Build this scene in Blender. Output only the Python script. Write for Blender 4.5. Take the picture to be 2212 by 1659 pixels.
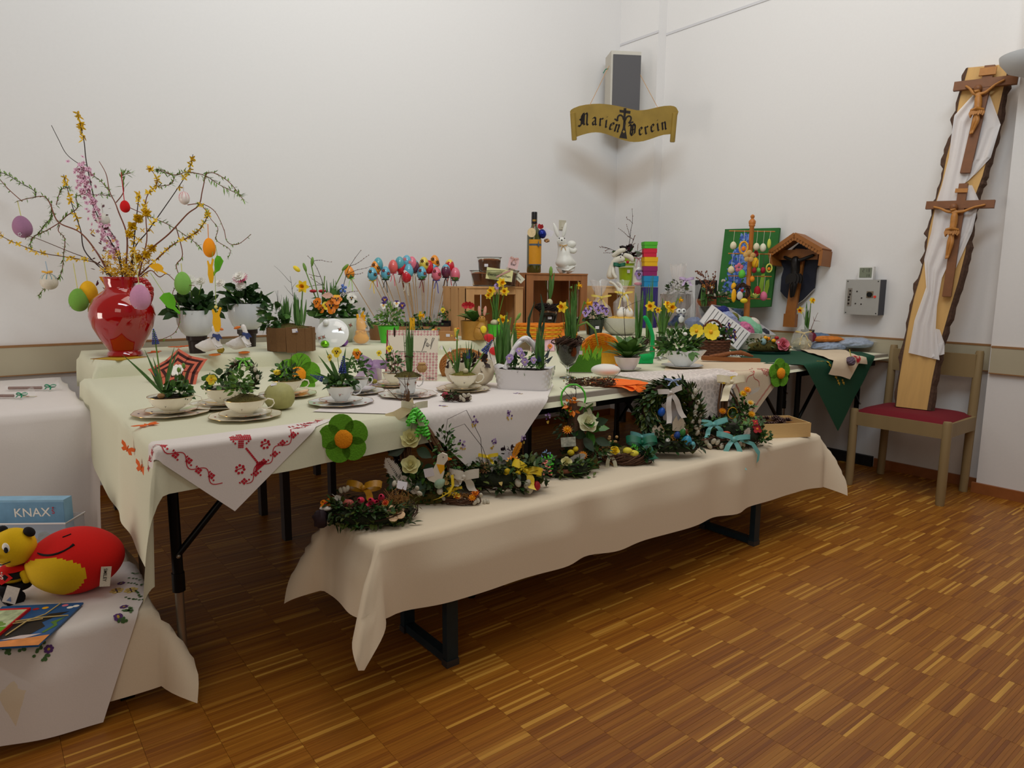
import bpy, math, random
import numpy as np
from mathutils import Vector, Matrix, Euler
V = Vector
R_ = math.radians
rnd = random.Random(7)
for o in list(bpy.data.objects): bpy.data.objects.remove(o)
SC = bpy.context.scene
COL = SC.collection
# ------------------------------------------------------------------ camera
F_PX, PITCH, ROLL, YAW, CAM_H = 1486.7, .1474, .0069, .6633, 1.3
FW = V((math.sin(YAW)*math.cos(PITCH), math.cos(YAW)*math.cos(PITCH), -math.sin(PITCH)))
_r0 = V((math.cos(YAW), -math.sin(YAW), 0)); _u0 = _r0.cross(FW)
RT = _r0*math.cos(ROLL)+_u0*math.sin(ROLL); UP = _u0*math.cos(ROLL)-_r0*math.sin(ROLL)
EYE = V((0, 0, CAM_H))
cd = bpy.data.cameras.new('camera'); cam = bpy.data.objects.new('camera', cd); COL.objects.link(cam)
cd.sensor_width = 36; cd.lens = 36*F_PX/2212; cd.clip_start = .05
cam.matrix_world = Matrix(((RT.x, UP.x, -FW.x, 0), (RT.y, UP.y, -FW.y, 0), (RT.z, UP.z, -FW.z, CAM_H), (0, 0, 0, 1)))
SC.camera = cam
# ------------------------------------------------------------------ light
vs = SC.view_settings
vs.view_transform = 'Standard'; vs.look = 'None'; vs.gamma = 1; vs.use_curve_mapping = False
vs.exposure = 0.0
w = bpy.data.worlds.new('world'); SC.world = w; w.use_nodes = True
w.node_tree.nodes['Background'].inputs[0].default_value = (1, .84, .68, 1)
w.node_tree.nodes['Background'].inputs[1].default_value = .18
def area(name, loc, target, sx, sy, power, col):
    l = bpy.data.lights.new(name, 'AREA'); l.shape = 'RECTANGLE'; l.size = sx; l.size_y = sy; l.energy = power; l.color = col
    o = bpy.data.objects.new(name, l); COL.objects.link(o); o.location = loc
    o.rotation_euler = (V(target)-V(loc)).to_track_quat('-Z', 'Y').to_euler(); return o
area('skylight', (2.4, 2.0, 5.4), (2.6, 2.2, 0), 3.6, 2.4, 76, (1, .92, .82))
area('clerestory', (.9, .5, 4.7), (3.4, 4.6, 5.3), 3.4, 1.0, 136, (.80, .92, 1))
area('under_table_fill', (-3.2, 3.9, .8), (2, 3.9, .5), 1.3, 1.4, 50, (1, .93, .84))  # added fill lamp out of view, brightens the floor beneath the tables
area('rear_window', (-1.6, -1.4, 3.2), (3.2, 3.4, 1.4), 2.2, 1.6, 22, (1, .86, .72))
# ------------------------------------------------------------------ pixel rays of the calibrated camera
def ray(x, y): return FW+RT*((x-1106)/F_PX)-UP*((y-829.5)/F_PX)
def at(x, y, z): d = ray(x, y); return EYE+d*((z-CAM_H)/d.z)
def atY(x, y, Y): d = ray(x, y); return EYE+d*(Y/d.y)
def atX(x, y, X): d = ray(x, y); return EYE+d*(X/d.x)
def px(n, p): return n*((V(p)-EYE).dot(FW))/F_PX          # n pixels at p, in metres
# ------------------------------------------------------------------ materials
MATS = {}
def lin(c): c = c/255; return c/12.92 if c <= .04045 else ((c+.055)/1.055)**2.4
def mat(key, rgb, rough=.6, metal=0, var=.12, scale=30, bump=0, alpha=1, trans=0, coat=0, emit=0, sheen=0, stretch=None, ior=1.45, sss=0):
    if key in MATS: return MATS[key]
    m = bpy.data.materials.new(key); m.use_nodes = True; nt = m.node_tree; b = nt.nodes['Principled BSDF']
    c = [lin(x) for x in rgb]+[1]
    b.inputs['Base Color'].default_value = c; b.inputs['Roughness'].default_value = rough; b.inputs['Metallic'].default_value = metal
    b.inputs['Alpha'].default_value = alpha; b.inputs['Transmission Weight'].default_value = trans; b.inputs['Coat Weight'].default_value = coat
    b.inputs['IOR'].default_value = ior; b.inputs['Sheen Weight'].default_value = sheen
    if sss: b.inputs['Subsurface Weight'].default_value = sss; b.inputs['Subsurface Radius'].default_value = (.02, .01, .006)
    if var or bump:
        tc = nt.nodes.new('ShaderNodeTexCoord'); n = nt.nodes.new('ShaderNodeTexNoise'); n.inputs['Scale'].default_value = scale; n.inputs['Detail'].default_value = 3
        src = tc.outputs['Object']
        if stretch:
            mp = nt.nodes.new('ShaderNodeMapping'); mp.inputs['Scale'].default_value = stretch; nt.links.new(src, mp.inputs[0]); src = mp.outputs[0]
        nt.links.new(src, n.inputs['Vector'])
        if var:
            mx = nt.nodes.new('ShaderNodeMix'); mx.data_type = 'RGBA'
            mx.inputs[6].default_value = [min(1, x*(1-var*1.6)) for x in c[:3]]+[1]; mx.inputs[7].default_value = [min(1, x*(1+var*1.2)) for x in c[:3]]+[1]
            nt.links.new(n.outputs['Fac'], mx.inputs[0]); nt.links.new(mx.outputs[2], b.inputs['Base Color'])
        if bump:
            bp = nt.nodes.new('ShaderNodeBump'); bp.inputs['Strength'].default_value = bump; bp.inputs['Distance'].default_value = .004
            nt.links.new(n.outputs['Fac'], bp.inputs['Height']); nt.links.new(bp.outputs[0], b.inputs['Normal'])
    MATS[key] = m; return m
def wood(key, rgb, dark=.55, scale=6, rough=.5, axis=(1, 1, .08)):
    return mat(key, rgb, rough, var=dark*.5, scale=scale*5, stretch=axis, bump=.15)
# ------------------------------------------------------------------ mesh builder
class MB:
    def __init__(s): s.v = []; s.f = []; s.m = []
    def add(s, vs, fs, mi=0, M=None):
        k = len(s.v)
        s.v += [tuple(M @ V(q)) for q in vs] if M is not None else [tuple(q) for q in vs]
        s.f += [tuple(i+k for i in f) for f in fs]; s.m += [mi]*len(fs); return s
    def box(s, c, d, mi=0, M=None, taper=1):
        x, y, z = d[0]/2, d[1]/2, d[2]/2; t = taper
        vs = [(-x, -y, -z), (x, -y, -z), (x, y, -z), (-x, y, -z), (-x*t, -y*t, z), (x*t, -y*t, z), (x*t, y*t, z), (-x*t, y*t, z)]
        vs = [(a+c[0], b+c[1], e+c[2]) for a, b, e in vs]
        return s.add(vs, [(0, 3, 2, 1), (4, 5, 6, 7), (0, 1, 5, 4), (1, 2, 6, 5), (2, 3, 7, 6), (3, 0, 4, 7)], mi, M)
    def tube(s, pts, r, n=6, mi=0, M=None, caps=True, flat=1):
        pts = [V(q) for q in pts]; N = len(pts); rs = r if isinstance(r, (list, tuple)) else [r]*N
        vs = []; up = None
        for i in range(N):
            t = (pts[min(i+1, N-1)]-pts[max(i-1, 0)])
            if t.length < 1e-9: t = V((0, 0, 1))
            t.normalize()
            if up is None: up = t.orthogonal().normalized()
            up = (up-t*up.dot(t)); up = up.normalized() if up.length > 1e-6 else t.orthogonal().normalized()
            bn = t.cross(up)
            for k in range(n):
                a = 2*math.pi*k/n; vs.append(pts[i]+up*(math.cos(a)*rs[i])+bn*(math.sin(a)*rs[i]*flat))
        fs = [(i*n+k, i*n+(k+1) % n, (i+1)*n+(k+1) % n, (i+1)*n+k) for i in range(N-1) for k in range(n)]
        if caps: fs += [tuple(range(n-1, -1, -1)), tuple((N-1)*n+k for k in range(n))]
        return s.add(vs, fs, mi, M)
    def lathe(s, prof, n=24, mi=0, M=None, wob=None, mis=None):
        vs = []
        for r, z in prof:
            for k in range(n):
                a = 2*math.pi*k/n; q = r*(wob(a, z) if wob else 1); vs.append((q*math.cos(a), q*math.sin(a), z))
        k0 = len(s.f); P = len(prof)
        for i in range(P-1):
            s.add([], [], 0)
        fs = []; ms = []
        for i in range(P-1):
            for k in range(n):
                fs.append((i*n+k, i*n+(k+1) % n, (i+1)*n+(k+1) % n, (i+1)*n+k)); ms.append(mis[i] if mis else mi)
        if prof[0][0] > 1e-4: fs.append(tuple(range(n-1, -1, -1))); ms.append(mis[0] if mis else mi)
        b = len(s.v); s.v += [tuple(M @ V(q)) for q in vs] if M is not None else vs
        s.f += [tuple(i+b for i in f) for f in fs]; s.m += ms; return s
    def prism(s, poly, z0, z1, mi=0, M=None):
        n = len(poly); vs = [(x, y, z0) for x, y in poly]+[(x, y, z1) for x, y in poly]
        return s.add(vs, [tuple(range(n-1, -1, -1)), tuple(range(n, 2*n))]+[(i, (i+1) % n, n+(i+1) % n, n+i) for i in range(n)], mi, M)
    def ell(s, c, r, mi=0, nu=12, nv=8, M=None, egg=0, noise=0):
        rx, ry, rz = r if isinstance(r, (tuple, list)) else (r, r, r); vs = []
        for j in range(nv+1):
            th = math.pi*j/nv; ct = -math.cos(th); st = math.sin(th)*(1-egg*ct)
            for k in range(nu):
                a = 2*math.pi*k/nu; q = 1+(rnd.uniform(-noise, noise) if noise and 0 < j < nv else 0)
                vs.append((c[0]+rx*st*math.cos(a)*q, c[1]+ry*st*math.sin(a)*q, c[2]+rz*ct*q))
        fs = [(j*nu+k, j*nu+(k+1) % nu, (j+1)*nu+(k+1) % nu, (j+1)*nu+k) for j in range(nv) for k in range(nu)]
        return s.add(vs, fs, mi, M)
    def leaf(s, b, d, L, W, bend=.2, mi=0, seg=3, up=None, cup=0, tip=0.0, wide=.45, M=None):
        """leaf blade from b along d, drooping by bend"""
        b = V(b); d = V(d).normalized(); up = V(up) if up else (V((0, 0, 1)) if abs(d.z) < .95 else V((1, 0, 0)))
        sd = d.cross(up)
        sd = sd.normalized() if sd.length > 1e-5 else d.orthogonal().normalized(); nr = sd.cross(d)
        vs = []
        for i in range(seg+1):
            t = i/seg; wv = W*.5*(math.sin(math.pi*min(1, max(.06, t**(math.log(.5)/math.log(wide))))) if t < 1 else tip)
            p = b+d*(L*t)+V((0, 0, -1))*(bend*L*t*t)
            vs += [p-sd*wv+nr*(cup*wv), p, p+sd*wv+nr*(cup*wv)]
        fs = []
        for i in range(seg):
            a = i*3; fs += [(a, a+1, a+4, a+3), (a+1, a+2, a+5, a+4)]
        return s.add(vs, fs, mi, M)
    def ribbon(s, pts, wdir, width, mi=0, M=None):
        vs = []; wd = V(wdir).normalized()*width/2
        for q in pts: vs += [V(q)-wd, V(q)+wd]
        return s.add(vs, [(2*i, 2*i+1, 2*i+3, 2*i+2) for i in range(len(pts)-1)], mi, M)
    def build(s, name, mats, parent=None, loc=None, rot=None, smooth=True, ang=.8, kind=None):
        me = bpy.data.meshes.new(name); me.from_pydata([tuple(q) for q in s.v], [], s.f)
        for m in (mats if isinstance(mats, (list, tuple)) else [mats]): me.materials.append(m)
        me.polygons.foreach_set('material_index', s.m)
        if smooth:
            me.shade_smooth(); me.set_sharp_from_angle(angle=ang)
        me.update()
        return link(name, me, parent, loc, rot, kind)
def link(name, me, parent=None, loc=None, rot=None, kind=None):
    o = bpy.data.objects.new(name, me); COL.objects.link(o)
    if loc is not None: o.location = loc
    if rot is not None: o.rotation_euler = rot
    if parent: o.parent = parent
    if kind: o['kind'] = kind
    return o
def thing(name, label, cat, loc=(0, 0, 0), rot=(0, 0, 0), group=None, scale=None):
    o = bpy.data.objects.new(name, None); COL.objects.link(o); o.empty_display_size = .05
    o.location = loc; o.rotation_euler = rot if isinstance(rot, (tuple, list, Euler)) else (0, 0, rot)
    if scale: o.scale = (scale,)*3
    return tag(o, label, cat, group)
def tag(o, label, cat, group=None):
    o['label'] = label; o['category'] = cat
    if group: o['group'] = group
    return o
def struct(o): o['kind'] = 'structure'; return o
def TR(loc=(0, 0, 0), rot=(0, 0, 0), sc=1):
    return Matrix.Translation(V(loc)) @ Euler(rot).to_matrix().to_4x4() @ Matrix.Scale(sc, 4)
def face(loc): return -YAW       # turns local -Y back along the photographer's line of sight
# ------------------------------------------------------------------ setting
BW, RW, RC = 4.7076, 5.03, 4.92
m_wall = mat('plaster', (226, 223, 221), .9, var=.015, scale=60, bump=.05)
m_rail = mat('rail_board', (178, 168, 143), .6, var=.03, scale=8)
m_edge = mat('rail_edge', (150, 108, 66), .5, var=.1, scale=20)
m_base = wood('skirting_wood', (150, 88, 42), .3, 4, .45, (.1, 1, 1))
m_dark = mat('dark_duct', (18, 16, 16), .6, var=0)
def sbox(name, a, b, m, parent=None):
    c = [(a[i]+b[i])/2 for i in range(3)]; d = [abs(b[i]-a[i]) for i in range(3)]
    o = MB().box((0, 0, 0), d).build(name, m, parent, c, smooth=False)
    if not parent: struct(o)
    return o
sbox('wall_back', (-3, BW, 0), (5.4, BW+.2, 6), m_wall)
sbox('wall_right', (RW, -1, 0), (RW+.2, BW, 6), m_wall)
sbox('wall_corner', (RC, 4.26, 0), (RW, BW, 6), m_wall)
sbox('wall_pilaster', (4.92, -1, 0), (RW, 1.515, 6), m_wall)
zr = .933
def rail(name, a, b):
    r = sbox(name, a, b, m_rail); ax = 0 if b[0]-a[0] > b[1]-a[1] else 1
    d = [b[i]-a[i]+.004*(i != 2) for i in range(3)]; d[2] = .012
    MB().box((0, 0, 0), d).build('edge_strip', m_edge, r, (0, 0, (b[2]-a[2])/2+.006), smooth=False)
    d = list(d); d[2] = .006
    MB().box((0, 0, 0), d).build('edge_strip', m_edge, r, (0, 0, -(b[2]-a[2])/2-.003), smooth=False)
rail('trim_1', (-3, BW-.02, zr-.165), (RC, BW, zr-.012))
rail('trim_2', (RW-.02, 1.515, zr-.165), (RW, 4.26, zr-.012))
rail('trim_3', (4.90, -1, zr-.165), (4.92, 1.505, zr-.012))
sbox('baseboard_back', (-3, BW-.018, 0), (RC, BW, .065), m_base)
sbox('baseboard_corner', (RC-.018, 4.24, 0), (RC, BW-.018, .065), m_base)
sbox('baseboard_right', (RW-.018, 1.515, 0), (RW, 2.19, .065), m_base)
sbox('baseboard_duct', (RW-.03, 2.2, 0), (RW, 4.24, .075), m_dark)
sbox('baseboard_pilaster', (4.90, -1, 0), (4.92, 1.535, .065), m_base)
sbox('ledge_shade_strip_1', (RW-.006, -1, 3.455), (RW, 4.26, 3.475), mat('ledge_shade', (206, 204, 206), .9, var=0))  # shadow line of the wall ledge, put into the strip's grey colour
sbox('ledge_shade_strip_2', (RC-.006, 4.253, 3.455), (RC, BW, 3.475), MATS['ledge_shade'])  # same coloured-in ledge shadow, carried on over the corner column
# floor: mosaic parquet, staves 18 cm long laid in rows; the nearest ones are single pieces
def ramp_mat(key, src):
    m = bpy.data.materials.new(key); m.use_nodes = True; nt = m.node_tree; b = nt.nodes['Principled BSDF']
    b.inputs['Roughness'].default_value = .38; b.inputs['Specular IOR Level'].default_value = .35
    if src == 'obj': s = nt.nodes.new('ShaderNodeObjectInfo').outputs['Random']
    else: a = nt.nodes.new('ShaderNodeAttribute'); a.attribute_name = 'tone'; s = a.outputs['Fac']
    r = nt.nodes.new('ShaderNodeValToRGB'); e = r.color_ramp.elements
    for p, c in ((0, (118, 66, 18)), (.2, (134, 80, 22)), (.7, (142, 88, 25)), (.86, (152, 98, 31)), (1, (190, 140, 60))):
        q = e[0] if p == 0 else e[len(e)-1] if p == 1 else e.new(p)
        q.color = [lin(x) for x in c]+[1]
    nt.links.new(s, r.inputs[0])
    tc = nt.nodes.new('ShaderNodeTexCoord'); mp = nt.nodes.new('ShaderNodeMapping'); mp.inputs['Scale'].default_value = (6, 160, 60)
    geo = nt.nodes.new('ShaderNodeNewGeometry')
    nt.links.new(geo.outputs['Position'], mp.inputs[0]); n = nt.nodes.new('ShaderNodeTexNoise'); n.inputs['Scale'].default_value = 1; n.inputs['Detail'].default_value = 4
    nt.links.new(mp.outputs[0], n.inputs['Vector'])
    mx = nt.nodes.new('ShaderNodeMix'); mx.data_type = 'RGBA'; mx.blend_type = 'MULTIPLY'; mx.inputs[0].default_value = .55
    nt.links.new(r.outputs[0], mx.inputs[6]); nt.links.new(n.outputs['Fac'], mx.inputs[7])
    bc = nt.nodes.new('ShaderNodeMix'); bc.data_type = 'RGBA'; bc.blend_type = 'MULTIPLY'; bc.inputs[0].default_value = 1
    nt.links.new(mx.outputs[2], bc.inputs[6]); bc.inputs[7].default_value = (1.66, 1.7, 1.62, 1)
    nt.links.new(bc.outputs[2], b.inputs['Base Color'])
    return m
m_st = ramp_mat('parquet_piece', 'obj'); m_sm = ramp_mat('parquet_field', 'attr')
floor = struct(MB().box((1, 2, -.06), (9, 8, .1)).build('floor', mat('subfloor', (70, 38, 16), .6, var=.1), smooth=False))
pitch = .18; rows = []
for i in range(-8, 30):
    x0 = 1.173+pitch*(i-6); y = -.2+rnd.random()*.02
    while y < BW:
        wd = rnd.choice((.0085, .0095, .0105, .0105, .0115, .012, .016)); rows.append((x0, y, wd, rnd.random())); y += wd
vis = []
for s in rows:
    d = V((s[0]+.09, s[1]+s[2]/2, 0))-EYE; z = d.dot(FW)
    if z < .2: continue
    ux = 1106+F_PX*d.dot(RT)/z; uy = 829.5-F_PX*d.dot(UP)/z
    if -250 < ux < 2460 and uy < 1950: vis.append((z, ux, uy, s))
vis.sort(key=lambda q: q[0] if (420 < q[1] < 2200 and 900 < q[2] < 1655) else 99)
near = vis[:300]; far = vis[300:]
g = .0004
sm = MB().box((.09, 0, 0), (pitch-g*2, 1, .01), 0).build('stave', m_st, floor, smooth=False); me_st = sm.data; bpy.data.objects.remove(sm)
for z, ux, uy, (x0, y, wd, t) in near:
    o = link('stave', me_st, floor, (x0, y+wd/2, -.005+rnd.uniform(-.0004, .0002))); o.scale = (1, wd-g, 1)
fv = []; ff = []; ft = []
for z, ux, uy, (x0, y, wd, t) in far:
    k = len(fv); h = rnd.uniform(-.0004, .0002); a, b, c, d = x0+g, x0+pitch-g, y+g/2, y+wd-g/2
    fv += [(a, c, h), (b, c, h), (b, d, h), (a, d, h), (a, c, -.01), (b, c, -.01), (b, d, -.01), (a, d, -.01)]
    ff += [(k, k+1, k+2, k+3), (k, k+4, k+5, k+1), (k+1, k+5, k+6, k+2), (k+2, k+6, k+7, k+3), (k+3, k+7, k+4, k)]; ft += [t]*5
me = bpy.data.meshes.new('stave_field'); me.from_pydata(fv, [], ff); at_ = me.attributes.new('tone', 'FLOAT', 'FACE'); at_.data.foreach_set('value', ft)
me.materials.append(m_sm); link('stave_field', me, floor, kind='stuff')
# ------------------------------------------------------------------ cloth folding over a table edge
def draper(rect, top, flare=.03, cflare=.25, rip=.0, freq=9, ph=0):
    xl, xr, yf, yb = rect
    def f(u, v, e=0.0):
        cx, cy = min(max(u, xl), xr), min(max(v, yf), yb); a, b = u-cx, v-cy; r = math.hypot(a, b)
        if r < 1e-9: return V((u, v, top+.0015+e))
        c = 2*abs(a*b)/(r*r); sdir = v if abs(a) > abs(b) else u
        if c > .02: sdir = sdir+math.atan2(b, a)*.15
        k = min(r, .01); o = k+max(0, r-.008)*(flare+cflare*c)+rip*min(1, r/.12)*(.5+.5*math.sin(sdir*freq*6.283+ph+2*math.sin(sdir*7)))
        return V((cx+a/r*(o+e), cy+b/r*(o+e), top+.0015+e*max(0, 1-r/.02)-r+min(r, .01)*.35))
    return f
def cloth(name, label, fn, corners, n, m, m2=None, e=0.0, wav=0, parent=None):
    c = [V((*q, 0)) for q in corners]; nx, ny = n; vs = []
    for j in range(ny+1):
        for i in range(nx+1):
            s, t = i/nx, j/ny; q = (c[0]*(1-s)+c[1]*s)*(1-t)+(c[3]*(1-s)+c[2]*s)*t
            p = fn(q.x, q.y, e)
            if wav: p = p+V((0, 0, wav*.5*(1+math.sin(q.x*23+q.y*9)*math.cos(q.y*17-q.x*5))))
            vs.append(p)
    fs = [(j*(nx+1)+i, j*(nx+1)+i+1, (j+1)*(nx+1)+i+1, (j+1)*(nx+1)+i) for j in range(ny) for i in range(nx)]
    o = MB().add(vs, fs).build(name, m, parent, ang=3.0)
    if label: tag(o, label, 'tablecloth')
    return o
TOP, TIER, BT, RIS = .825, .905, .505, .93
m_blk = mat('black_steel', (16, 16, 17), .35, .6, var=.05)
m_alu = mat('telescopic_steel', (150, 140, 128), .35, .85, var=.06)
m_bronze = mat('grey_steel', (74, 72, 74), .45, .7, var=.08)
m_lam = mat('laminate', (168, 160, 148), .45, var=.03)
def folding_table(label, x0, x1, y0, y1, z, legs, lo=.34, sq=False, brace=True):
    t = thing('folding_table', label, 'table', ((x0+x1)/2, (y0+y1)/2, 0)); ox, oy = (x0+x1)/2, (y0+y1)/2
    MB().box((0, 0, z-.013), (x1-x0, y1-y0, .024)).build('tabletop', m_lam, t, smooth=False)
    MB().box((0, y0-oy+.07, z-.055), (x1-x0-.1, .02, .06)).build('apron', m_blk, t, smooth=False)
    MB().box((0, y1-oy-.07, z-.055), (x1-x0-.1, .02, .06)).build('apron', m_blk, t, smooth=False)
    for lx, ly in legs:
        b = MB(); X, Y = lx-ox, ly-oy
        if sq: b.box((X, Y, (z-.03)/2), (.035, .05, z-.03), 0)
        else:
            b.tube([(X, Y, z-.03), (X, Y, lo+.03)], .0165, 10); b.tube([(X, Y, lo+.06), (X, Y, lo)], .0195, 10)
            b.tube([(X, Y, lo), (X, Y, .012)], .0135, 10, 1); b.tube([(X, Y, .012), (X, Y, 0)], .0165, 10)
        b.build('leg', [m_bronze if sq else m_blk, m_alu], t)
        if brace:
            sx = 1 if lx < ox else -1
            br = MB().tube([(X, Y-.012, .46), (X+sx*.3, Y-.012, z-.04)], .0105, 8).build('brace', m_blk, t)
            MB().ell((X, Y-.024, .46), .007, 0, 8, 5).build('bolt', m_alu, br)
    return t
folding_table('folding table with mint cloth, cups and bowls, beside the toy table', .40, 1.66, 2.14, 2.94, TOP, [(.434, 2.235), (1.54, 2.235), (.434, 2.86), (1.54, 2.86)])
folding_table('folding table under the cloth with small violets', 1.68, 2.86, 2.14, 2.94, TOP, [(1.80, 2.86), (2.69, 2.235), (2.69, 2.86), (1.80, 2.5)])
folding_table('folding table under the linen cloth with red stitching', 2.88, 3.88, 2.14, 2.94, TOP, [(3.05, 2.86), (3.80, 2.235), (3.80, 2.86)])
folding_table('folding table under the dark green cloth near the chair', 3.90, 4.98, 2.14, 2.94, TOP, [(4.0, 2.235), (4.92, 2.3), (4.0, 2.86), (4.92, 2.86)])
folding_table('dark-legged table behind the mint-clothed cup table', .50, 2.66, 2.96, 3.82, TOP, [(1.16, 3.33), (1.19, 3.78), (2.55, 3.3), (1.76, 3.25)], sq=True, brace=False)
folding_table('dark-legged table behind the middle of the display', 2.70, 4.85, 2.96, 3.82, TOP, [(2.85, 3.0), (2.95, 3.7), (4.7, 3.3)], sq=True, brace=False)
folding_table('raised back table along the wall', .46, 4.86, 3.83, 4.45, TIER, [(.56, 4.38), (1.75, 4.38), (3.3, 4.38), (4.75, 4.38), (1.65, 3.9), (3.2, 3.9)], sq=True, brace=False)
m_mint = mat('mint_cloth', (214, 212, 186), .85, var=.03, scale=200, bump=.05, sheen=.05)
m_white = mat('white_linen', (226, 218, 214), .85, var=.02, scale=220, bump=.06, sheen=.05)
m_cream = mat('cream_linen', (225, 209, 184), .85, var=.02, scale=220, bump=.06, sheen=.05)
m_ecru = mat('ecru_linen', (213, 193, 165), .88, var=.04, scale=260, bump=.1, sheen=.05)
m_green = mat('bottle_green_cloth', (4, 66, 42), .85, var=.06, scale=120)
fT = draper((.385, 4.99, 2.125, 3.83), TOP, .05, .16, .010, 2.0)
cloth('tablecloth', 'mint green cloth over the cup table, hanging in a point by the leg', fT, [(-.04, 1.97), (1.72, 2.03), (1.75, 3.83), (.1, 3.83)], (56, 60), m_mint, wav=.0015)
fM = draper((.385, 4.98, 2.135, 3.83), TOP, .03, .2, .0)
cloth('tablecloth', 'mint green cloth under the stemmed glass and white soap', fM, [(1.70, 2.085), (4.985, 2.10), (4.98, 3.83), (1.72, 3.83)], (60, 24), m_mint, e=-.0008)
fR = draper((.45, 4.87, 3.822, 4.455), TIER, .02, .3, .004, 3)
cloth('tablecloth', 'mint green cloth over the raised back table with the red jug', fR, [(.25, 3.735), (4.86, 3.735), (4.86, 4.48), (.25, 4.48)], (90, 26), m_mint, wav=.001)
ri = thing('display_riser', 'mint-covered low box raising the gifts in the room corner', 'display riser', (4.165, 3.565, TOP+.003))
MB().box((0, 0, .05), (1.40, .49, .098)).build('box_body', m_mint, ri, smooth=False)
# ------------------------------------------------------------------ embroidered and laced covers
m_red = mat('red_thread', (188, 22, 44), .8, var=.05)
class Dec:                                   # stitched marks laid on a cloth in its own flat coordinates
    def __init__(s, fn, org, ux, e): s.fn, s.o, s.u = fn, V((*org, 0)), V((*ux, 0)).normalized(); s.w = V((-s.u.y, s.u.x, 0)); s.e = e; s.b = MB()
    def q(s, x, y): p = s.o+s.u*x+s.w*y; return s.fn(p.x, p.y, s.e)
    def rect(s, x, y, w, h, mi=0): s.b.add([s.q(x, y), s.q(x+w, y), s.q(x+w, y+h), s.q(x, y+h)], [(0, 1, 2, 3)], mi)
    def line(s, pts, w, mi=0):
        for (a, b), (c, d) in zip(pts, pts[1:]):
            L = math.hypot(c-a, d-b) or 1; nx, ny = -(d-b)/L*w/2, (c-a)/L*w/2
            s.b.add([s.q(a-nx, b-ny), s.q(c-nx, d-ny), s.q(c+nx, d+ny), s.q(a+nx, b+ny)], [(0, 1, 2, 3)], mi)
    def disc(s, x, y, r, mi=0, n=9, ry=None, ro=0):
        ry = ry or r; c, k = math.cos(ro), math.sin(ro)
        s.b.add([s.q(x+r*math.cos(t)*c-ry*math.sin(t)*k, y+r*math.cos(t)*k+ry*math.sin(t)*c) for t in [6.2832*i/n for i in range(n)]], [tuple(range(n))], mi)
    def done(s, name, mats, parent): return s.b.build(name, mats, parent, smooth=False, kind='stuff')
def diamond(tip, half, rot=0, len2=None):
    """square cloth whose corner 'tip' (flat coords) points to the front; side length half"""
    a = R_(45+rot); L2 = len2 or half
    A = V((*tip, 0)); u = V((math.cos(a), math.sin(a), 0))*half; w = V((-math.sin(a), math.cos(a), 0))*L2
    c = [A, A+u, A+u+w, A+w]; return [(q.x, q.y) for q in c], (math.cos(a), math.sin(a))
# red cross-stitch cloth (folded to a triangle over the front edge)
fX = draper((.385, 4.99, 2.118, 3.8), TOP, .05, .25)
tri = [(.25, 2.20), (.575, 1.895), (.965, 2.215), (.61, 2.207)]
c1 = cloth('tablecloth', 'white cloth with red cross-stitch border hanging in a point over the table edge', fX, tri, (40, 40), m_white, e=.003)
def stitch_border(d, L, inset, step=.040, skip=0):
    n = int(L/step)
    for i in range(skip, n):
        x = i*step; s = -1 if i % 2 else 1; q = .0072
        for a, b in ((0, 0), (q*1.15, q*1.15), (q*1.15, 0), (0, q*1.15)):
            if (a, b) != (0, 0) or True: d.rect(x+a-q, inset+s*.004+b-q, q, q)
        d.rect(x-.013, inset+s*.004+.004, .004, .006); d.rect(x+.011, inset+s*.004-.009, .005, .005)
        pts = [(x+t*step/6, inset-s*.0135*math.sin(math.pi*t/6+.4)) for t in range(7)]; d.line(pts, .0026)
tip = V((.575, 1.895)); rr = V((.965, 2.215)); ll = V((.25, 2.20))
d = Dec(fX, tip, rr-tip, .0042); stitch_border(d, (rr-tip).length, .042, skip=2)
# tree motif
o = (.165, .15); C45 = math.cos(.785)
def dg(i, j, c=.0047):                        # stitched grid turned so that the motif stands upright in the hanging point
    return (o[0]+(i*C45+j*C45)*c*1.18, o[1]+(-i*C45+j*C45)*c*1.18)
for i in range(-5, 6):
    for j in range(-5, 6):
        if i*i+j*j < 30 and ((i+j) % 2 == 0 or abs(i) < 2 or abs(j) < 2) and not (abs(i) == 2 and abs(j) > 1): x, y = dg(i, j); d.rect(x-.0025, y-.0025, .005, .005)
for k in range(9): x, y = dg(3+k*.75, -6-k*.95); d.rect(x-.003, y-.003, .006, .006)
for k in range(5):
    for e in range(-k, k+1): x, y = dg(9+k*.55+e*.7, -14-k*.55+e*.6); d.rect(x-.003, y-.003, .006, 0.005)
for a, b in (dg(10, -3, .0062), dg(0, -13, .0062)):
    for k in range(7): d.disc(a+.012*math.cos(k*.9), b+.012*math.sin(k*.9), .0045, 0, 6)
    d.line([(a-.011, b+.008), (a+.013, b-.005)], .003)
for a, b in ((.33, .075), (.365, .065), (.39, .055)):
    for k in range(4): d.disc(a+.008*math.cos(k*1.6), b+.008*math.sin(k*1.6), .004, 0, 6)
d.done('red_stitching', [m_red], c1)
d = Dec(fX, ll, tip-ll, .0042); stitch_border(d, (ll-tip).length-.05, .042, skip=1); d.done('red_stitching', [m_red], c1)
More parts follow.
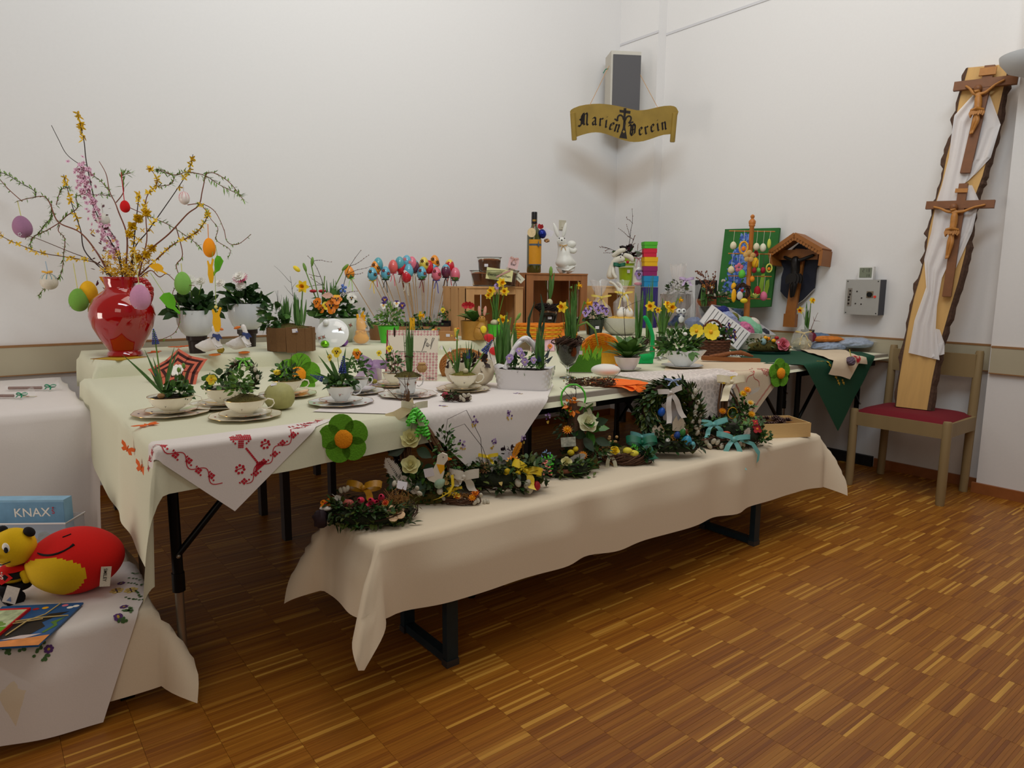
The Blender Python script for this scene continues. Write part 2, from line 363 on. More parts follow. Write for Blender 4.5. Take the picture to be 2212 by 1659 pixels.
# violet cloth
fV = draper((.385, 4.99, 2.116, 3.8), TOP, .045, .2, .006, 1.6)
cs, ux = diamond((1.52, 1.795), .82)
c2 = cloth('tablecloth', 'white cloth embroidered with small violets hanging below the white basket', fV, cs, (44, 44), m_white, e=.0035, wav=.001)
m_vio = mat('violet_thread', (92, 52, 118), .8); m_yel = mat('yellow_thread', (196, 160, 60), .8); m_lil = mat('lilac_thread', (176, 150, 196), .8)
d = Dec(fV, (0, 0), (1, 0), .005)
for P in [(958, 880), (1018, 910), (1094, 896), (1056, 957), (1175, 905), (1120, 950), (990, 960), (1120, 853)]:
    q = atY(*P, 2.12)
    u, v = (q.x, 2.116-(TOP-q.z)) if q.z < TOP else tuple(at(*P, TOP)[:2])
    for k in range(9):
        a = rnd.uniform(0, 6.28); r = rnd.uniform(.003, .017); d.disc(u+r*math.cos(a), v+r*math.sin(a)+.005, .0042, 0 if k % 2 else 2, 6)
    for k in range(4): d.disc(u+rnd.uniform(-.014, .01), v-.014+rnd.uniform(-.006, .004), .004, 1, 6)
d.done('violet_stitching', [m_vio, m_yel, m_lil], c2)
# lace cover
def lace_mat():
    m = mat('lace', (226, 214, 208), .9, var=0); nt = m.node_tree; b = nt.nodes['Principled BSDF']
    tc = nt.nodes.new('ShaderNodeTexCoord'); v = nt.nodes.new('ShaderNodeTexVoronoi'); v.inputs['Scale'].default_value = 34; v.feature = 'DISTANCE_TO_EDGE'
    nt.links.new(tc.outputs['Object'], v.inputs['Vector']); r = nt.nodes.new('ShaderNodeValToRGB'); r.color_ramp.elements[0].position = .03; r.color_ramp.elements[0].color = (1, 1, 1, 1)
    r.color_ramp.elements[1].position = .16; r.color_ramp.elements[1].color = (.72, .72, .72, 1); nt.links.new(v.outputs['Distance'], r.inputs[0]); nt.links.new(r.outputs[0], b.inputs['Alpha']); return m
m_lace = lace_mat()
fL = draper((.385, 4.99, 2.117, 3.8), TOP, .06, .2, .008, 2.2)
cs = [(2.52, 2.0), (3.02, 1.93), (3.20, 2.28), (2.55, 2.5)]
c3 = cloth('tablecloth', 'white lace cover with scalloped edge beside the standing wreath', fL, cs, (40, 30), m_lace, e=.009)
d = Dec(fL, cs[0], V(cs[1])-V(cs[0]), .0095); L = (V(cs[1])-V(cs[0])).length
for i in range(9): d.disc(L*(i+.5)/9, -.004, .032, 0, 14)
d.done('scallop_edge', [m_lace], c3)
d = Dec(fL, cs[1], V(cs[2])-V(cs[1]), .0095); L = (V(cs[2])-V(cs[1])).length
for i in range(6): d.disc(L*(i+.5)/6, -.004, .032, 0, 14)
d.done('scallop_edge', [m_lace], c3)
# ecru linen with red stitching
fE = draper((.385, 4.99, 2.120, 3.8), TOP, .035, .2, .006, 1.8)
cs, ux = diamond((3.27, 1.84), .66, -8)
c4 = cloth('tablecloth', 'natural linen cloth with red embroidery beneath the brown driftwood strip', fE, cs, (40, 40), m_ecru, e=.003, wav=.001)
d = Dec(fE, cs[0], ux, .0045)
for off in (0, .006): d.line([(i*.02, .03+off+.003*(i % 2)) for i in range(31)], .0022)
d.done('red_stitching', [m_red], c4)
d = Dec(fE, cs[0], ux, .0045)
for off in (0, .006): d.line([(.03+off+.003*(i % 2), i*.02) for i in range(31)], .0022)
for cx, cy in ((.30, .13), (.14, .33)):
    for k in range(6):
        a = k*1.047; x, y = cx+.026*math.cos(a), cy+.026*math.sin(a)
        for r in (.013, .006): d.line([(x+r*math.cos(t*.7), y+r*math.sin(t*.7)) for t in range(10)], .0026)
d.line([(.11+.02*i, .20+.012*math.sin(i*1.1)) for i in range(12)], .0028); d.line([(.19+.012*math.sin(i*1.3), .10+.02*i) for i in range(14)], .0028)
d.done('red_stitching', [m_red], c4)
# bottle-green cloth with yellow appliques
fG = draper((.385, 4.99, 2.119, 3.8), TOP, .04, .2, .004, 2)
cs, ux = diamond((4.24, 1.67), .9, -2)
c5 = cloth('tablecloth', 'dark green cloth with yellow ornaments hanging in a long point', fG, cs, (40, 40), m_green, e=.0035)
m_yor = mat('yellow_applique', (190, 158, 50), .8, var=.2, scale=80)
d = Dec(fG, cs[0], ux, .0055)
for k in range(5):
    for x, y in ((.20, .24+k*.055), (.24+k*.055, .20)):
        for i in range(7): d.disc(x+.006*math.sin(i*1.6), y+(i-3)*.0062, .0058, 0, 7)
d.done('yellow_ornaments', [m_yor], c5)
# ------------------------------------------------------------------ bench with cream cloth
m_blue = mat('blue_green_steel', (26, 46, 56), .4, .3, var=.15, scale=40)
be = thing('beer_bench', 'long low bench with blue-green folding legs under the cream cloth', 'bench', (2.22, 2.01, 0))
MB().box((0, 0, BT-.016), (2.55, .34, .028)).build('seat_board', wood('bench_wood', (190, 140, 80)), be, smooth=False)
for X in (1.19, 3.0):
    b = MB(); x = X-2.22
    for y in (-.155, .14): b.box((x, y, .2375), (.045, .028, .475), 0)
    b.box((x, 0, .02), (.035, .29, .03), 0); b.box((x, 0, .465), (.04, .29, .02), 0)
    lg = b.build('leg', m_blue, be, smooth=False)
    for y in (-.155, .14): MB().box((x, y, .012), (.05, .034, .024)).build('foot_cap', m_bronze, lg, smooth=False)
    MB().tube([(x, 0, .42), (x+(.3 if x < 0 else -.3), 0, .45)], .008).build('stay', m_blue, lg)
fB = draper((.92, 3.51, 1.832, 2.19), BT, .05, .42, .035, 1.5, .6)
cloth('tablecloth', 'cream cloth draped over the long low bench', fB, [(.69, 1.60), (3.66, 1.545), (3.70, 2.36), (.63, 2.34)], (110, 36), m_cream, wav=.001)
# ------------------------------------------------------------------ side table and toy table on the side of the window
folding_table('table under the plain white cloth beside the mint cloth', -1.2, .34, 3.52, 4.62, .745, [(-.9, 3.7), (.25, 3.7), (-.9, 4.5), (.25, 4.5)], brace=False)
fS = draper((-1.22, .36, 3.50, 4.64), .745, .035, .3, .015, 1.2)
cloth('tablecloth', 'plain white cloth over the table with gift wrapped pens', fS, [(-1.22, 2.95), (.42, 2.93), (.62, 4.64), (-1.22, 4.64)], (50, 50), m_white, wav=.001)
tt = thing('low_table', 'low table under the flower-stitched cloth with toys', 'table', (-.5, 2.62, 0))
MB().box((0, 0, .285), (1.7, .74, .025)).build('tabletop', m_lam, tt, smooth=False)
for x in (-.78, .78):
    for y in (-.3, .3): MB().box((x, y, .14), (.04, .04, .28)).build('leg', m_blk, tt, smooth=False)
fY = draper((-1.36, .36, 2.245, 2.995), .30, .07, .5, .03, 1.7, 1.0)
cloth('tablecloth', 'cream undercloth of the toy table reaching the floor', fY, [(-1.36, 1.985), (.50, 2.0), (.58, 3.1), (-1.36, 3.1)], (70, 36), m_cream)
fZ = draper((-1.36, .365, 2.24, 3.0), .303, .10, .35, .02, 1.3, .2)
c6 = cloth('tablecloth', 'white cloth with green and violet flower stitching under the toys', fZ, [(-.80, 2.06), (.20, 1.945), (.47, 2.62), (-.42, 3.0)], (50, 40), m_white, e=.004)
m_gst = mat('green_thread', (72, 108, 60), .8)
d = Dec(fZ, (0, 0), (1, 0), .0055)
def toyuv(P):
    q = at(*P, .306)
    if q.y >= 2.24: return q.x, q.y
    q = atY(*P, 2.2); return q.x, 2.24-(.3-q.z)
for P in [(262, 1262), (268, 1313), (260, 1348), (107, 1413), (95, 1380)]:
    u, v = toyuv(P)
    for k in range(7): a = k*.9; d.disc(u+.008*math.cos(a), v+.008*math.sin(a), .0046, 0, 7)
    d.disc(u, v, .0036, 1, 7)
for P in [(252, 1278), (283, 1277)]:
    u, v = toyuv(P)
    for k in range(6): a = k*1.05; d.disc(u+.012*math.cos(a), v+.014*math.sin(a), .009, 2, 8)
    d.disc(u, v, .004, 0, 7)
for P, Q in [((278, 1252), (330, 1258)), ((278, 1262), (322, 1268)), ((285, 1240), (330, 1245)), ((270, 1294), (305, 1298)), ((295, 1278), (305, 1292)), ((275, 1327), (290, 1333)), ((262, 1356), (275, 1352)), ((10, 1410), (20, 1428)), ((45, 1420), (65, 1400)), ((75, 1425), (95, 1400)), ((95, 1432), (104, 1424)), ((280, 1315), (288, 1332))]:
    a, b = toyuv(P), toyuv(Q)
    for k in range(8):
        t = k/7; d.disc(a[0]*(1-t)+b[0]*t+rnd.uniform(-.005, .005), a[1]*(1-t)+b[1]*t+rnd.uniform(-.005, .005), .0045, 3, 6)
d.done('flower_stitching', [m_vio, m_yel, mat('pale_yellow_thread', (226, 200, 120), .8), m_gst], c6)
# ------------------------------------------------------------------ helpers for traced outlines with a real plane
class Plane:
    def __init__(s, p, n, up=(0, 0, 1)):
        s.p = V(p); s.n = V(n).normalized(); s.x = V(up).cross(s.n).normalized(); s.y = s.n.cross(s.x)   # x to the viewer's right when n looks at the viewer
        s.M = Matrix(((s.x.x, s.y.x, s.n.x, s.p.x), (s.x.y, s.y.y, s.n.y, s.p.y), (s.x.z, s.y.z, s.n.z, s.p.z), (0, 0, 0, 1)))
        s.I = s.M.inverted()
    def hit(s, X, Y, off=0):
        d = ray(X, Y); t = (s.p+s.n*off-EYE).dot(s.n)/d.dot(s.n); return EYE+d*t
    def uv(s, X, Y, off=0): q = s.I @ s.hit(X, Y, off); return (q.x, q.y)
    def poly(s, pts, off=0): return [s.uv(a, b, off) for a, b in pts]
    def empty(s, name, label, cat, group=None):
        o = thing(name, label, cat, s.p, s.M.to_euler(), group); return o
def crop(ox, oy, k): return lambda pts: [(ox+a/k, oy+b/k) for a, b in pts]
def skin(name, nodes, edges, m, parent, sub=2, M=None, kind=None):
    me = bpy.data.meshes.new(name); me.from_pydata([tuple(M @ V(q[:3])) if M else q[:3] for q in nodes], edges, [])
    o = link(name, me, parent, kind=kind); md = o.modifiers.new('skin', 'SKIN'); md.use_smooth_shade = True
    for i, q in enumerate(nodes): me.skin_vertices[0].data[i].radius = (q[3], q[3] if len(q) < 5 else q[4])
    me.skin_vertices[0].data[0].use_root = True
    if sub: s = o.modifiers.new('sub', 'SUBSURF'); s.levels = sub; s.render_levels = sub
    me.materials.append(m); return o
def chain(n, start=0): return [(i, i+1) for i in range(start, start+n-1)]
def beam(b, a, c, w, z0, z1, mi=0):
    a, c = V((a[0], a[1], 0)), V((c[0], c[1], 0)); t = (c-a).normalized(); n = V((-t.y, t.x, 0))*w/2
    b.prism([((a-n).x, (a-n).y), ((c-n).x, (c-n).y), ((c+n).x, (c+n).y), ((a+n).x, (a+n).y)], z0, z1, mi)
# ------------------------------------------------------------------ loudspeaker and wooden sign in the corner
m_gold = mat('old_gold_paint', (148, 120, 48), .55, var=.22, scale=9)
m_ink = mat('black_brown_ink', (30, 18, 12), .6, var=0)
m_grille = mat('speaker_cloth', (92, 90, 92), .9, var=.25, scale=300)
m_box = mat('speaker_case', (196, 190, 178), .6, var=.03)
c = EYE+ray(1351, 190)*((4.66*.5+4.38*.5)/((ray(1351, 190).x+ray(1351, 190).y)/2)); fz = face(c)+.12
sp = thing('loudspeaker', 'grey-fronted loudspeaker mounted high in the room corner', 'loudspeaker', c, fz)
s = px(1, c)
MB().box((0, .10, 0), (66*s, .20, 150*s)).build('case', m_box, sp, smooth=False)
MB().box((1.5*s, -.004, -3*s), (61*s, .012, 140*s)).build('grille', m_grille, sp, smooth=False)
MB().box((0, .24, .1), (.04, .1, .06)).build('wall_bracket', m_blk, sp, smooth=False)
MB().tube([(-33*s, .1, 45*s), (-40*s, .08, 42*s), (-45*s, .08, 34*s)], .004).build('green_wire', mat('green_wire', (30, 120, 90)), sp)
c = EYE+ray(1348, 268)*(4.30/ray(1348, 268).x); PS = Plane(c, EYE-c+V((.35, -.2, 0)))
sg = PS.empty('hanging_sign', 'gold scroll-shaped wooden sign lettered in black blackletter', 'sign')
k = crop(1200, 100, 7.373)
ol = [(230, 1040), (250, 1010), (290, 985), (380, 950), (480, 930), (590, 918), (700, 915), (790, 920), (870, 930), (985, 950), (1100, 975), (1200, 1000), (1300, 1020), (1380, 1018), (1450, 1010), (1545, 990), (1640, 965), (1735, 950), (1830, 945), (1885, 955), (1920, 975), (1955, 1040), (1860, 1405), (1820, 1400), (1720, 1410), (1640, 1432), (1560, 1460), (1480, 1487), (1400, 1510), (1320, 1522), (1250, 1525), (1175, 1517), (1100, 1500), (1025, 1478), (950, 1450), (875, 1422), (800, 1395), (720, 1376), (640, 1370), (570, 1376), (500, 1390), (420, 1412), (340, 1440), (300, 1440)]
MB().prism(PS.poly(k(ol)), -.012, .012).build('board', m_gold, sg, smooth=False)
for a, b in (((272, 1055), (300, 1500)), ((1905, 1055), (1862, 1530))):
    P, Q = [V((*PS.uv(*k([q])[0], .02), .014)) for q in (a, b)]; r = px(5.6, c)
    MB().tube([P, P*.98+Q*.02, Q*.98+P*.02, Q], [r*.6, r, r, r*.7], 14).build('scroll_roll', m_gold, sg)
b = MB()
def nib(pts, x, y, sc, rot, w=.19, ang=40, sh=0):
    n = V((math.cos(R_(ang)), math.sin(R_(ang)), 0))*w/2; c_, s_ = math.cos(rot), math.sin(rot)
    def T(q): return (x+(q.x*c_-q.y*s_)*sc, y+(q.x*s_+q.y*c_)*sc, .0132)
    for p, q in zip(pts, pts[1:]):
        p, q = V((*p, 0)), V((*q, 0))
        L = (q-p).length; n2 = V((-(q-p).y, (q-p).x, 0))/L*.03
        b.add([T(p-n-n2), T(q-n-n2), T(q+n+n2), T(p+n+n2), T(p-n+n2), T(q-n+n2), T(q+n-n2), T(p+n-n2)], [(0, 1, 2, 3), (4, 5, 6, 7)], 0)
GL = {'i': [[(0, .85), (.1, .93), (.12, .1), (.25, .06)], [(.1, 1.3), (.16, 1.36)]],
      'n': [[(0, .85), (.1, .93), (.12, .08), (.2, .05)], [(.14, .75), (.38, .97), (.48, .82), (.48, .1), (.6, .05)]],
      'r': [[(0, .85), (.1, .93), (.12, .08), (.24, .06)], [(.14, .75), (.34, .97), (.44, .84)]],
      'e': [[(.34, .97), (.12, .75), (.1, .2), (.25, .02), (.46, .18)], [(.34, .97), (.48, .78), (.14, .5)]],
      'a': [[(.06, .78), (.24, .97), (.44, .85), (.44, .12), (.58, .04)], [(.44, .6), (.12, .42), (.1, .16), (.24, .02), (.44, .2)]],
      'M': [[(-.25, .0), (.0, -.1), (.12, .3), (.12, 1.1), (.32, 1.45)], [(-.1, .75), (.1, .62)], [(.32, 1.45), (.42, 1.3), (.42, .2), (.52, .08)], [(.45, 1.2), (.68, 1.48), (.8, 1.3), (.78, .2), (.95, .06)], [(.25, 1.3), (.25, .15)]],
      'V': [[(-.05, 1.1), (.12, 1.35), (.26, 1.15), (.2, .3), (.4, .02)], [(.2, 1.1), (.55, 1.4), (.74, 1.15), (.72, .3), (.4, .02)], [(.46, 1.3), (.46, .2)], [(.3, .7), (.62, .7)]]}
sc = px(16.6, c)
for ch, X, Y, ro in [('M', 395, 1262, -.02), ('a', 578, 1256, -.02), ('r', 690, 1268, -.08), ('i', 782, 1296, -.12), ('e', 842, 1322, -.3), ('n', 925, 1352, -.3), ('V', 1165, 1425, .0), ('e', 1325, 1418, .1), ('r', 1425, 1405, .14), ('e', 1515, 1370, .14), ('i', 1620, 1352, .14), ('n', 1692, 1335, .12)]:
    u = PS.uv(*k([(X, Y)])[0], .012)
    for st in GL[ch]: nib(st, u[0], u[1], sc*(1.05 if ch in 'MV' else 1), ro)
b.build('lettering', m_ink, sg, smooth=False, kind='stuff')
b = MB()
def pol(pts, mi=0, z=.0136): b.prism(PS.poly(k(pts), .012), z-.001, z, mi)
pol([(1085, 985), (1130, 985), (1112, 1150), (1120, 1250), (1095, 1200), (1078, 1250), (1082, 1150)])
pol([(1020, 1010), (1195, 1030), (1190, 1075), (1020, 1050)])
pol([(1082, 1180), (1118, 1180), (1112, 1290), (1140, 1475), (1015, 1455), (1070, 1300)])
def arc(pts, w):
    for (a0, b0), (a1, b1) in zip(pts, pts[1:]):
        L = math.hypot(a1-a0, b1-b0); nx, ny = -(b1-b0)/L*w/2, (a1-a0)/L*w/2
        pol([(a0-nx, b0-ny), (a1-nx, b1-ny), (a1+nx, b1+ny), (a0+nx, b0+ny)])
arc([(1085, 1170), (1070, 1115), (1030, 1090), (995, 1115), (985, 1160), (990, 1190), (940, 1155)], 26)
arc([(1110, 1180), (1130, 1130), (1170, 1105), (1205, 1130), (1200, 1175), (1165, 1225), (1240, 1205)], 26)
pol([(1085, 1335), (1110, 1358), (1088, 1385), (1066, 1358)], 1, .0145)
b.build('tree_emblem', [m_ink, m_gold], sg, smooth=False)
for a, e in (((545, 940), (855, 310)), ((1632, 985), (1350, 455))):
    P = PS.hit(*k([a])[0], .014); Q = PS.hit(*k([e])[0], -.05); i = PS.I
    MB().tube([i @ P, i @ Q], .0022, 5).build('hanging_cord', mat('cord_tan', (190, 140, 80)), sg)
# wall socket plate, control box, thermometer
q = atY(1215, 486, BW-.006)
o = tag(MB().box((0, 0, 0), (px(18, q), .012, px(20, q))).build('wall_switch', mat('aged_plastic', (196, 190, 168), .5, var=.04), loc=q, smooth=False), 'small beige wall plate above the white ceramic rabbit', 'wall plate')
MB().box((0, -.007, 0), (px(10, q), .004, px(11, q))).build('rocker', mat('aged_plastic2', (206, 200, 180), .5), o, smooth=False)
q = atX(1868, 642, RW-.05); w_, h_ = .235, .245
cb = thing('control_box', 'grey metal control box with knobs on the wall', 'control box', (RW-.045, q.y, q.z), (0, 0, -math.pi/2))
MB().box((0, 0, 0), (w_, .09, h_)).build('housing', mat('charcoal_metal', (58, 58, 66), .5, .2), cb, smooth=False)
fp = MB().box((0, -.048, 0), (w_, .006, h_)).build('front_panel', mat('panel_grey', (164, 162, 158), .45, .3, var=.03), cb, smooth=False)
for x, z in ((-.105, .11), (.105, .11), (-.105, -.11), (.105, -.11)): MB().tube([(x, -.05, z), (x, -.0525, z)], .004, 8).build('screw', m_blk, fp)
MB().tube([(.055, -.05, .02), (.055, -.065, .02)], .017, 14).build('rotary_knob', m_blk, cb)
MB().box((.055, -.052, .02), (.045, .003, .045)).build('knob_plate', mat('brown_plate', (120, 105, 85)), cb, smooth=False)
MB().tube([(.09, -.05, .005), (.09, -.055, .005)], .009, 10).build('red_button', mat('signal_red', (220, 50, 30), .4), cb)
MB().box((-.085, -.052, .0), (.03, .003, .125)).build('switch_strip', mat('strip_grey', (128, 120, 110)), cb, smooth=False)
for z in (.045, .02, 0, -.02, -.045): MB().tube([(-.085+.006*(1 if z > 0 else -1), -.053, z), (-.085, -.058, z)], .006, 8).build('switch', m_ink, cb)
for x, z in ((-.035, .04), (0, -.005), (-.04, -.045), (0, -.048)): MB().tube([(x, -.05, z), (x, -.0535, z)], .005, 8).build('indicator', m_ink, cb)
th = thing('thermometer', 'white digital thermometer standing on the grey control box', 'thermometer', (RW-.04, q.y+.005, q.z+h_/2+.045), (0, 0, -math.pi/2))
MB().box((0, 0, 0), (.105, .03, .09)).build('body', mat('white_plastic', (220, 218, 214), .4, var=0), th, smooth=False)
sc_ = MB().box((0, -.016, .004), (.085, .003, .068)).build('display', mat('lcd', (118, 124, 104), .3, var=0), th, smooth=False)
b = MB()
def seg7(b, x, z, dg, s):
    S = {'0': 'abcdef', '1': 'bc', '2': 'abged', '3': 'abgcd', '8': 'abcdefg', '9': 'abcdfg'}[dg]
    L = {'a': (0, 1, .6, .12), 'g': (0, 0, .6, .12), 'd': (0, -1, .6, .12), 'b': (.36, .5, .12, .8), 'c': (.36, -.5, .12, .8), 'f': (-.36, .5, .12, .8), 'e': (-.36, -.5, .12, .8)}
    for q in S: a, c, w, h = L[q]; b.box((x+a*s, -.0182, z+c*s), (w*s, .001, h*s))
seg7(b, -.016, .02, '2', .011); seg7(b, .004, .02, '1', .011); seg7(b, .024, .02, '8', .011); seg7(b, .01, -.016, '3', .008); seg7(b, .026, -.016, '8', .008)
b.build('digits', m_ink, sc_, smooth=False)
# uplighter at the picture's border: shade of a wall lamp on the pilaster
q = atX(2240, 142, 4.80)
wl = thing('wall_lamp', 'grey bowl-shaped wall lamp beside the tall wooden plank', 'lamp', (4.92, q.y, q.z))
MB().lathe([(.001, -.06), (.06, -.055), (.12, -.03), (.16, .02), (.165, .05), (.155, .05), (.11, -.02), (.001, -.045)], 28).build('bowl_shade', mat('lamp_grey', (196, 198, 200), .6, var=0), wl, (-.17, 0, 0))
MB().box((-.03, 0, -.02), (.05, .05, .05)).build('wall_arm', m_alu, wl, smooth=False)
# ------------------------------------------------------------------ chair with the plank and crucifixes
m_chair = mat('olive_brown_wood', (146, 124, 86), .5, var=.1, scale=12, stretch=(1, 1, .2))
m_seat = mat('red_upholstery', (112, 14, 28), .95, var=.12, scale=160, bump=.2)
ch = thing('chair', 'brown wooden chair with dark red seat carrying the plank', 'chair', (4.68, 1.815, 0))
for x, y in ((-.235, .272), (-.235, -.272)): MB().tube([(x, y, 0), (x, y, .05), (x, y, .49), (x, y, .505)], [.023, .026, .026, .022], 12).build('leg', m_chair, ch)
for y in (.265, -.245): MB().tube([(.20, y, 0), (.215, y, .45), (.225, y, .62), (.24, y, .88), (.24, y, .895)], [.024, .026, .026, .024, .02], 12).build('leg', m_chair, ch)
b = MB()
for y in (.272, -.262): b.box((-.01, y, .445), (.43, .026, .085))
for x in (-.235, .21): b.box((x, .005, .445), (.026, .52, .085))
b.build('seat_frame', m_chair, ch, smooth=False)
b = MB(); N = 14
for j in range(N+1):
    for i in range(N+1):
        u, v = i/N*2-1, j/N*2-1; h = (1-u**6)*(1-v**6); b.v.append((-.015+u*.225, .005+v*.262*(1-.03*u), .488+.032*h**.5))
b.f = [(j*(N+1)+i, j*(N+1)+i+1, (j+1)*(N+1)+i+1, (j+1)*(N+1)+i) for j in range(N) for i in range(N)]; b.m = [0]*len(b.f)
b.box((-.015, .005, .482), (.44, .515, .016)); b.build('seat_cushion', m_seat, ch)
b = MB(); b.box((.222, .01, .80), (.022, .49, .145)); b.build('backrest', m_chair, ch, smooth=False)
# plank
P0 = V((4.64, 1.79, .522)); P1 = V((4.925, 1.70, 2.61)); dl = (P1-P0).normalized(); hh = V((.16, -1, 0)).normalized(); nn = hh.cross(dl)
if nn.x > 0: nn = -nn
PL = Plane(P0, nn, dl)
m_plank = mat('fresh_sawn_wood', (206, 162, 96), .6, var=.12, scale=14, stretch=(3, .25, 1)); m_bark = mat('bark', (84, 60, 46), .95, var=.4, scale=60, bump=.8)
pk = PL.empty('wooden_plank', 'tall live-edge wooden plank with bark leaning on the wall', 'plank')
Lp = [(1935, 878), (1940, 830), (1950, 770), (1962, 700), (1975, 640), (1990, 590), (2000, 545), (2006, 500), (2020, 440), (2035, 390), (2044, 340), (2058, 290), (2072, 215), (2091, 146)]
Rp = [(2003, 886), (2014, 820), (2030, 745), (2050, 675), (2070, 610), (2086, 545), (2094, 480), (2108, 420), (2123, 380), (2136, 330), (2150, 270), (2166, 200), (2180, 138)]
po = PL.poly(Lp)+PL.poly(Rp)[::-1]
MB().prism(po, -.06, 0).build('board', m_plank, pk, smooth=False)
def barkstrip(E, side):
    b = MB(); vs = []; n = len(E)-1; K = 60
    for i in range(K+1):
        t = i/K*n; a = min(int(t), n-1); f = t-a; u = [E[a][q]*(1-f)+E[a+1][q]*f for q in (0, 1)]
        j = rnd.uniform(-.006, .006)+(rnd.choice((0, 0, .012)) if side < 0 else 0); o = side*(.012+j)
        vs += [(u[0]-side*.001, u[1], .003), (u[0]+o, u[1], -.006), (u[0]+o*1.3+side*(.01 if side > 0 else 0), u[1], -.04), (u[0]-side*.001, u[1], -.062)]
    b.add(vs, [(4*i+q, 4*i+q+1, 4*i+q+5, 4*i+q+4) for i in range(K) for q in range(3)])
    return b.build('bark_edge', m_bark, pk, smooth=False)
barkstrip(PL.poly(Lp), -1); barkstrip(PL.poly(Rp), 1)
# tulle
m_tulle = mat('white_tulle', (232, 228, 228), .9, var=.02, alpha=.78)
tu = PL.empty('tulle_drape', 'sheer white tulle draped down the leaning plank', 'drape')
def sheet(Ls, Rs, off, amp, fr, name):
    A = [V((*PL.uv(*q, off), 0)) for q in Ls]; B = [V((*PL.uv(*q, off), 0)) for q in Rs]; K = 44; W = 14; vs = []
    def sm(E, t):
        t *= len(E)-1; i = min(int(t), len(E)-2); f = t-i; f = f*f*(3-2*f); return E[i]*(1-f)+E[i+1]*f
    for j in range(K+1):
        a, c_ = sm(A, j/K), sm(B, j/K)
        for i in range(W+1):
            q = a*(1-i/W)+c_*(i/W); q.z = off+amp*(math.sin(i/W*fr*6.28+j*.12)+.5*math.sin(i*1.1+j*.3)); vs.append(q)
    MB().add(vs, [(j*(W+1)+i, j*(W+1)+i+1, (j+1)*(W+1)+i+1, (j+1)*(W+1)+i) for j in range(K) for i in range(W)]).build(name, m_tulle, tu, ang=3)
sheet([(2102, 205), (2062, 250), (2055, 300), (2050, 340), (2035, 400), (2022, 440), (2012, 500), (1996, 560), (2000, 620), (1975, 690), (1962, 762)], [(2118, 225), (2105, 280), (2100, 320), (2088, 380), (2080, 420), (2075, 480), (2062, 540), (2035, 600), (2025, 660), (2022, 710), (2030, 778)], .016, .007, 2.5, 'hanging_fold')
sheet([(2112, 215), (2100, 290), (2090, 350), (2080, 400)], [(2138, 205), (2162, 270), (2140, 340), (2108, 375)], .014, .006, 2, 'hanging_fold')
sheet([(2072, 400), (2070, 450), (2058, 520), (2045, 590)], [(2100, 400), (2116, 435), (2100, 500), (2060, 590)], .014, .006, 2, 'hanging_fold')
sheet([(2022, 710), (2020, 745), (2012, 772)], [(2030, 712), (2040, 740), (2040, 765)], .016, .004, 1, 'hanging_fold')
m_cross = wood('cross_wood', (122, 74, 36), .3, 5, .5); m_corpus = mat('carved_limewood', (176, 116, 48), .5, var=.15, scale=40)
def crucifix(label, v0, v1, h0, h1, w, joints, m_c, plane=PL, off=.03, loin=None):
    t = plane.empty('crucifix', label, 'crucifix'); b = MB()
    U = lambda q: plane.uv(*q, off); W = px(w, plane.p)
    beam(b, U(v0), U(v1), W, off-.012, off+.012); b.build('upright', m_cross, t, smooth=False)
    b = MB(); beam(b, U(h0), U(h1), W, off-.010, off+.014); b.build('crossbar', m_cross, t, smooth=False)
    z = off+.03; J = {q: (*plane.uv(*joints[q], z), z) for q in joints}; s = px(1, plane.p)
    def nd(q, r, dz=0): return (J[q][0], J[q][1], J[q][2]+dz, r*s)
    mid = lambda a, c, f=.5: tuple(J[a][i]*(1-f)+J[c][i]*f for i in range(3))
    N = [nd('chest', 7.5), nd('hips', 6.5), nd('neck', 3), nd('head', 5.5, .012),
         (J['neck'][0]*.7+J['hl'][0]*.3, J['neck'][1]*.85+J['hl'][1]*.15-.004, z, 3.2*s), (*mid('neck', 'hl', .65), 2.4*s), nd('hl', 2.2, -.01),
         (J['neck'][0]*.7+J['hr'][0]*.3, J['neck'][1]*.85+J['hr'][1]*.15-.004, z, 3.2*s), (*mid('neck', 'hr', .65), 2.4*s), nd('hr', 2.2, -.01),
         (J['knee'][0]-.008, J['knee'][1], z+.012, 3.8*s), (J['feet'][0]-.004, J['feet'][1]+.02, z, 2.4*s), (J['feet'][0]-.004, J['feet'][1], z+.008, 2*s),
         (J['knee'][0]+.010, J['knee'][1]+.004, z+.016, 3.8*s), (J['feet'][0]+.006, J['feet'][1]+.022, z+.004, 2.4*s), (J['feet'][0]+.004, J['feet'][1]+.002, z+.012, 2*s)]
    E = [(0, 1), (0, 2), (2, 3), (2, 4), (4, 5), (5, 6), (2, 7), (7, 8), (8, 9), (1, 10), (10, 11), (11, 12), (1, 13), (13, 14), (14, 15)]
    fg = skin('corpus', N, E, m_c, t)
    h = J['hips']; b = MB()
    for i in range(9): a = -1.3+i*.33; b.leaf((h[0]+.028*math.sin(a), h[1]+.012, z+.028*math.cos(a)), (math.sin(a)*.3, -1, .1), .036+.006*(i % 2), .02, 0, up=(0, 0, 1))
    b.tube([(h[0]-.03, h[1]+.008, z+.01), (h[0], h[1]+.012, z+.036), (h[0]+.03, h[1]+.008, z+.01)], .010)
    b.ell((h[0]-.028, h[1]-.014, z+.01), (.008, .022, .008)); b.build('loincloth', m_c, t)
    b = MB(); q = J['head']; b.ell((q[0], q[1]+.006, q[2]), (.023, .024, .02)); b.build('hair', m_cross, t)
    return t, J
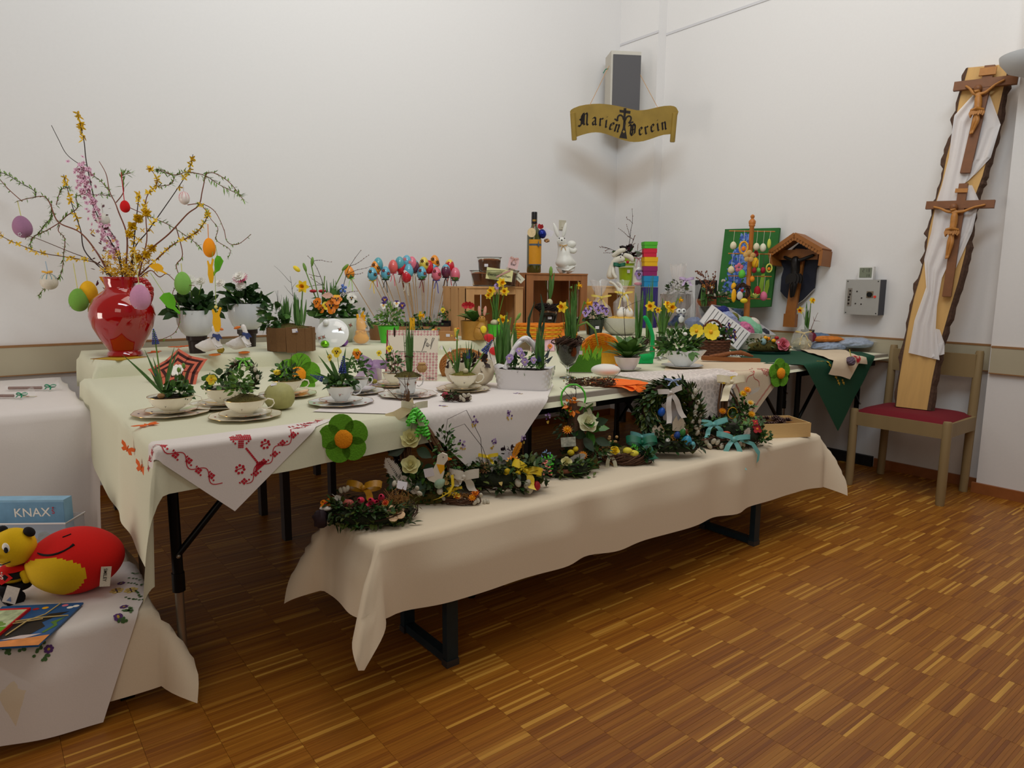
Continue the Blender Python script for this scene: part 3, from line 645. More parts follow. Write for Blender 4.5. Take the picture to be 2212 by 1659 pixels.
t, J = crucifix('upper carved wooden crucifix fixed to the leaning plank', (2139, 142), (2085, 374), (2061, 188), (2199, 172), 18,
    dict(head=(2112, 194), neck=(2113, 204), chest=(2114, 217), hips=(2111, 242), hl=(2085, 184), hr=(2171, 170), knee=(2108, 265), feet=(2098, 291)), m_corpus)
b = MB(); u = PL.uv(2135, 156, .03); b.box((u[0], u[1], .045), (.085, .045, .012), 0, Matrix.Identity(4)); b.build('title_plate', m_corpus, t, smooth=False)
t, J = crucifix('lower carved wooden crucifix on the leaning plank', (2082, 397), (2045, 641), (2001, 444), (2149, 441), 16,
    dict(head=(2060, 450), neck=(2062, 458), chest=(2062, 472), hips=(2057, 500), hl=(2015, 446), hr=(2129, 441), knee=(2053, 528), feet=(2045, 560)), m_corpus)
b = MB(); u = PL.uv(2078, 413, .03); b.box((u[0], u[1], .045), (.065, .024, .012)); b.build('title_plate', m_corpus, t, smooth=False)
# ------------------------------------------------------------------ library: one local unit = one photo pixel at the thing's distance
def pm(key, rgb, rough=.6, var=.12, scale=.25, **k): return mat(key, rgb, rough, var=var, scale=scale, **k)
def T(name, label, cat, X, Y, z, group=None, turn=0, tilt=(0, 0), lift=0):
    p = at(X, Y+lift, z); s = px(1, p); p.z += lift*s; o = thing(name, label, cat, p, (tilt[0], tilt[1], face(p)+turn), group, s); return o
def TY(name, label, cat, X, Y, depth, group=None, turn=0, tilt=(0, 0)):
    p = atY(X, Y, depth); o = thing(name, label, cat, p, (tilt[0], tilt[1], face(p)+turn), group, px(1, p)); return o
G1 = pm('leaf_dark', (46, 82, 32), .5, .35, .15); G2 = pm('leaf_mid', (78, 120, 48), .5, .3, .15); G3 = pm('leaf_fresh', (112, 150, 60), .5, .3, .15)
G4 = pm('leaf_blade', (76, 118, 52), .5, .25, .1); G5 = pm('leaf_grey', (92, 112, 74), .55, .25, .2); GBX = pm('boxwood', (46, 64, 26), .45, .4, .15)
GB2 = pm('boxwood_light', (84, 96, 38), .45, .3, .15); GBLK = pm('leaf_blackened', (30, 20, 22), .6, .3)
MOSS = pm('moss', (88, 78, 30), .95, .45, .5, bump=.5); SOIL = pm('soil', (38, 26, 18), .95, .3, .5, bump=.5); STRAW = pm('straw', (186, 146, 92), .8, .25)
TWIG = pm('twig_brown', (88, 58, 40), .8, .25); TWIGR = pm('twig_red', (118, 64, 42), .7, .2); TWIGD = pm('twig_dark', (52, 38, 34), .8, .2); NEST = pm('nest_twigs', (64, 40, 28), .85, .3)
YEL = pm('yellow_petal', (236, 206, 40), .5, .08, sss=.0); YEL2 = pm('yellow_trumpet', (240, 172, 12), .5, .08); WHT = pm('white_petal', (236, 232, 224), .6, .03)
PUR = pm('purple_petal', (72, 40, 110), .5, .15); LIL = pm('lilac_petal', (170, 142, 196), .5, .12); BLU = pm('muscari_blue', (58, 72, 150), .5, .25, .6); ORG = pm('orange_petal', (236, 128, 10), .5, .12)
REDP = pm('red_petal', (170, 16, 28), .5, .12); PNK = pm('pink_petal', (226, 120, 140), .5, .15); CRM = pm('cream_rose', (226, 220, 160), .5, .06); STEM = pm('stem_green', (104, 140, 52), .5, .12)
BULB = pm('bulb_white', (206, 196, 160), .5, .12); CATK = pm('catkin', (186, 178, 160), .9, .15, bump=.3); FEATH = pm('feather', (214, 206, 196), .9, .05)
PORC = pm('ivory_porcelain', (240, 234, 216), .12, .015, coat=.5); PORW = pm('white_porcelain', (230, 230, 228), .1, .01, coat=.5); GOLD = pm('gilt_rim', (190, 150, 80), .25, .05, metal=.9)
STICK = pm('paper_white', (214, 208, 214), .7, .02); GREENP = pm('green_plastic', (82, 200, 50), .35, .03); ORF = pm('orange_felt', (250, 110, 20), .9, .08, bump=.3); GRF = pm('green_felt', (96, 158, 30), .95, .2, .3, bump=.6); ORC = pm('orange_felt_centre', (246, 150, 20), .95, .15, .3, bump=.6)
GLASS = mat('clear_glass', (235, 240, 235), .04, var=0, trans=1, ior=1.45); CELLO = mat('cellophane', (240, 240, 240), .08, var=0, alpha=.16, coat=.5)
def Rv(n, a, b): return V((rnd.uniform(a, b), rnd.uniform(a, b), rnd.uniform(a, b)))
def rdir(up=.3, flat=1):
    a = rnd.uniform(0, 6.283); z = rnd.uniform(up, 1); r = math.sqrt(max(0, 1-z*z)); return V((r*math.cos(a)*flat, r*math.sin(a)*flat, z))
def blades(t, c, n, L, W, spread=.25, m=None, name='leaf_blades', rad=4, bend=.12, Lv=.3):
    b = MB()
    for i in range(n):
        a = rnd.uniform(0, 6.283); q = rnd.random()*spread; d = V((q*math.cos(a), q*math.sin(a), 1)); l = L*rnd.uniform(1-Lv, 1.05)
        sd = V((math.cos(a+rnd.uniform(-1, 1)), math.sin(a), 0))
        b.leaf(V(c)+V((rnd.uniform(-rad, rad), rnd.uniform(-rad, rad), 0)), d, l, W*rnd.uniform(.8, 1.2), bend*rnd.uniform(.2, 1.6)*q*3, 0, 5, up=sd, cup=.3, tip=.15, wide=.4)
    return b.build(name, m or G4, t, kind='stuff' if n > 14 else None)
def bush(t, c, r, n, L, W, m, name='foliage', up=-.2, inner=.35, droop=.25, fl=1):
    b = MB(); ms = m if isinstance(m, (list, tuple)) else [m]; rx, ry, rz = r if isinstance(r, (tuple, list)) else (r, r, r)
    for i in range(n):
        d = rdir(up); f = rnd.uniform(inner, 1); p = V(c)+V((d.x*rx, d.y*ry, d.z*rz))*f; dd = (d+Rv(0, -.6, .6)).normalized()
        b.leaf(p, dd, L*rnd.uniform(.7, 1.2), W*rnd.uniform(.7, 1.2), droop*rnd.uniform(0, 1.5), rnd.randrange(len(ms)), 3, up=d+Rv(0, -.3, .3), cup=.25)
    return b.build(name, ms, t, kind='stuff')
def stalks(t, c, tips, m=STEM, r=.7, name='stalks'):
    b = MB()
    for q in tips: b.tube([c, (V(c)+V(q))/2+Rv(0, -1, 1), q], r, 5)
    return b.build(name, m, t, kind='stuff')
def mound(t, r, z, h, m=MOSS, name='moss', fuzz=60, ry=None):
    b = MB(); n = 22; ry = ry or r
    for j in range(7):
        for k in range(n):
            a = 6.283*k/n; q = 1-j/6; w = rnd.uniform(.88, 1.08); b.v.append((r*q*math.cos(a)*w, ry*q*math.sin(a)*w, z+h*(1-q*q)*rnd.uniform(.8, 1.15)))
    b.f = [(j*n+k, j*n+(k+1) % n, (j+1)*n+(k+1) % n, (j+1)*n+k) for j in range(6) for k in range(n)]; b.m = [0]*len(b.f)
    for i in range(fuzz):
        a = rnd.uniform(0, 6.283); q = math.sqrt(rnd.random()); d = V((math.cos(a)*q, math.sin(a)*q, .9)); b.leaf((r*q*math.cos(a)*.95, ry*q*math.sin(a)*.95, z+h*(1-q*q)*.9), d+Rv(0, -.7, .7), rnd.uniform(2.5, 6), 1.1, .3, 0, 2)
    return b.build(name, m, t, kind='stuff')
def twig(t, base, d, L, r=.8, br=4, m=TWIG, name='twig', buds=None, wig=.18, depth=1):
    b = MB(); tips = []
    def go(p, d, L, r, k):
        pts = [V(p)]; q = V(p); dd = V(d).normalized(); n = 7
        for i in range(n):
            dd = (dd+Rv(0, -wig, wig)).normalized(); q = q+dd*(L/n); pts.append(q.copy())
        b.tube(pts, [r*(1-.6*i/n) for i in range(n+1)], 5); tips.append((q.copy(), dd))
        if buds:
            for i in range(2, n+1): b.ell(pts[i]+Rv(0, -.6, .6), buds, 1, 5, 4)
        if k:
            for j in range(br):
                i = rnd.randrange(2, n); go(pts[i], (dd+Rv(0, -.9, .9)), L*rnd.uniform(.25, .5), r*.6, k-1)
    go(base, d, L, r, depth); b.build(name, [m, TWIGR], t); return tips
def daffodil(t, base, head, aim, R=10, trump=None, pet=None, name='daffodil'):
    base, head, aim = V(base), V(head), V(aim).normalized(); b = MB()
    mid = (base+head)/2+V((0, 0, 0)); neck = head+V((0, 0, R*.35))-aim*R*.35
    b.tube([base, base*.6+neck*.4, base*.2+neck*.8, neck, head-aim*R*.3, head-aim*R*.1], [R*.09, R*.1, R*.1, R*.11, R*.12, R*.2], 6)
    st = b.build('stem', STEM, t)
    b = MB(); x = aim.orthogonal().normalized(); y = aim.cross(x)
    for k in range(6):
        a = k*1.047+.2; d = x*math.cos(a)+y*math.sin(a); b.leaf(head, d+aim*.18, R, R*.62, 0, 0, 4, up=aim, cup=.15, wide=.5)
    pr = [(.12, 0), (.2, .15), (.26, .45), (.30, .75), (.40, .95), (.34, .92), (.22, .5), (.1, .1)]
    M = Matrix(((x.x, y.x, aim.x, head.x), (x.y, y.y, aim.y, head.y), (x.z, y.z, aim.z, head.z), (0, 0, 0, 1)))
    b.lathe([(p*R, q*R*.85) for p, q in pr], 12, 1, M, wob=lambda a, z: 1+.08*math.sin(a*6)*(z > R*.6))
    return b.build(name, [pet or YEL, trump or YEL2], t)
def pansy(t, pos, aim=(0, -1, .2), R=9, up=YEL, lo=None, eye=None, name='pansy'):
    pos, aim = V(pos), V(aim).normalized(); b = MB(); x = V((0, 0, 1)).cross(aim).normalized(); y = aim.cross(x)
    ps = [(65, .75, 0), (115, .75, 0), (10, .7, 1), (170, .7, 1), (-90, .85, 1)]
    for i, (a, r, mi) in enumerate(ps):
        a = R_(a); d = x*math.cos(a)+y*math.sin(a); c_ = pos+d*R*.48+aim*(R*.05*(i+1)); q = []
        for k in range(10): e = 6.283*k/10; q.append(c_+x*(R*r*.62*math.cos(e))+y*(R*r*.62*math.sin(e))+aim*(R*.06*math.sin(2*e+i)))
        b.add(q+[c_+aim*R*.04], [(k, (k+1) % 10, 10) for k in range(10)], mi)
    for a in (150, 30, -90):
        a = R_(a); d = x*math.cos(a)+y*math.sin(a); b.leaf(pos+aim*R*.38, d, R*.42, R*.3, 0, 2, 2, up=aim)
    b.ell(pos+aim*R*.4, R*.1, 3, 6, 4)
    return b.build(name, [up, lo or up, eye or GBLK, YEL2], t, smooth=False)
def bellis(t, pos, aim=(0, -.4, .9), R=12, m=None, m2=None, name='daisy'):
    pos, aim = V(pos), V(aim).normalized(); x = aim.orthogonal().normalized(); y = aim.cross(x); b = MB()
    for ring, (n, el, L) in enumerate(((26, .05, 1), (24, .35, .92), (18, .75, .75), (12, 1.15, .55))):
        for k in range(n):
            a = 6.283*(k+.5*(ring % 2))/n+rnd.uniform(-.08, .08); d = (x*math.cos(a)+y*math.sin(a))*math.cos(el)+aim*math.sin(el)
            b.leaf(pos+aim*R*.12*ring*.6, d, R*L*rnd.uniform(.9, 1.05), R*.17, .05, 0 if ring else (1 if m2 else 0), 2, up=aim, tip=.5)
    b.ell(pos, (R*.5, R*.5, R*.35), 0, 10, 6)
    return b.build(name, [m or WHT, m2 or WHT], t)
def muscari(t, base, tip, R=4.5, m=None, name='grape_hyacinth'):
    base, tip = V(base), V(tip); ax = (tip-base); Lh = R*4.2; d = ax.normalized(); bb = tip-d*Lh
    MB().tube([base, (base+bb)/2+Rv(0, -1, 1), bb, tip], R*.22, 5).build('stem', STEM, t)
    b = MB(); x = d.orthogonal().normalized(); y = d.cross(x)
    for j in range(8):
        f = j/8; r = R*(1-f*.75); n = max(3, int(8*(1-f*.6)))
        for k in range(n): a = 6.283*k/n+j*.5; b.ell(bb+d*(Lh*f)+x*(r*.85*math.cos(a))+y*(r*.85*math.sin(a)), R*.29*(1-f*.4), 0, 6, 4)
    b.ell(tip, R*.3, 0, 6, 4); return b.build(name, m or BLU, t)
def rose(t, pos, aim, R, m=None, name='rose'):
    pos, aim = V(pos), V(aim).normalized(); x = aim.orthogonal().normalized(); y = aim.cross(x); b = MB()
    for ring, (n, el, L, W) in enumerate(((5, .35, 1.0, 1.15), (5, .8, 1.0, 1.0), (4, 1.15, .95, .8), (3, 1.35, .9, .6))):
        for k in range(n):
            a = 6.283*k/n+ring*.6; d = (x*math.cos(a)+y*math.sin(a))*math.cos(el)+aim*math.sin(el)
            b.leaf(pos-aim*R*.35, d, R*L*1.25, R*W*1.2, -.02, 0, 4, up=aim-(x*math.cos(a)+y*math.sin(a))*.5, cup=.4, tip=.35, wide=.6)
    b.ell(pos-aim*R*.1, (R*.45, R*.45, R*.5), 0, 8, 6); return b.build(name, m or CRM, t)
def bow(t, pos, S, m, aim=(0, -1, .2), tails=(1.6, 1.4), name='bow', wd=.3, rot=0):
    pos = V(pos); aim = V(aim).normalized(); x = V((0, 0, 1)).cross(aim).normalized(); y = aim.cross(x); b = MB()
    x, y = x*math.cos(rot)+y*math.sin(rot), y*math.cos(rot)-x*math.sin(rot)
    for s in (-1, 1):
        pts = []
        for i in range(11):
            a = math.pi*2*i/10; pts.append(pos+x*(s*S*.55*(1-math.cos(a)))*.9+aim*(S*.28*math.sin(a))+y*(S*.25*math.sin(a/2)))
        b.ribbon(pts, y, S*wd)
    for s, L in zip((-1, 1), tails):
        if not L: continue
        pts = [pos+x*(s*S*(.12*i+.1*math.sin(i*.9)))-y*(S*L*i/6)+aim*(S*.1*math.sin(i*1.1)+S*.04*i) for i in range(7)]; b.ribbon(pts, x+aim*.3, S*wd)
    b.ell(pos+aim*S*.1, (S*.16, S*.16, S*.16), 0, 8, 6); return b.build(name, m, t)
def curls(t, pos, S, m, n=4, turns=3, name='curled_ribbon', down=1):
    b = MB()
    for k in range(n):
        d = V((rnd.uniform(-.8, .8), rnd.uniform(-.8, .2), -down*rnd.uniform(.2, 1))).normalized(); x = d.orthogonal().normalized(); y = d.cross(x); L = S*rnd.uniform(.7, 1.2); pts = []
        for i in range(turns*8): a = i/8*6.283; pts.append(V(pos)+d*(L*i/(turns*8))+x*(S*.14*math.cos(a))+y*(S*.14*math.sin(a)))
        b.ribbon(pts, d, S*.09)
    return b.build(name, m, t)
def egg(t, pos, r, m, name='egg', el=1.28, rot=None):
    M = TR(pos, rot or (0, 0, 0)); return MB().ell((0, 0, 0), (r, r, r*el), 0, 14, 10, M, egg=.12).build(name, m, t)
def catkins(t, pts, r=3, name='catkin', m=None):
    for p in pts: MB().ell((0, 0, 0), (r, r, r*1.5), 0, 8, 6, TR(p, (rnd.uniform(-.8, .8), rnd.uniform(-.8, .8), 0))).build(name, m or CATK, t)
def feather(t, pos, d, L, m=FEATH, name='feather'):
    b = MB(); pos = V(pos); d = V(d).normalized(); sd = d.cross(V((0, 1, 0))).normalized(); b.tube([pos, pos+d*L], [.5, .2], 4)
    for i in range(16):
        f = .15+i/16*.85; w = L*.24*math.sin(math.pi*min(1, f*1.05))**.6
        for s in (-1, 1): b.leaf(pos+d*L*f, d*.8+sd*s, w*rnd.uniform(.8, 1.1), L*.07, .0, 0, 2, up=(0, -1, 0))
    return b.build(name, m, t, kind='stuff')
def wreath(t, R, r, n, L, W, ms, c=(0, 0, 0), tilt=0, name='greenery', a0=0, a1=6.283, flat=.8, core=NEST, stand=False):
    """ring of leaves; lying in XY, or standing in XZ"""
    b = MB(); ms = list(ms); M = TR(c, (math.pi/2 if stand else tilt, 0, 0))
    pts = [(R*math.cos(a0+(a1-a0)*i/40), R*math.sin(a0+(a1-a0)*i/40), 0) for i in range(41)]; b.tube(pts, r*.55, 8, len(ms), M)
    for i in range(n):
        a = rnd.uniform(a0, a1); e = rnd.uniform(0, 6.283); q = r*rnd.uniform(.45, 1); rad = V((math.cos(a), math.sin(a), 0)); tg = V((-math.sin(a), math.cos(a), 0))
        o = rad*math.cos(e)+V((0, 0, math.sin(e)*flat)); p = rad*R+o*q
        b.leaf(p, tg*rnd.uniform(.2, 1)+o*rnd.uniform(.3, .9), L*rnd.uniform(.7, 1.2), W*rnd.uniform(.8, 1.2), .05, rnd.randrange(len(ms)), 3, up=o+Rv(0, -.3, .3), cup=.3, M=M)
    return b.build(name, ms+[core], t, kind='stuff')
def vinering(t, R, r, n, m=NEST, c=(0, 0, 0), name='twig_ring', th=.9, stand=False, loose=.35, sq=1):
    b = MB(); M = TR(c, (math.pi/2 if stand else 0, 0, 0))
    for k in range(n):
        a0 = rnd.uniform(0, 6.283); L = rnd.uniform(2.2, 6.2); ph = rnd.uniform(0, 6.283); fr = rnd.uniform(1, 3); q = r*rnd.uniform(.2, 1); pts = []
        for i in range(22):
            a = a0+L*i/21; e = ph+fr*a; w = q*(1+loose*math.sin(i*.9+k)); pts.append(((R+w*math.cos(e))*math.cos(a), (R+w*math.cos(e))*math.sin(a)*sq, w*math.sin(e)*.8))
        b.tube(pts, th*rnd.uniform(.6, 1.2), 4, 0, M)
    return b.build(name, m, t, kind='stuff')
def pot(t, r0, r1, h, m, rim=1.5, n=28, name='pot', soilz=.88, lip=True):
    pr = [(.01, 0), (r0, 0), (r0*.98+r1*.02, h*.05), (r1, h), (r1+.2, h+.3), (r1-rim*.7, h+.2), (r1-rim, h*.85), (r0-rim, h*.3), (.01, h*.3)]
    o = MB().lathe(pr, n).build(name, m, t); MB().lathe([(.01, h*soilz), (r1-rim*.8, h*soilz-.4)], n).build('soil', SOIL, t); return o
def plate(t, r, z, m, gold=True, h=4, wav=10, amp=.02, name='plate'):
    w = (lambda a, zz: 1+amp*math.cos(wav*a)*(1 if True else 0)) if amp else None
    o = MB().lathe([(.01, z), (r*.5, z), (r*.62, z+h*.25), (r*.97, z+h*.9), (r, z+h), (r*.96, z+h*.97), (r*.6, z+h*.42), (.01, z+h*.3)], 40, 0, wob=w).build(name, m, t)
    if gold: MB().tube([(r*(1+amp*math.cos(wav*a))*math.cos(a), r*(1+amp*math.cos(wav*a))*math.sin(a), z+h) for a in [6.283*i/60 for i in range(61)]], .45, 4, caps=False).build('gilt_rim', GOLD, o)
    return o
def sprig(o, spots, cols, s=3):
    """small painted flower sprigs: raised dots on porcelain, spots = (point, normal)"""
    b = MB()
    for p, n in spots:
        p, n = V(p), V(n).normalized(); x = n.orthogonal().normalized(); y = n.cross(x)
        for k in range(5): a = k*1.256; b.ell(p+x*(s*.5*math.cos(a))+y*(s*.5*math.sin(a)), s*.28, 0, 6, 4)
        for k in range(4): a = k*1.57+.6; b.leaf(p+n*.25, x*math.cos(a)+y*math.sin(a), s*1.6, s*.5, 0, 1, 2, up=n)
        b.ell(p+n*.2, s*.2, 2, 6, 4)
    return b.build('painted_flowers', cols, o, kind='stuff')
PAINT = [pm('china_rose', (176, 84, 84), .3, .2), pm('china_leaf', (126, 128, 92), .3, .2), pm('china_gold', (196, 150, 80), .3)]
PAINTV = [pm('china_violet', (110, 84, 124), .3, .2), PAINT[1], PAINT[2]]
def cupset(what, X, Y, cupw=48, cuph=40, sauc=56, plt=78, m=PORC, foot=.36, paint=PAINT, wav=10, handle=0.1, amp=.02, spr=3.4, tall=False, col='ivory'):
    """stacked plate, saucer and cup; (X, Y) = pixel of the plate's centre on the table"""
    pz = T('cake_plate', f'{col} plate beneath the cup with {what}', 'plate', X, Y, TOP+.006, 'plates under the planted cups'); pl = plate(pz, plt, 0, m, h=5, wav=wav, amp=amp)
    s = pz.scale[0]; loc = pz.location+V((0, 0, 3.0*s))
    sz = thing('saucer', f'{col} saucer under the cup with {what}', 'saucer', loc, pz.rotation_euler, 'saucers under the planted cups', s); sa = plate(sz, sauc, 0, m, h=7, wav=wav, amp=amp*.7)
    t = thing('planted_cup', f'{col} cup planted with {what}', 'planted cup', loc+V((0, 0, 2.6*s)), pz.rotation_euler, 'planted cups on saucers', s)
    w, h = cupw, cuph
    if tall: pr = [(.01, 0), (w*.5, 0), (w*.62, 2), (w*.72, h*.3), (w*.8, h*.75), (w, h), (w-1, h+.2), (w*.76, h*.75), (w*.5, h*.3), (.01, h*.25)]
    else: pr = [(.01, 0), (w*foot, 0), (w*foot, 2.5), (w*(foot+.12), h*.18), (w*.78, h*.45), (w*.92, h*.72), (w, h), (w-1.2, h+.2), (w*.88, h*.72), (w*.6, h*.45), (.01, h*.3)]
    cu = MB().lathe(pr, 36).build('cup', m, t)
    MB().tube([(w*math.cos(a), w*math.sin(a), h+.1) for a in [6.283*i/40 for i in range(41)]], .5, 4, caps=False).build('gilt_rim', GOLD, cu)
    a = handle; hp = [(w*.9, 0, h*.86), (w*1.12, 0, h*1.02), (w*1.36, 0, h*.95), (w*1.42, 0, h*.72), (w*1.28, 0, h*.48), (w*1.0, 0, h*.36), (w*.84, 0, h*.42)]
    MB().tube(hp, [1.6, 1.5, 1.5, 1.5, 1.4, 1.3, 1.4], 8, 0, TR((0, 0, 0), (0, 0, a))).build('handle', m, t)
    if paint:
        def pt(a, f):
            zz = h*f; rr = w*(.58+.4*f) if not tall else w*(.7+.15*f); return ((rr*math.cos(a), rr*math.sin(a), zz), (math.cos(a), math.sin(a), -.2))
        sprig(cu, [pt(-1.4, .55), pt(-2.6, .5), pt(-.3, .6)], paint, spr)
        sprig(sa, [((sauc*.75*math.cos(a), sauc*.75*math.sin(a), 5.4), (0, 0, 1)) for a in (-2.4, -1.2, -.4)], paint, spr*.7)
        sprig(pl, [((plt*.82*math.cos(a), plt*.82*math.sin(a), 4.3), (0, 0, 1)) for a in (-2.7, -.9, -.2)], paint, spr*.8)
    MB().lathe([(.01, h*.86), (w*.93, h*.84)], 28).build('soil', SOIL, t)
    return t, w, h
# ------------------------------------------------------------------ cups on the front table
def vleaf(t, tips, L, W, m, z): 
    b = MB()
    for x, y, zz in tips: b.leaf((0, 0, z), (x, y, zz), L, W, .2, 0, 4, cup=.2)
    return b.build('leaves', m, t)
t, w, h = cupset('grape hyacinth and long leaves, nearest the orange butterflies', 371, 893, 46, 33, 52, 77, paint=PAINTV)
b = MB(); 
for dx, dz, y in ((-80, 105, -6), (-70, 88, 4), (-38, 112, 6), (-16, 95, -4), (28, 120, 2), (40, 118, -6), (16, 70, 4), (-30, 60, 8)): b.leaf((-14, 0, h), (dx, y, dz), math.hypot(dx, dz), 6.5, .12, 0, 6, up=(0, -1, .2), cup=.3, tip=.1, wide=.35)
b.build('leaf_blades', G4, t); muscari(t, (-14, 0, h), (-27, 0, 175), 7); muscari(t, (-10, 4, h), (-37, 6, 92), 4)
bush(t, (18, 0, h+2), (26, 20, 34), 80, 19, 14, [G1, G1, G2], 'leaves'); stalks(t, (18, 0, h), [(28, -4, h+62), (38, -2, h+52), (20, 2, h+50)])
for p in ((34, -4, h+66), (20, 2, h+56)): MB().ell(p, (4, 3.5, 6), 0, 8, 6).build('bud', G3, t)
MB().ell((-6, -28, h+4), (8, 7, 6), 0, 10, 7, noise=.08).build('bulb', pm('brown_bulb', (150, 112, 66), .7, .3), t); mound(t, w*.85, h*.9, 6, SOIL, 'earth', 50)
t, w, h = cupset('yellow pansy and a small boxwood ring with green ribbon', 485, 876, 40, 34, 52, 74, wav=0, amp=0)
bush(t, (-6, 0, h+2), (34, 24, 30), 50, 19, 15, [G1, G5, G2], 'leaves'); pansy(t, (-18, -14, h+18), (.1, -1, .2), 13, YEL, YEL, YEL2)
wreath(t, 29, 7, 260, 11, 6, [GBX, G1, G5], (42, 2, h+26), stand=True, name='boxwood_ring'); bow(t, (48, -8, h+60), 16, pm('lime_ribbon', (120, 200, 70), .3, .05), tails=(1.2, .8)); curls(t, (62, -8, h+55), 20, MATS['lime_ribbon'], 3)
catkins(t, [(72, -6, h+40), (66, -7, h+50), (30, -4, h+58), (76, -5, h+24)], 4)
t, w, h = cupset('moss and a leafy green shoot beside the round candle', 531, 900, 43, 33, 54, 74, paint=PAINT)
mound(t, w*.95, h*.9, 14, MOSS, 'moss', 160); bush(t, (-6, -6, h+22), (28, 20, 46), 130, 14, 7.5, [G2, G3, G2], 'shoot', up=-.1); twig(t, (20, -6, h+6), (1, -.2, .25), 34, .8, 1, TWIGD)
t, w, h = cupset('yellow ranunculus and bare twigs before the felt flower', 622, 854, 32, 28, 44, 60, paint=PAINT)
bush(t, (-4, 0, h+6), (28, 20, 30), 110, 13, 8, [G1, G2, G1], 'leaves'); mound(t, w*.92, h*.9, 7, MOSS, 'moss', 60)
b = MB(); M = TR((-16, -14, h+18)); b.ell((0, 0, 0), (8, 7, 6), 0, 12, 8)
for k in range(18): a = k*.7; b.leaf((7.2*math.cos(a)*.6, 7*math.sin(a)*.6, -2), (math.cos(a), math.sin(a), .9), 7, 6, -.2, 0, 3, up=(0, 0, 1), cup=.3)
b.v = [tuple(M @ V(q)) for q in b.v]; b.build('ranunculus', YEL, t)
for d in ((.25, 0, 1), (.55, 0, .8), (.1, 0, 1)): twig(t, (10, 0, h), d, 60, .8, 2, TWIGD)
t, w, h = cupset('grape hyacinths and a yellow pansy beside the violet-ribbon gift', 737, 871, 31, 34, 46, 69, PORW, paint=PAINT, foot=.45, spr=4.4, handle=.25, col='white')
for dx, dz in ((-46, 78), (-30, 92), (-14, 66), (14, 98), (30, 84), (22, 60), (-58, 40)):
    b = MB(); b.leaf((0, 0, h-4), (dx, rnd.uniform(-10, 8), dz), math.hypot(dx, dz), 7, .1, 0, 5, up=(0, -1, .2), cup=.3, wide=.35); b.build('leaf', G4, t)
muscari(t, (2, 0, h), (10, -8, h+62), 8); muscari(t, (-6, 0, h), (-62, -4, h+22), 6); pansy(t, (-4, -8, h+72), (.1, -1, .2), 12, YEL, YEL); pansy(t, (-20, -2, h+60), (-.6, -1, 0), 8, YEL, YEL)
bush(t, (0, 0, h), (32, 22, 30), 80, 16, 12, [G1, G1, G2], 'leaves'); stalks(t, (0, 0, h), [(-4, -6, h+68), (-20, 0, h+56)])
t, w, h = cupset('an orange-and-yellow viola behind the rose-painted cup', 772, 848, 25, 26, 40, 58, PORW, paint=None, handle=.6, col='patterned')
bush(t, (0, 0, h+16), (26, 18, 36), 90, 13, 7, [G1, G2, G2], 'leaves'); pansy(t, (2, -10, h+54), (.7, -.8, .1), 12, YEL, ORG); 
t, w, h = cupset('two small yellow violas before the recipe booklet', 850, 834, 23, 24, 36, 46, PORC, paint=None)
bush(t, (0, 0, h+14), (22, 15, 30), 80, 11, 6, [G1, G2, G2], 'leaves'); pansy(t, (-6, -8, h+52), (.1, -1, .3), 8, YEL, YEL); pansy(t, (-28, -6, h+42), (-.2, -1, .3), 7, YEL, YEL); stalks(t, (0, 0, h), [(-6, -6, h+48), (-28, -4, h+38)])
t, w, h = cupset('tied tall narcissus shoots and a poppy pod', 881, 855, 24, 40, 42, 62, PORW, tall=True, paint=PAINT, wav=8, amp=.04, handle=.15, col='white')
mound(t, 30, h-2, 10, MOSS, 'moss', 120)
blades(t, (4, 0, h), 22, 118, 6, .10, G4, rad=5); twig(t, (-24, 0, h), (-.25, 0, 1), 95, .8, 0, TWIGD); MB().ell((-26, -2, h+92), (2.4, 2.4, 11), 0, 8, 6).build('bulrush', NEST, t)
MB().tube([(9*math.cos(a)+4, 9*math.sin(a), h+40+2*math.sin(a*2)) for a in [.628*i for i in range(11)]], 1.1, 5).build('raffia_tie', NEST, t)
b = MB(); b.lathe([(.1, 0), (6, 1), (10, 7), (10, 13), (7, 18), (9, 19), (8, 21), (.1, 20)], 22, 0, TR((32, -6, h+6)), wob=lambda a, z: 1+.09*math.cos(11*a)*(z < 18)); b.build('poppy_pod', STRAW, t); bush(t, (-22, -4, h+10), (14, 10, 26), 40, 8, 4, [GBX, TWIG], 'dry_sprigs')
t, w, h = cupset('snowdrops and grape hyacinths in front of the broken egg', 1001, 843, 31, 30, 40, 57, PORC, paint=PAINTV, wav=12, amp=.025)
mound(t, 29, h-3, 8, pm('moss_gold', (116, 110, 40), .95, .4, .5), 'moss', 120); MB().ell((6, -12, h+8), (6, 5, 6), 0, 8, 6).build('bulb', BULB, t)
blades(t, (-12, 0, h+2), 9, 74, 5, .22, G4, rad=3); blades(t, (10, 0, h+2), 11, 74, 5, .35, G4, rad=3); muscari(t, (12, 0, h), (62, -6, 103), 7); muscari(t, (10, 0, h), (12, -6, 82), 4)
stalks(t, (-14, 0, h), [(-12, -4, 112), (-44, -2, 90), (-26, -2, 86)], G3, 1.2); MB().tube([(-14, -4, 108), (-12, -4, 120), (-9, -4, 126)], [1, 3, 1.5], 6).build('bud', G3, t)
for p in ((-46, -4, 84), (-28, -3, 80)):
    b = MB()
    for k in range(5): a = k*1.256; b.leaf(V(p)+V((0, 0, 8)), (math.cos(a)*.5, math.sin(a)*.5, -1), 12, 6, 0, 0, 3, up=(math.cos(a), math.sin(a), 0))
    b.build('snowdrop', WHT, t)
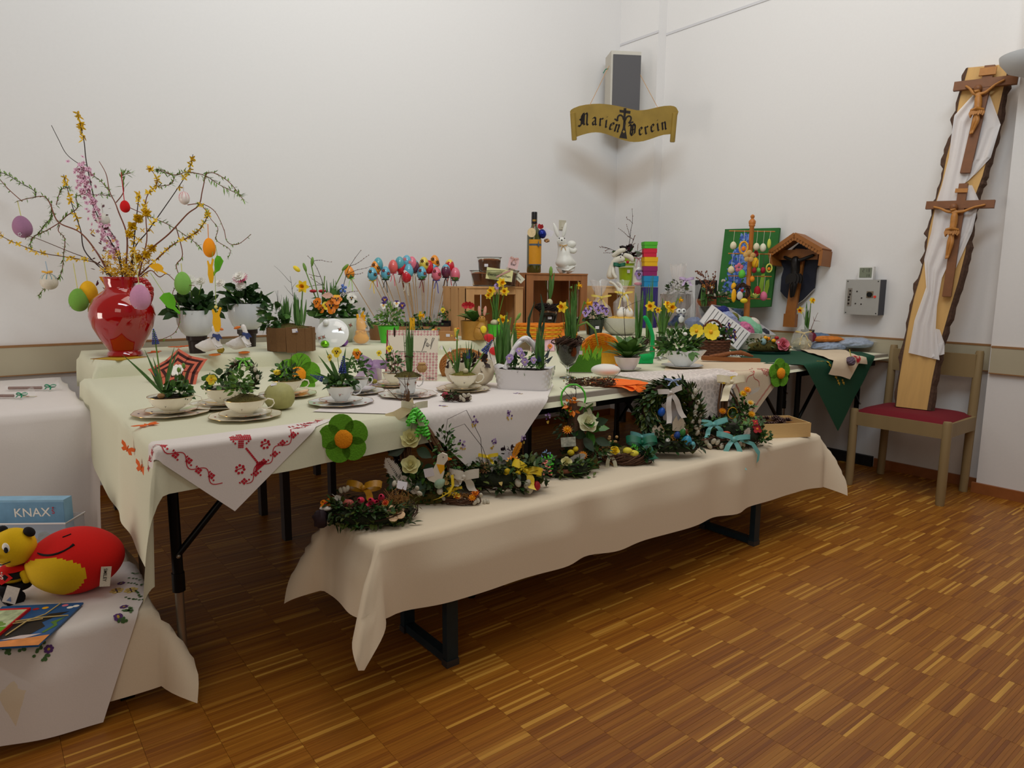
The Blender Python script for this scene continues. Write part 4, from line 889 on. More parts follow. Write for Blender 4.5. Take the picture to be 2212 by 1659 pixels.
# round candle
t = T('ball_candle', 'round pale olive-green candle with a price sticker', 'candle', 605, 883, TOP+.004)
MB().lathe([(.01, 0), (14, .3), (24, 5), (30, 15), (32, 26), (30, 38), (23, 49), (12, 55.5), (.01, 57)], 32).build('wax', pm('olive_wax', (168, 164, 104), .55, .1, .12), t); MB().tube([(0, 0, 56), (0, 0, 61)], .8, 5).build('wick', STICK, t)
MB().box((0, 0, 0), (12, 9, .5), 0, TR((-7, -12, 54.6), (.35, -.15, .2))).build('price_sticker', STICK, t)
# felt flowers
def felt_flower(label, p, rot, R, ry, n=5, kind='pin', mP=GRF, mC=ORC):
    t = thing('felt_flower', label, 'felt flower', p, rot, None, px(1, p))
    for k in range(n):
        a = 6.283*k/n+ry; pts = []
        for i in range(18): e = 6.283*i/18; x, y = R*.57+R*.47*math.cos(e), R*.52*math.sin(e); pts.append((x*math.cos(a)-y*math.sin(a), x*math.sin(a)+y*math.cos(a)))
        b = MB(); b.prism(pts, -1.2, 1.2, 0, Matrix.Rotation(math.pi/2, 4, 'X')); b.build('petal', mP, t, smooth=False)
    MB().ell((0, -4, 0), (R*.38, 6, R*.38), 0, 18, 10, noise=.05).build('centre', mC, t); return t
felt_flower('green felt flower with orange centre standing behind the ranunculus cup', at(646, 836, TOP)+V((0, 0, .055)), (-.2, 0, face(at(646, 830, TOP))), 46, .2)
p = atY(743, 948, 2.07); felt_flower('large green felt flower with orange centre fixed to the mint table edge', p, (-.05, 0, face(p)), 53, 1.75)
p = atY(1684, 806, 2.085); felt_flower('small green felt flower with orange centre beside the linen cloth', p, (-.05, 0, face(p)+.5), 31, 1.6)
# crocheted pot cloth leaning on the step
m_sal = pm('salmon_wool', (206, 104, 80), .95, .15, .6, bump=.6); m_brn = pm('brown_wool', (62, 28, 24), .95, .2, .6, bump=.6)
p = at(385, 828, TOP)+V((0, 0, .055)); t = thing('crochet_mat', 'brown and salmon crocheted leaf-star mat with white centre', 'crochet mat', p, (-.75, 0, face(p)), None, px(1, p))
b = MB()
for k in range(5):
    a = 6.283*k/5+.55
    for i in range(6):
        f = 1-i/6.2; pts = []
        for x, y in ((8, -16), (34, -30), (60, -4), (66, 0), (60, 4), (34, 30), (8, 16)):
            X, Y = 8+(x-8)*f, y*f; pts.append((X*math.cos(a)-Y*math.sin(a), X*math.sin(a)+Y*math.cos(a)))
        b.prism(pts, -1-i*.0, .6*i, i % 2, Matrix.Rotation(math.pi/2, 4, 'X'))
b.build('leaf_points', [m_sal, m_brn], t, smooth=False)
b = MB()
for k in range(10): a = .6283*k; b.ell((11*math.cos(a), -5, 11*math.sin(a)), (4.5, 3, 4.5), 0, 8, 6)
b.ell((0, -5, 0), (10, 3, 10), 0, 12, 6); b.build('centre_flower', WHT, t)
# orange butterflies (felt garland) and coasters
BUT = pm('orange_paper', (226, 96, 16), .85, .1)
def butterfly(label, p, rot, S, mI=BUT):
    t = thing('butterfly', label, 'paper butterfly', p, rot, 'orange paper butterflies', px(1, p)); 
    for s in (-1, 1):
        b = MB(); b.prism([(0, 0), (s*S*.5, S*.42), (s*S, S*.5), (s*S*.95, S*.15), (s*S*.55, 0), (s*S*.8, -S*.3), (s*S*.45, -S*.45), (0, -S*.12)], -.4, .4); b.build('wing', mI, t, smooth=False)
    MB().tube([(0, S*.35, 0), (0, -S*.3, 0)], 1.2, 5).build('body', mI, t)
    return t
p = at(318, 917, TOP+.008); butterfly('orange paper butterfly lying beside the grape hyacinth cup', p, (0, 0, .4), 28)
p = V((.362, 2.28, .735)); butterfly('orange paper butterfly hanging on the mint cloth side', p, (1.5, .2, -1.3), 26)
p = V((.352, 2.44, .765)); butterfly('orange paper butterfly at the outer edge of the mint cloth', p, (1.5, .4, -1.1), 22)
p = at(395, 748, TIER+.004); butterfly('orange paper butterfly beside the red jug', p, (0, 0, .3), 26)
p = at(335, 760, TIER+.004); butterfly('flat orange paper butterfly before the jug on the raised table', p, (0, 0, 1.2), 24)
p = at(268, 778, TIER+.0025); t = thing('napkin', 'yellow paper napkin with dark red edge under the jug', 'napkin', p+V((0, .12, 0)), (0, 0, .6), None, px(1, p))
MB().box((0, 0, 0), (80, 80, .7)).build('paper', pm('yellow_napkin', (200, 168, 40), .8, .05), t, smooth=False)
b = MB()
for s in (-1, 1): b.box((s*38, 0, .5), (3, 80, .4)); b.box((0, s*38, .5), (80, 3, .4))
b.build('border', pm('maroon', (120, 20, 30)), t, smooth=False)
# ------------------------------------------------------------------ red jug with branches
m_jug = pm('red_glaze', (158, 6, 10), .08, .04, .05, coat=1)
jp = at(271, 768, TIER+.004); js = px(1, jp); jug = thing('jug', 'glossy red ceramic jug with rope handle holding decorated branches', 'jug', jp, face(jp), None, js)
def spout(a, z): d = (a-math.pi+6.283) % 6.283; d = min(d, 6.283-d); return 1+(.3*math.exp(-(d/.35)**2) if z > 158 else .08*math.exp(-(d/.4)**2) if z > 148 else 0)
MB().lathe([(.01, 0), (33, 0), (35, 3), (33, 9), (30, 12), (34, 18), (46, 38), (58, 62), (64, 86), (62, 104), (53, 122), (40, 133), (31, 140), (28, 147), (31, 155), (30, 160), (33, 168), (31, 168), (28, 158), (26, 147), (.01, 140)], 48, wob=spout).build('body', m_jug, jug)
hp = [V(q) for q in ((28, 0, 158), (42, 0, 163), (56, 0, 158), (65, 0, 142), (64, 0, 126), (58, 0, 112), (56, 0, 104))]
hc = []
for i in range(41):
    f = i/40*(len(hp)-1); j = min(int(f), len(hp)-2); g_ = f-j; hc.append(hp[j]*(1-g_)+hp[j+1]*g_)
b = MB()
for ph in (0, math.pi): b.tube([q+V((2.6*math.cos(i*.8+ph)*.6, 3*math.sin(i*.8+ph), 2.6*math.cos(i*.8+ph))) for i, q in enumerate(hc)], 4, 8)
b.build('rope_handle', m_jug, jug)
BR = thing('branch_bunch', 'bunch of curly willow, forsythia and pink plum branches in the red jug', 'branches', jp, Matrix((RT, FW, UP)).transposed().to_euler(), None, js)
kk = lambda P: [((a/3.95)-271, 0, 768-(220+b/3.95)) for a, b in P]
def branch(P, r=1.1, m=TWIG, name='branch', dy=0, tipr=.65):
    r *= 1.2
    q = [V(x) for x in kk(P)]; n = len(q)
    for i, v in enumerate(q): v.y = dy*(i/max(1, n-1))+2.5*math.sin(i*1.7)
    out = []
    for i in range(n-1):
        p0, p1, p2, p3 = q[max(0, i-1)], q[i], q[i+1], q[min(n-1, i+2)]
        for k in range(6):
            t = k/6; out.append(.5*((2*p1)+(p2-p0)*t+(2*p0-5*p1+4*p2-p3)*t*t+(3*p1-p0-3*p2+p3)*t**3))
    out.append(q[-1]); N = len(out)
    MB().tube(out, [r*(1-i/N)+tipr*i/N for i in range(N)], 6).build(name, m, BR); return out
def willow(out, dens=.8, lo=.25, L=9):
    L *= 1.35; dens = min(1, dens*1.3)
    b = MB(); n = len(out)
    for i in range(int(n*lo), n):
        for k in range(3):
            if rnd.random() < dens: d = (out[i]-out[max(0, i-1)]).normalized(); b.leaf(out[i], d*.7+Rv(0, -.9, .9), L*rnd.uniform(.5, 1.1), 3.0, .1, 0, 2)
    if b.v: b.build('leaves', G3, BR, kind='stuff')
def fors(out, dens=.5, lo=.2, S=7):
    S *= 1.25; dens = min(1, dens*1.35); out = [q for q in out for _ in (0, 1)]
    n = len(out); b = MB()
    for i in range(int(n*lo), n):
        if rnd.random() < dens:
            c = out[i]+Rv(0, -2, 2); ax = (Rv(0, -1, 1)+V((0, -.8, -.3))).normalized(); x = ax.orthogonal().normalized(); y = ax.cross(x)
            for k in range(4): a = k*1.571; b.leaf(c, x*math.cos(a)+y*math.sin(a)+ax*.5, S*rnd.uniform(.8, 1.2), S*.42, .0, 0, 3, up=ax)
    if b.v: b.build('forsythia_blossom', pm('forsythia', (222, 180, 16), .5, .12), BR, kind='stuff')
B1 = branch([(1060, 1560), (1080, 1250), (1075, 1100), (1020, 950), (980, 860), (930, 760), (910, 620), (850, 510)], 1.6, TWIGR)
B2 = branch([(1050, 1560), (990, 1200), (840, 960), (740, 550), (700, 320), (655, 150), (645, 70)], 1.3, TWIGD, dy=8); fors(B2[18:], .3, .3, 9)
B3 = branch([(1000, 1560), (930, 1470), (830, 1280), (700, 1120), (510, 1030), (440, 870), (400, 820), (310, 830), (170, 860)], 1.8, TWIGR, dy=-12); willow(B3, .35, .5)
willow(branch([(190, 850), (70, 740), (0, 640), (-20, 600)], .8, TWIGR, dy=-12), 1, .3); willow(branch([(300, 820), (290, 760), (160, 680), (60, 620), (0, 615)], .7, TWIGD, dy=-4), 1, .1, 10)
willow(branch([(510, 1030), (400, 1090), (280, 1160), (265, 1240)], .9, TWIGR), .9, .3)
B5 = branch([(1010, 1560), (850, 1390), (650, 1340), (400, 1300), (160, 1210), (30, 1140)], 1.1, TWIG, dy=-20); fors(B5, .35, .25, 7)
branch([(940, 1480), (820, 1370), (600, 1280), (300, 1160), (240, 1180)], .9, TWIG, dy=-10)
B7 = branch([(510, 1050), (490, 1100), (550, 1170), (540, 1320), (520, 1420), (480, 1500), (360, 1600), (320, 1650)], .8, TWIGR, dy=6); willow(B7, .5, .2)
willow(branch([(510, 1030), (560, 970), (660, 900), (660, 800), (850, 790), (930, 800)], .9, TWIGR, dy=4), .9, 0, 11); willow(branch([(440, 870), (430, 960), (420, 1010), (380, 1060), (330, 1120)], .6, TWIG), 1.3, 0)
willow(branch([(480, 880), (500, 780), (540, 740), (600, 740)], .7, TWIGR), 1.2, 0); branch([(740, 540), (660, 520), (560, 440), (490, 310), (420, 190)], .7, TWIGD, dy=6)
B4 = branch([(1030, 1560), (740, 1300), (700, 1100), (640, 900), (560, 630)], 1.2, TWIGD, dy=-8); fors(B4, .3, .5, 8)
B8 = branch([(1150, 1560), (1180, 1480), (1250, 1300), (1450, 1130), (1600, 960), (1700, 880), (1740, 750), (1790, 610), (1950, 680), (2090, 850)], 1.7, TWIGR, dy=-6); willow(B8, .9, .7, 10)
B9 = branch([(1090, 1560), (1140, 1250), (1250, 1110), (1400, 900), (1530, 690), (1600, 560), (1635, 440)], 1.1, TWIGD, dy=8); fors(B9, .2, .3, 8)
B10 = branch([(1190, 1480), (1380, 1300), (1500, 1210), (1620, 1160), (1720, 1080), (1780, 950), (1700, 880)], 1.4, TWIGR, dy=-8); willow(B10, .7, .2); fors(B10, .25, .1, 7)
B11 = branch([(1110, 1560), (1240, 1230), (1250, 1000), (1260, 820), (1340, 700), (1320, 620), (1280, 570)], 1.1, TWIGR, dy=-4); fors(B11, .35, .4, 8)
willow(branch([(1340, 720), (1450, 700), (1480, 640), (1400, 590), (1330, 570)], .7, TWIGR), 1, 0); willow(branch([(1340, 580), (1480, 620), (1600, 600), (1750, 630), (1860, 700), (1980, 760), (2050, 790)], .8, TWIGR, dy=4), 1, 0, 12)
B12 = branch([(1600, 880), (1720, 870), (1840, 940), (1920, 1090), (1950, 1200), (2040, 1220), (2160, 1140)], .8, TWIGR, dy=-10); willow(B12, .25, 0, 5)
B13 = branch([(1500, 1060), (1560, 1300), (1520, 1400), (1560, 1530), (1500, 1640), (1560, 1760), (1575, 1900), (1530, 1990), (1390, 2050)], .9, TWIGR, dy=-30); willow(B13, .4, .1, 6)
B14 = branch([(1190, 1500), (1290, 1440), (1380, 1500), (1460, 1480), (1560, 1560), (1700, 1580)], 1, TWIGR, dy=-24); willow(B14, .2, .3, 5)
B15 = branch([(1120, 1560), (1130, 1250), (1170, 900), (1190, 770)], 1.4, TWIGD, dy=4); fors(B15, .3, .2, 8)
willow(branch([(990, 860), (1050, 760), (1040, 640), (1120, 610)], .9, TWIGR), 1.4, .4, 16); willow(branch([(930, 760), (860, 680), (800, 630)], .7, TWIGR), 1.2, 0)
willow(branch([(1100, 900), (1280, 980), (1440, 1050), (1600, 1150), (1700, 1230)], .7, TWIGR), .8, .2); willow(branch([(1720, 870), (1790, 990), (1860, 1080), (1850, 1180), (1960, 1260), (1940, 1330)], .6, TWIGR), .5, .3, 6)
b = MB()
for i in range(170):                                # dense forsythia over the mouth of the jug
    c = V((rnd.gauss(0, 24), rnd.uniform(-18, 14), 172+abs(rnd.gauss(0, 30)))); c.x *= .7+(c.z-172)/90; ax = (Rv(0, -1, 1)+V((0, -.9, 0))).normalized(); x = ax.orthogonal().normalized(); y = ax.cross(x)
    for k in range(4): a = k*1.571; b.leaf(c, x*math.cos(a)+y*math.sin(a)+ax*.5, rnd.uniform(6, 9), 2.6, 0, 0, 3, up=ax)
b.build('forsythia_blossom', pm('forsythia_deep', (206, 160, 14), .5, .15), BR, kind='stuff')
for P, d in (([(1180, 1000), (1130, 1060), (1110, 1130)], 1), ([(1250, 950), (1180, 990), (1130, 1060)], 1), ([(1300, 1250), (1250, 1300), (1180, 1330)], 1)): fors([V(q) for q in kk(P) for _ in range(9)], d, 0, 8)
BP = branch([(1060, 1560), (1000, 1300), (900, 1100), (800, 860), (740, 700), (710, 560)], 1.3, TWIGD, dy=-10)
b = MB()
for q in BP[6:]:
    for k in range(7):
        c = q+V((rnd.gauss(0, 9), rnd.uniform(-10, 6), rnd.gauss(0, 7))); ax = (Rv(0, -1, 1)+V((0, -1.2, 0))).normalized(); x = ax.orthogonal().normalized(); y = ax.cross(x)
        for j in range(5): a = j*1.256; b.leaf(c, x*math.cos(a)+y*math.sin(a)+ax*.25, 4.6, 4, 0, 0, 2, up=ax, tip=.3)
        b.ell(c+ax, .9, 1, 5, 3)
b.build('plum_blossom', [pm('plum_pink', (214, 164, 186), .6, .1), pm('plum_eye', (110, 40, 60))], BR, kind='stuff')
bush(BR, (-45, -8, 210), (20, 10, 130), 36, 10, 5, [pm('plum_leaf', (84, 34, 40), .5, .2)], 'plum_leaves', up=-1)
# hanging eggs and felt figures
JR = jug.rotation_euler.to_matrix()
def hang(name, label, cat, X, Y, dy, group=None):
    D = (jp-EYE).dot(FW); p = EYE+ray(X, Y)*(D+dy*js); return thing(name, label, cat, p, face(p), group, js)
def hegg(label, X, Y, r, m, top, dy=0, el=1.28, cord=(206, 200, 120), tilt=0):
    t = hang('hanging_egg', label, 'Easter egg', X, Y, dy, 'eggs hanging in the branches'); M = Matrix.Rotation(tilt, 4, 'Y')
    MB().ell((0, 0, 0), (r, r, r*el), 0, 20, 14, M, egg=.1).build('shell', m, t); MB().tube([(-.6, 0, r*el*.97), ((top[0]-X), 0, Y-top[1])], .9, 5).build('hanging_loop', pm('loop_%d' % cord[0], cord, .6), t); return t
VEL = pm('mauve_flock', (158, 112, 142), .9, .06); GRE = pm('green_flock', (110, 158, 60), .9, .06); YLE = pm('yellow_flock', (226, 170, 20), .9, .06); ORE = pm('orange_flock', (240, 146, 10), .9, .05); LGE = pm('light_green_flock', (122, 172, 78), .9, .06); LLE = pm('lilac_flock', (192, 134, 164), .9, .06)
def gem(t, x, z, r, n=5, y=None):
    b = MB(); y = -18.5 if y is None else y
    for k in range(n): a = 6.283*k/n; b.ell((x+3*math.cos(a), y, z+3*math.sin(a)), 1.3, 0, 6, 4)
    b.build('flower_gem', pm('pearl', (206, 200, 206), .2), t)
t = hegg('mauve velvet egg hanging farthest out on the branches', 48, 490, 18.5, VEL, (43, 435), 0, 1.28, tilt=-.15); gem(t, 5, -17, 2, y=-17)
t = hegg('green velvet egg with pearl flowers hanging beside the jug', 170, 648, 19, GRE, (165, 570), -10, 1.3); gem(t, -10, -12, 2, y=-14)
hegg('yellow velvet egg hanging behind the green one', 191, 631, 18, YLE, (186, 555), 4, 1.35)
t = hegg('lilac velvet egg hanging before the jug', 303, 642, 19.5, LLE, (297, 555), -95, 1.32); gem(t, -4, -19, 2, 6, y=-12); gem(t, -14, -4, 2, 4, y=-13)
hegg('orange velvet egg hanging in the branches above the white pots', 452, 535, 13, ORE, (452, 485), 0, 1.6, (226, 140, 60)); hegg('pale green egg hanging before the white-flowered pot', 395, 612, 17, LGE, (394, 570), -16, 1.45)
hegg('small red egg on a red ribbon in the middle of the branches', 270, 446, 10, pm('red_flock', (200, 10, 14), .9, .05), (267, 375), -6, 1.3, (190, 20, 40))
t = hegg('white and blue-striped egg with gold bow hanging over the wall rail', 106, 608, 17, pm('bead_white', (206, 196, 180), .5, .1), (102, 565), 0, 1.05, (160, 180, 200))
for k in range(5): a = k*1.256+.3; MB().ell((0, 0, 0), (2.5, 17.6, 17.9), 0, 10, 8, Matrix.Rotation(a, 4, 'Z')).build('blue_panel', pm('teal_bead', (92, 140, 156), .4, .1), t)
bow(t, (0, -4, 18), 12, pm('gold_ribbon', (216, 160, 50), .4), tails=(0, 0))
t = hegg('white and pink striped small egg in the branches', 398, 428, 11, pm('silk_white', (224, 210, 204), .3, .05), (397, 400), 4, 1.25, (210, 200, 200))
for k in range(4): MB().ell((0, 0, 0), (1.8, 11.4, 14), 0, 8, 8, Matrix.Rotation(k*.785, 4, 'Z')).build('pink_stripe', pm('pink_silk', (206, 40, 90), .3), t)
t = hegg('white egg with a red dot between pink plum blossoms', 224, 475, 12, pm('egg_white', (206, 202, 190), .6, .05), (222, 440), 2, 1.2, (200, 200, 190)); MB().ell((-1, -11.5, 1), (2.4, 1.5, 2.4)).build('red_dot', REDP, t)
def felt_fig(label, X, Y, poly, m, dy=-20, cord=None, beads=0):
    t = hang('felt_figure', label, 'felt figure', X, Y, dy, 'felt animals on strings'); MB().prism(poly, -1, 1, 0, Matrix.Rotation(math.pi/2, 4, 'X')).build('figure', m, t, smooth=False)
    if cord: MB().tube([(0, 0, 0), (cord[0]-X, 0, Y-cord[1])], .6, 4).build('string', pm('lime_string', (150, 170, 60)), t)
    for i in range(beads): MB().ell((0, 0, 26+i*6), 3.6, 0, 10, 8).build('wooden_bead', pm('bead_wood', (214, 196, 110), .5), t)
    return t
FGR = pm('lime_felt', (92, 170, 24), .9, .05); FYE = pm('sun_felt', (230, 170, 20), .9, .05)
bird = [(-18, 4), (-8, 14), (4, 16), (12, 8), (16, -4), (14, -14), (24, -26), (22, -30), (10, -20), (-2, -16), (-10, -6)]; bunny = [(-4, -26), (4, -26), (8, -14), (8, 0), (6, 8), (12, 24), (8, 26), (2, 14), (-2, 14), (-6, 22), (-9, 20), (-7, 8), (-9, -8)]
felt_fig('lime felt bird dangling between the jug and white pot', 363, 648, bird, FGR, -40, (330, 592), 0); felt_fig('yellow felt rabbit dangling in front of the white pot', 468, 690, bunny, FYE, -40, (470, 572), 1); felt_fig('yellow felt rabbit hanging below the orange egg', 455, 585, [(x*.7, z) for x, z in bunny], FYE, -16, (462, 545)); felt_fig('lime felt bird hanging beside the orange egg', 472, 568, [(-x*.6, z) for x, z in bird], FGR, -8, (468, 530))
felt_fig('yellow felt bird resting on the jug rim', 338, 577, [(x*.9, z*.5) for x, z in bird], FYE, -20)
# ------------------------------------------------------------------ raised back table, from the jug to the corner
DPOT = pm('dark_brown_pot', (34, 18, 14), .4, .1); ENAM = pm('white_enamel', (214, 216, 220), .15, .02, coat=.4)
def bellis_pot(label, X, Y, fl, bw=39):
    t = T('flower_bowl', label, 'potted daisies', X, Y, TIER+.003); 
    MB().lathe([(.01, 0), (16, 0), (18, 26), (21, 28), (21, 37), (.01, 37)], 24).build('plastic_pot', DPOT, t)
    MB().lathe([(.01, 36), (20, 36), (30, 46), (37, 62), (bw, 78), (bw, 92), (bw-1.5, 92), (35, 64), (.01, 50)], 32).build('bowl', ENAM, t); MB().lathe([(.01, 86), (37, 86)], 20).build('soil', SOIL, t)
    bush(t, (0, 0, 88), (46, 32, 40), 110, 27, 18, [G1, G1, pm('leaf_deep', (36, 68, 26), .45, .3)], 'leaves', up=-.15, inner=.3, droop=.3); stalks(t, (0, 0, 90), [(f[0], -26, f[1]-3) for f in fl], STEM, 1)
    for x, z, r, two in fl: bellis(t, (x, -30, z), (0, -.7, .7), r, WHT, pm('bellis_pink', (196, 70, 110), .5, .2) if two else None)
bellis_pot('white bowl of large white daisies standing on a dark pot', 427, 762, [(4, 152, 18, 0), (30, 152, 12, 0)])
bellis_pot('white bowl of daisies with one pink-rimmed flower', 536, 748, [(2, 146, 16, 1), (3, 128, 12, 0), (-40, 134, 11, 0)])
# geese
GOO = pm('goose_white', (222, 216, 214), .6, .04, bump=.1); BILL = pm('goose_orange', (214, 112, 30), .5, .08); CHK = pm('blue_check', (60, 74, 128), .8, .5, .9)
def goose(label, X, Y, flip, head_flip, sc=1):
    t = T('goose_figure', label, 'goose figurine', X, Y, TIER+.003); f = flip; hf = head_flip; s = sc
    skin('body', [(-2*f*s, 0, 20*s, 14*s), (-18*f*s, 0, 18*s, 9*s), (-34*f*s, 0, 20*s, 3*s), (9*f*s, 0, 26*s, 11.5*s), (12*f*s, 0, 38*s, 6.5*s), (9*f*s, 0, 50*s, 5*s), (7*f*s, 0, 58*s, 7*s), (7*f*s+5*hf*s, -2, 58*s, 5*s)], [(0, 1), (1, 2), (0, 3), (3, 4), (4, 5), (5, 6), (6, 7)], GOO, t)
    b = MB(); b.leaf((5*f*s, -12*s, 26*s), (-1*f, -.1, -.1), 30*s, 17*s, 0, 0, 5, up=(0, -1, .2), cup=-.4); b.build('wing', GOO, t)
    b = MB(); M = TR((7*f*s+10*hf*s, -2, 56*s), (0, (.25)*hf, 0)); b.ell((3*hf*s, 0, 0), (8*s, 4.5*s, 3.2*s), 0, 10, 6, M); b.build('bill', BILL, t)
    for y in (-6, 4): b = MB(); b.ell((6*f*s, y*s, 2), (11*s, 5*s, 2.4), 0, 10, 5); b.build('foot', BILL, t)
    for y in (-5.5,): MB().ell((7*f*s+4*hf*s, y*s-1, 61*s), 1.1*s, 0, 6, 4).build('eye', GBLK, t)
    MB().lathe([(7*s, -3*s), (8*s, 0), (6.5*s, 4*s)], 16, 0, TR((11*f*s, 0, 41*s), (0, .2*f, 0))).build('neckerchief', CHK, t)
    k = MB(); k.leaf((13*f*s, -6*s, 42*s), (1, -.3, -.2), 16*s, 9*s, .2, 0, 3, up=(0, -1, 0)); k.leaf((13*f*s, -6*s, 42*s), (.6, -.3, -.8), 14*s, 9*s, .1, 0, 3, up=(0, -1, 0)); k.build('kerchief_knot', CHK, t)
goose('white ceramic goose looking away, partly behind a felt rabbit', 458, 768, 1, 1, 1.05); goose('white ceramic goose with checked kerchief looking back at the jug', 522, 763, 1, -1)
def foil(label, X, Y, rgb, r=7, z=TIER):
    t = T('chocolate_egg', label, 'chocolate egg', X, Y, z+.002, 'foil-wrapped chocolate eggs'); MB().ell((0, 0, r), (r*1.15, r, r), 0, 14, 9, noise=.04).build('foil', mat('foil_%d_%d' % rgb[:2], rgb, .25, .7, var=.2, scale=.5), t, smooth=False)
foil('gold foil chocolate egg between the two geese', 477, 763, (190, 160, 60)); foil('lime foil chocolate egg before the wooden planter', 702, 751, (120, 190, 40), 8); foil('blue foil chocolate egg beside the lime one', 720, 748, (50, 80, 160), 9); foil('violet foil chocolate egg beside the yellow rabbit candle', 742, 748, (150, 100, 190), 9)
# wooden planter
t = T('wooden_planter', 'planter of upright split-wood slabs with daffodil and moss', 'planter', 630, 757, TIER+.003); SLAB = wood('split_wood', (112, 78, 44), .6, .4, .85, (1, 1, .1))
for k in range(14):
    a = 6.283*k/14; x, y = 46*math.cos(a), 30*math.sin(a); b = MB(); b.box((0, 0, 25), (20, 9, 50+rnd.uniform(-3, 4)), 0, TR((x*.97, y*.97, 0), (.0, 0, math.atan2(y/30/30, x/46/46)+math.pi/2)), taper=1.06); b.build('slab', SLAB, t, smooth=False)
MB().lathe([(.01, 44), (40, 43)], 20, 0, Matrix.Diagonal((1.05, .68, 1, 1))).build('soil', SOIL, t); mound(t, 44, 46, 12, MOSS, 'moss', 200, 29)
MB().box((24, -35, 43), (11, 1, 8), 0, Matrix.Rotation(-.1, 4, 'Y')).build('price_sticker', STICK, t, smooth=False)
blades(t, (-10, 0, 52), 18, 70, 6, .3, G4, rad=6); blades(t, (18, 0, 52), 16, 76, 7, .25, G4, rad=8); bush(t, (-34, 0, 58), (22, 18, 40), 36, 24, 17, [G1, G2], 'leaves'); bush(t, (-48, 0, 52), (18, 12, 30), 30, 9, 7, [G1, G5], 'ivy', up=-.6)
daffodil(t, (20, 0, 52), (32, -10, 137), (.1, -1, .0), 15); twig(t, (-18, 0, 56), (-.1, 0, 1), 75, .8, 2, TWIGD); twig(t, (10, 4, 56), (.25, 0, 1), 105, .8, 3, TWIGD)
MB().box((24, -35.6, 43), (5, .6, 2), 0).build('price_ink', pm('violet_ink', (110, 110, 150)), t, smooth=False)
# mixed arrangement in a porcelain tureen
t = T('flower_arrangement', 'porcelain tureen with orange pansies, ivy and birch twigs', 'arrangement', 738, 738, TIER+.003); PALE = pm('pale_green_china', (204, 210, 196), .15, .02, coat=.4)
c_ = MB().lathe([(.01, 0), (22, 0), (24, 4), (38, 16), (46, 36), (44, 52), (42, 52), (40, 36), (.01, 30)], 32).build('tureen', PALE, t); sprig(c_, [((46*math.cos(a), 46*math.sin(a), 38), (math.cos(a), math.sin(a), 0)) for a in (-.9, -1.3, -.5)], PAINT, 4)
bush(t, (-14, 0, 58), (46, 26, 46), 90, 22, 14, [G1, G1, G2], 'leaves'); bush(t, (34, -8, 46), (44, 16, 26), 60, 11, 9, [G5, G3, G5], 'ivy', up=-.7)
blades(t, (-20, 0, 56), 14, 78, 6, .2, G4, rad=12)
for x, z, R, a, l, f in ((-12, 76, 17, ORG, ORG, (0, -1, .2)), (-2, 90, 13, YEL2, ORG, (.3, -1, .5)), (-42, 84, 12, ORG, ORG, (-.4, -1, .3)), (-34, 72, 10, ORG, ORG, (0, -1, 0)), (-24, 78, 10, YEL, YEL, (.2, -1, .3)), (30, 94, 12, WHT, WHT, (.1, -1, .1))): pansy(t, (x, -24, z), f, R, a, l, GBLK)
for x in (-55, -36): MB().ell((x, -10, 108), (8, 6, 3.5), 0, 12, 6).build('red_daisy', REDP, t); 
stalks(t, (-40, 0, 60), [(-55, -8, 106), (-36, -8, 106), (10, -4, 112), (-92+20, 0, 150), (-60, 2, 162), (-32, 0, 140), (8, 0, 152)], STEM, 1.2)
for x, z in ((8, 114), (12, 108), (4, 108), (14, 116), (8, 120)): MB().ell((x, -10, z), 3.4, 0, 8, 5).build('forget_me_not', pm('sky_blue', (92, 122, 196), .5), t)
for x, z, a in ((-72, 152, -.3), (-58, 164, .1), (8, 154, .8)): MB().ell((0, 0, 6), (3.5, 3.5, 10), 0, 8, 6, TR((x, 0, z), (0, a, 0))).build('daffodil_bud', G3, t)
MB().ell((0, 0, 4), (5, 5, 9), 0, 8, 6, TR((-88, 0, 152), (0, -.9, 0))).build('daffodil_bud', YEL, t)
for d, L in (((-.35, 0, 1), 160), ((.2, 0, 1), 150)): twig(t, (-12, 4, 60), d, L, 1, 4, TWIGD, buds=1)
MB().leaf((-8, -26, 98), (-1, 0, .15), 26, 14, .1, 0, 4, up=(0, -1, .3), cup=.2).build('pink_feather', pm('pink_feather', (214, 168, 150), .9), t)
t = T('porcelain_lid', 'gilt-edged porcelain tureen lid leaning beside the planter', 'lid', 708, 750, TIER+.003, tilt=(-.45, .25))
b = MB(); b.lathe([(.01, 8), (14, 7.5), (27, 5), (34, 1), (35, 0), (34, -1.5), (27, 2), (.01, 5)], 36, 0, TR((0, 0, 33), (math.pi/2, 0, 0))); l_ = b.build('lid', PORW, t); MB().ell((-18, -12, 50), (7, 6, 7), 0, 12, 8).build('knob', PORW, l_)
sprig(l_, [((14, -7.4, 44), (0, -1, .2)), ((-14, -7, 18), (0, -1, 0)), ((-22, -5, 14), (0, -1, 0))], PAINT, 4)
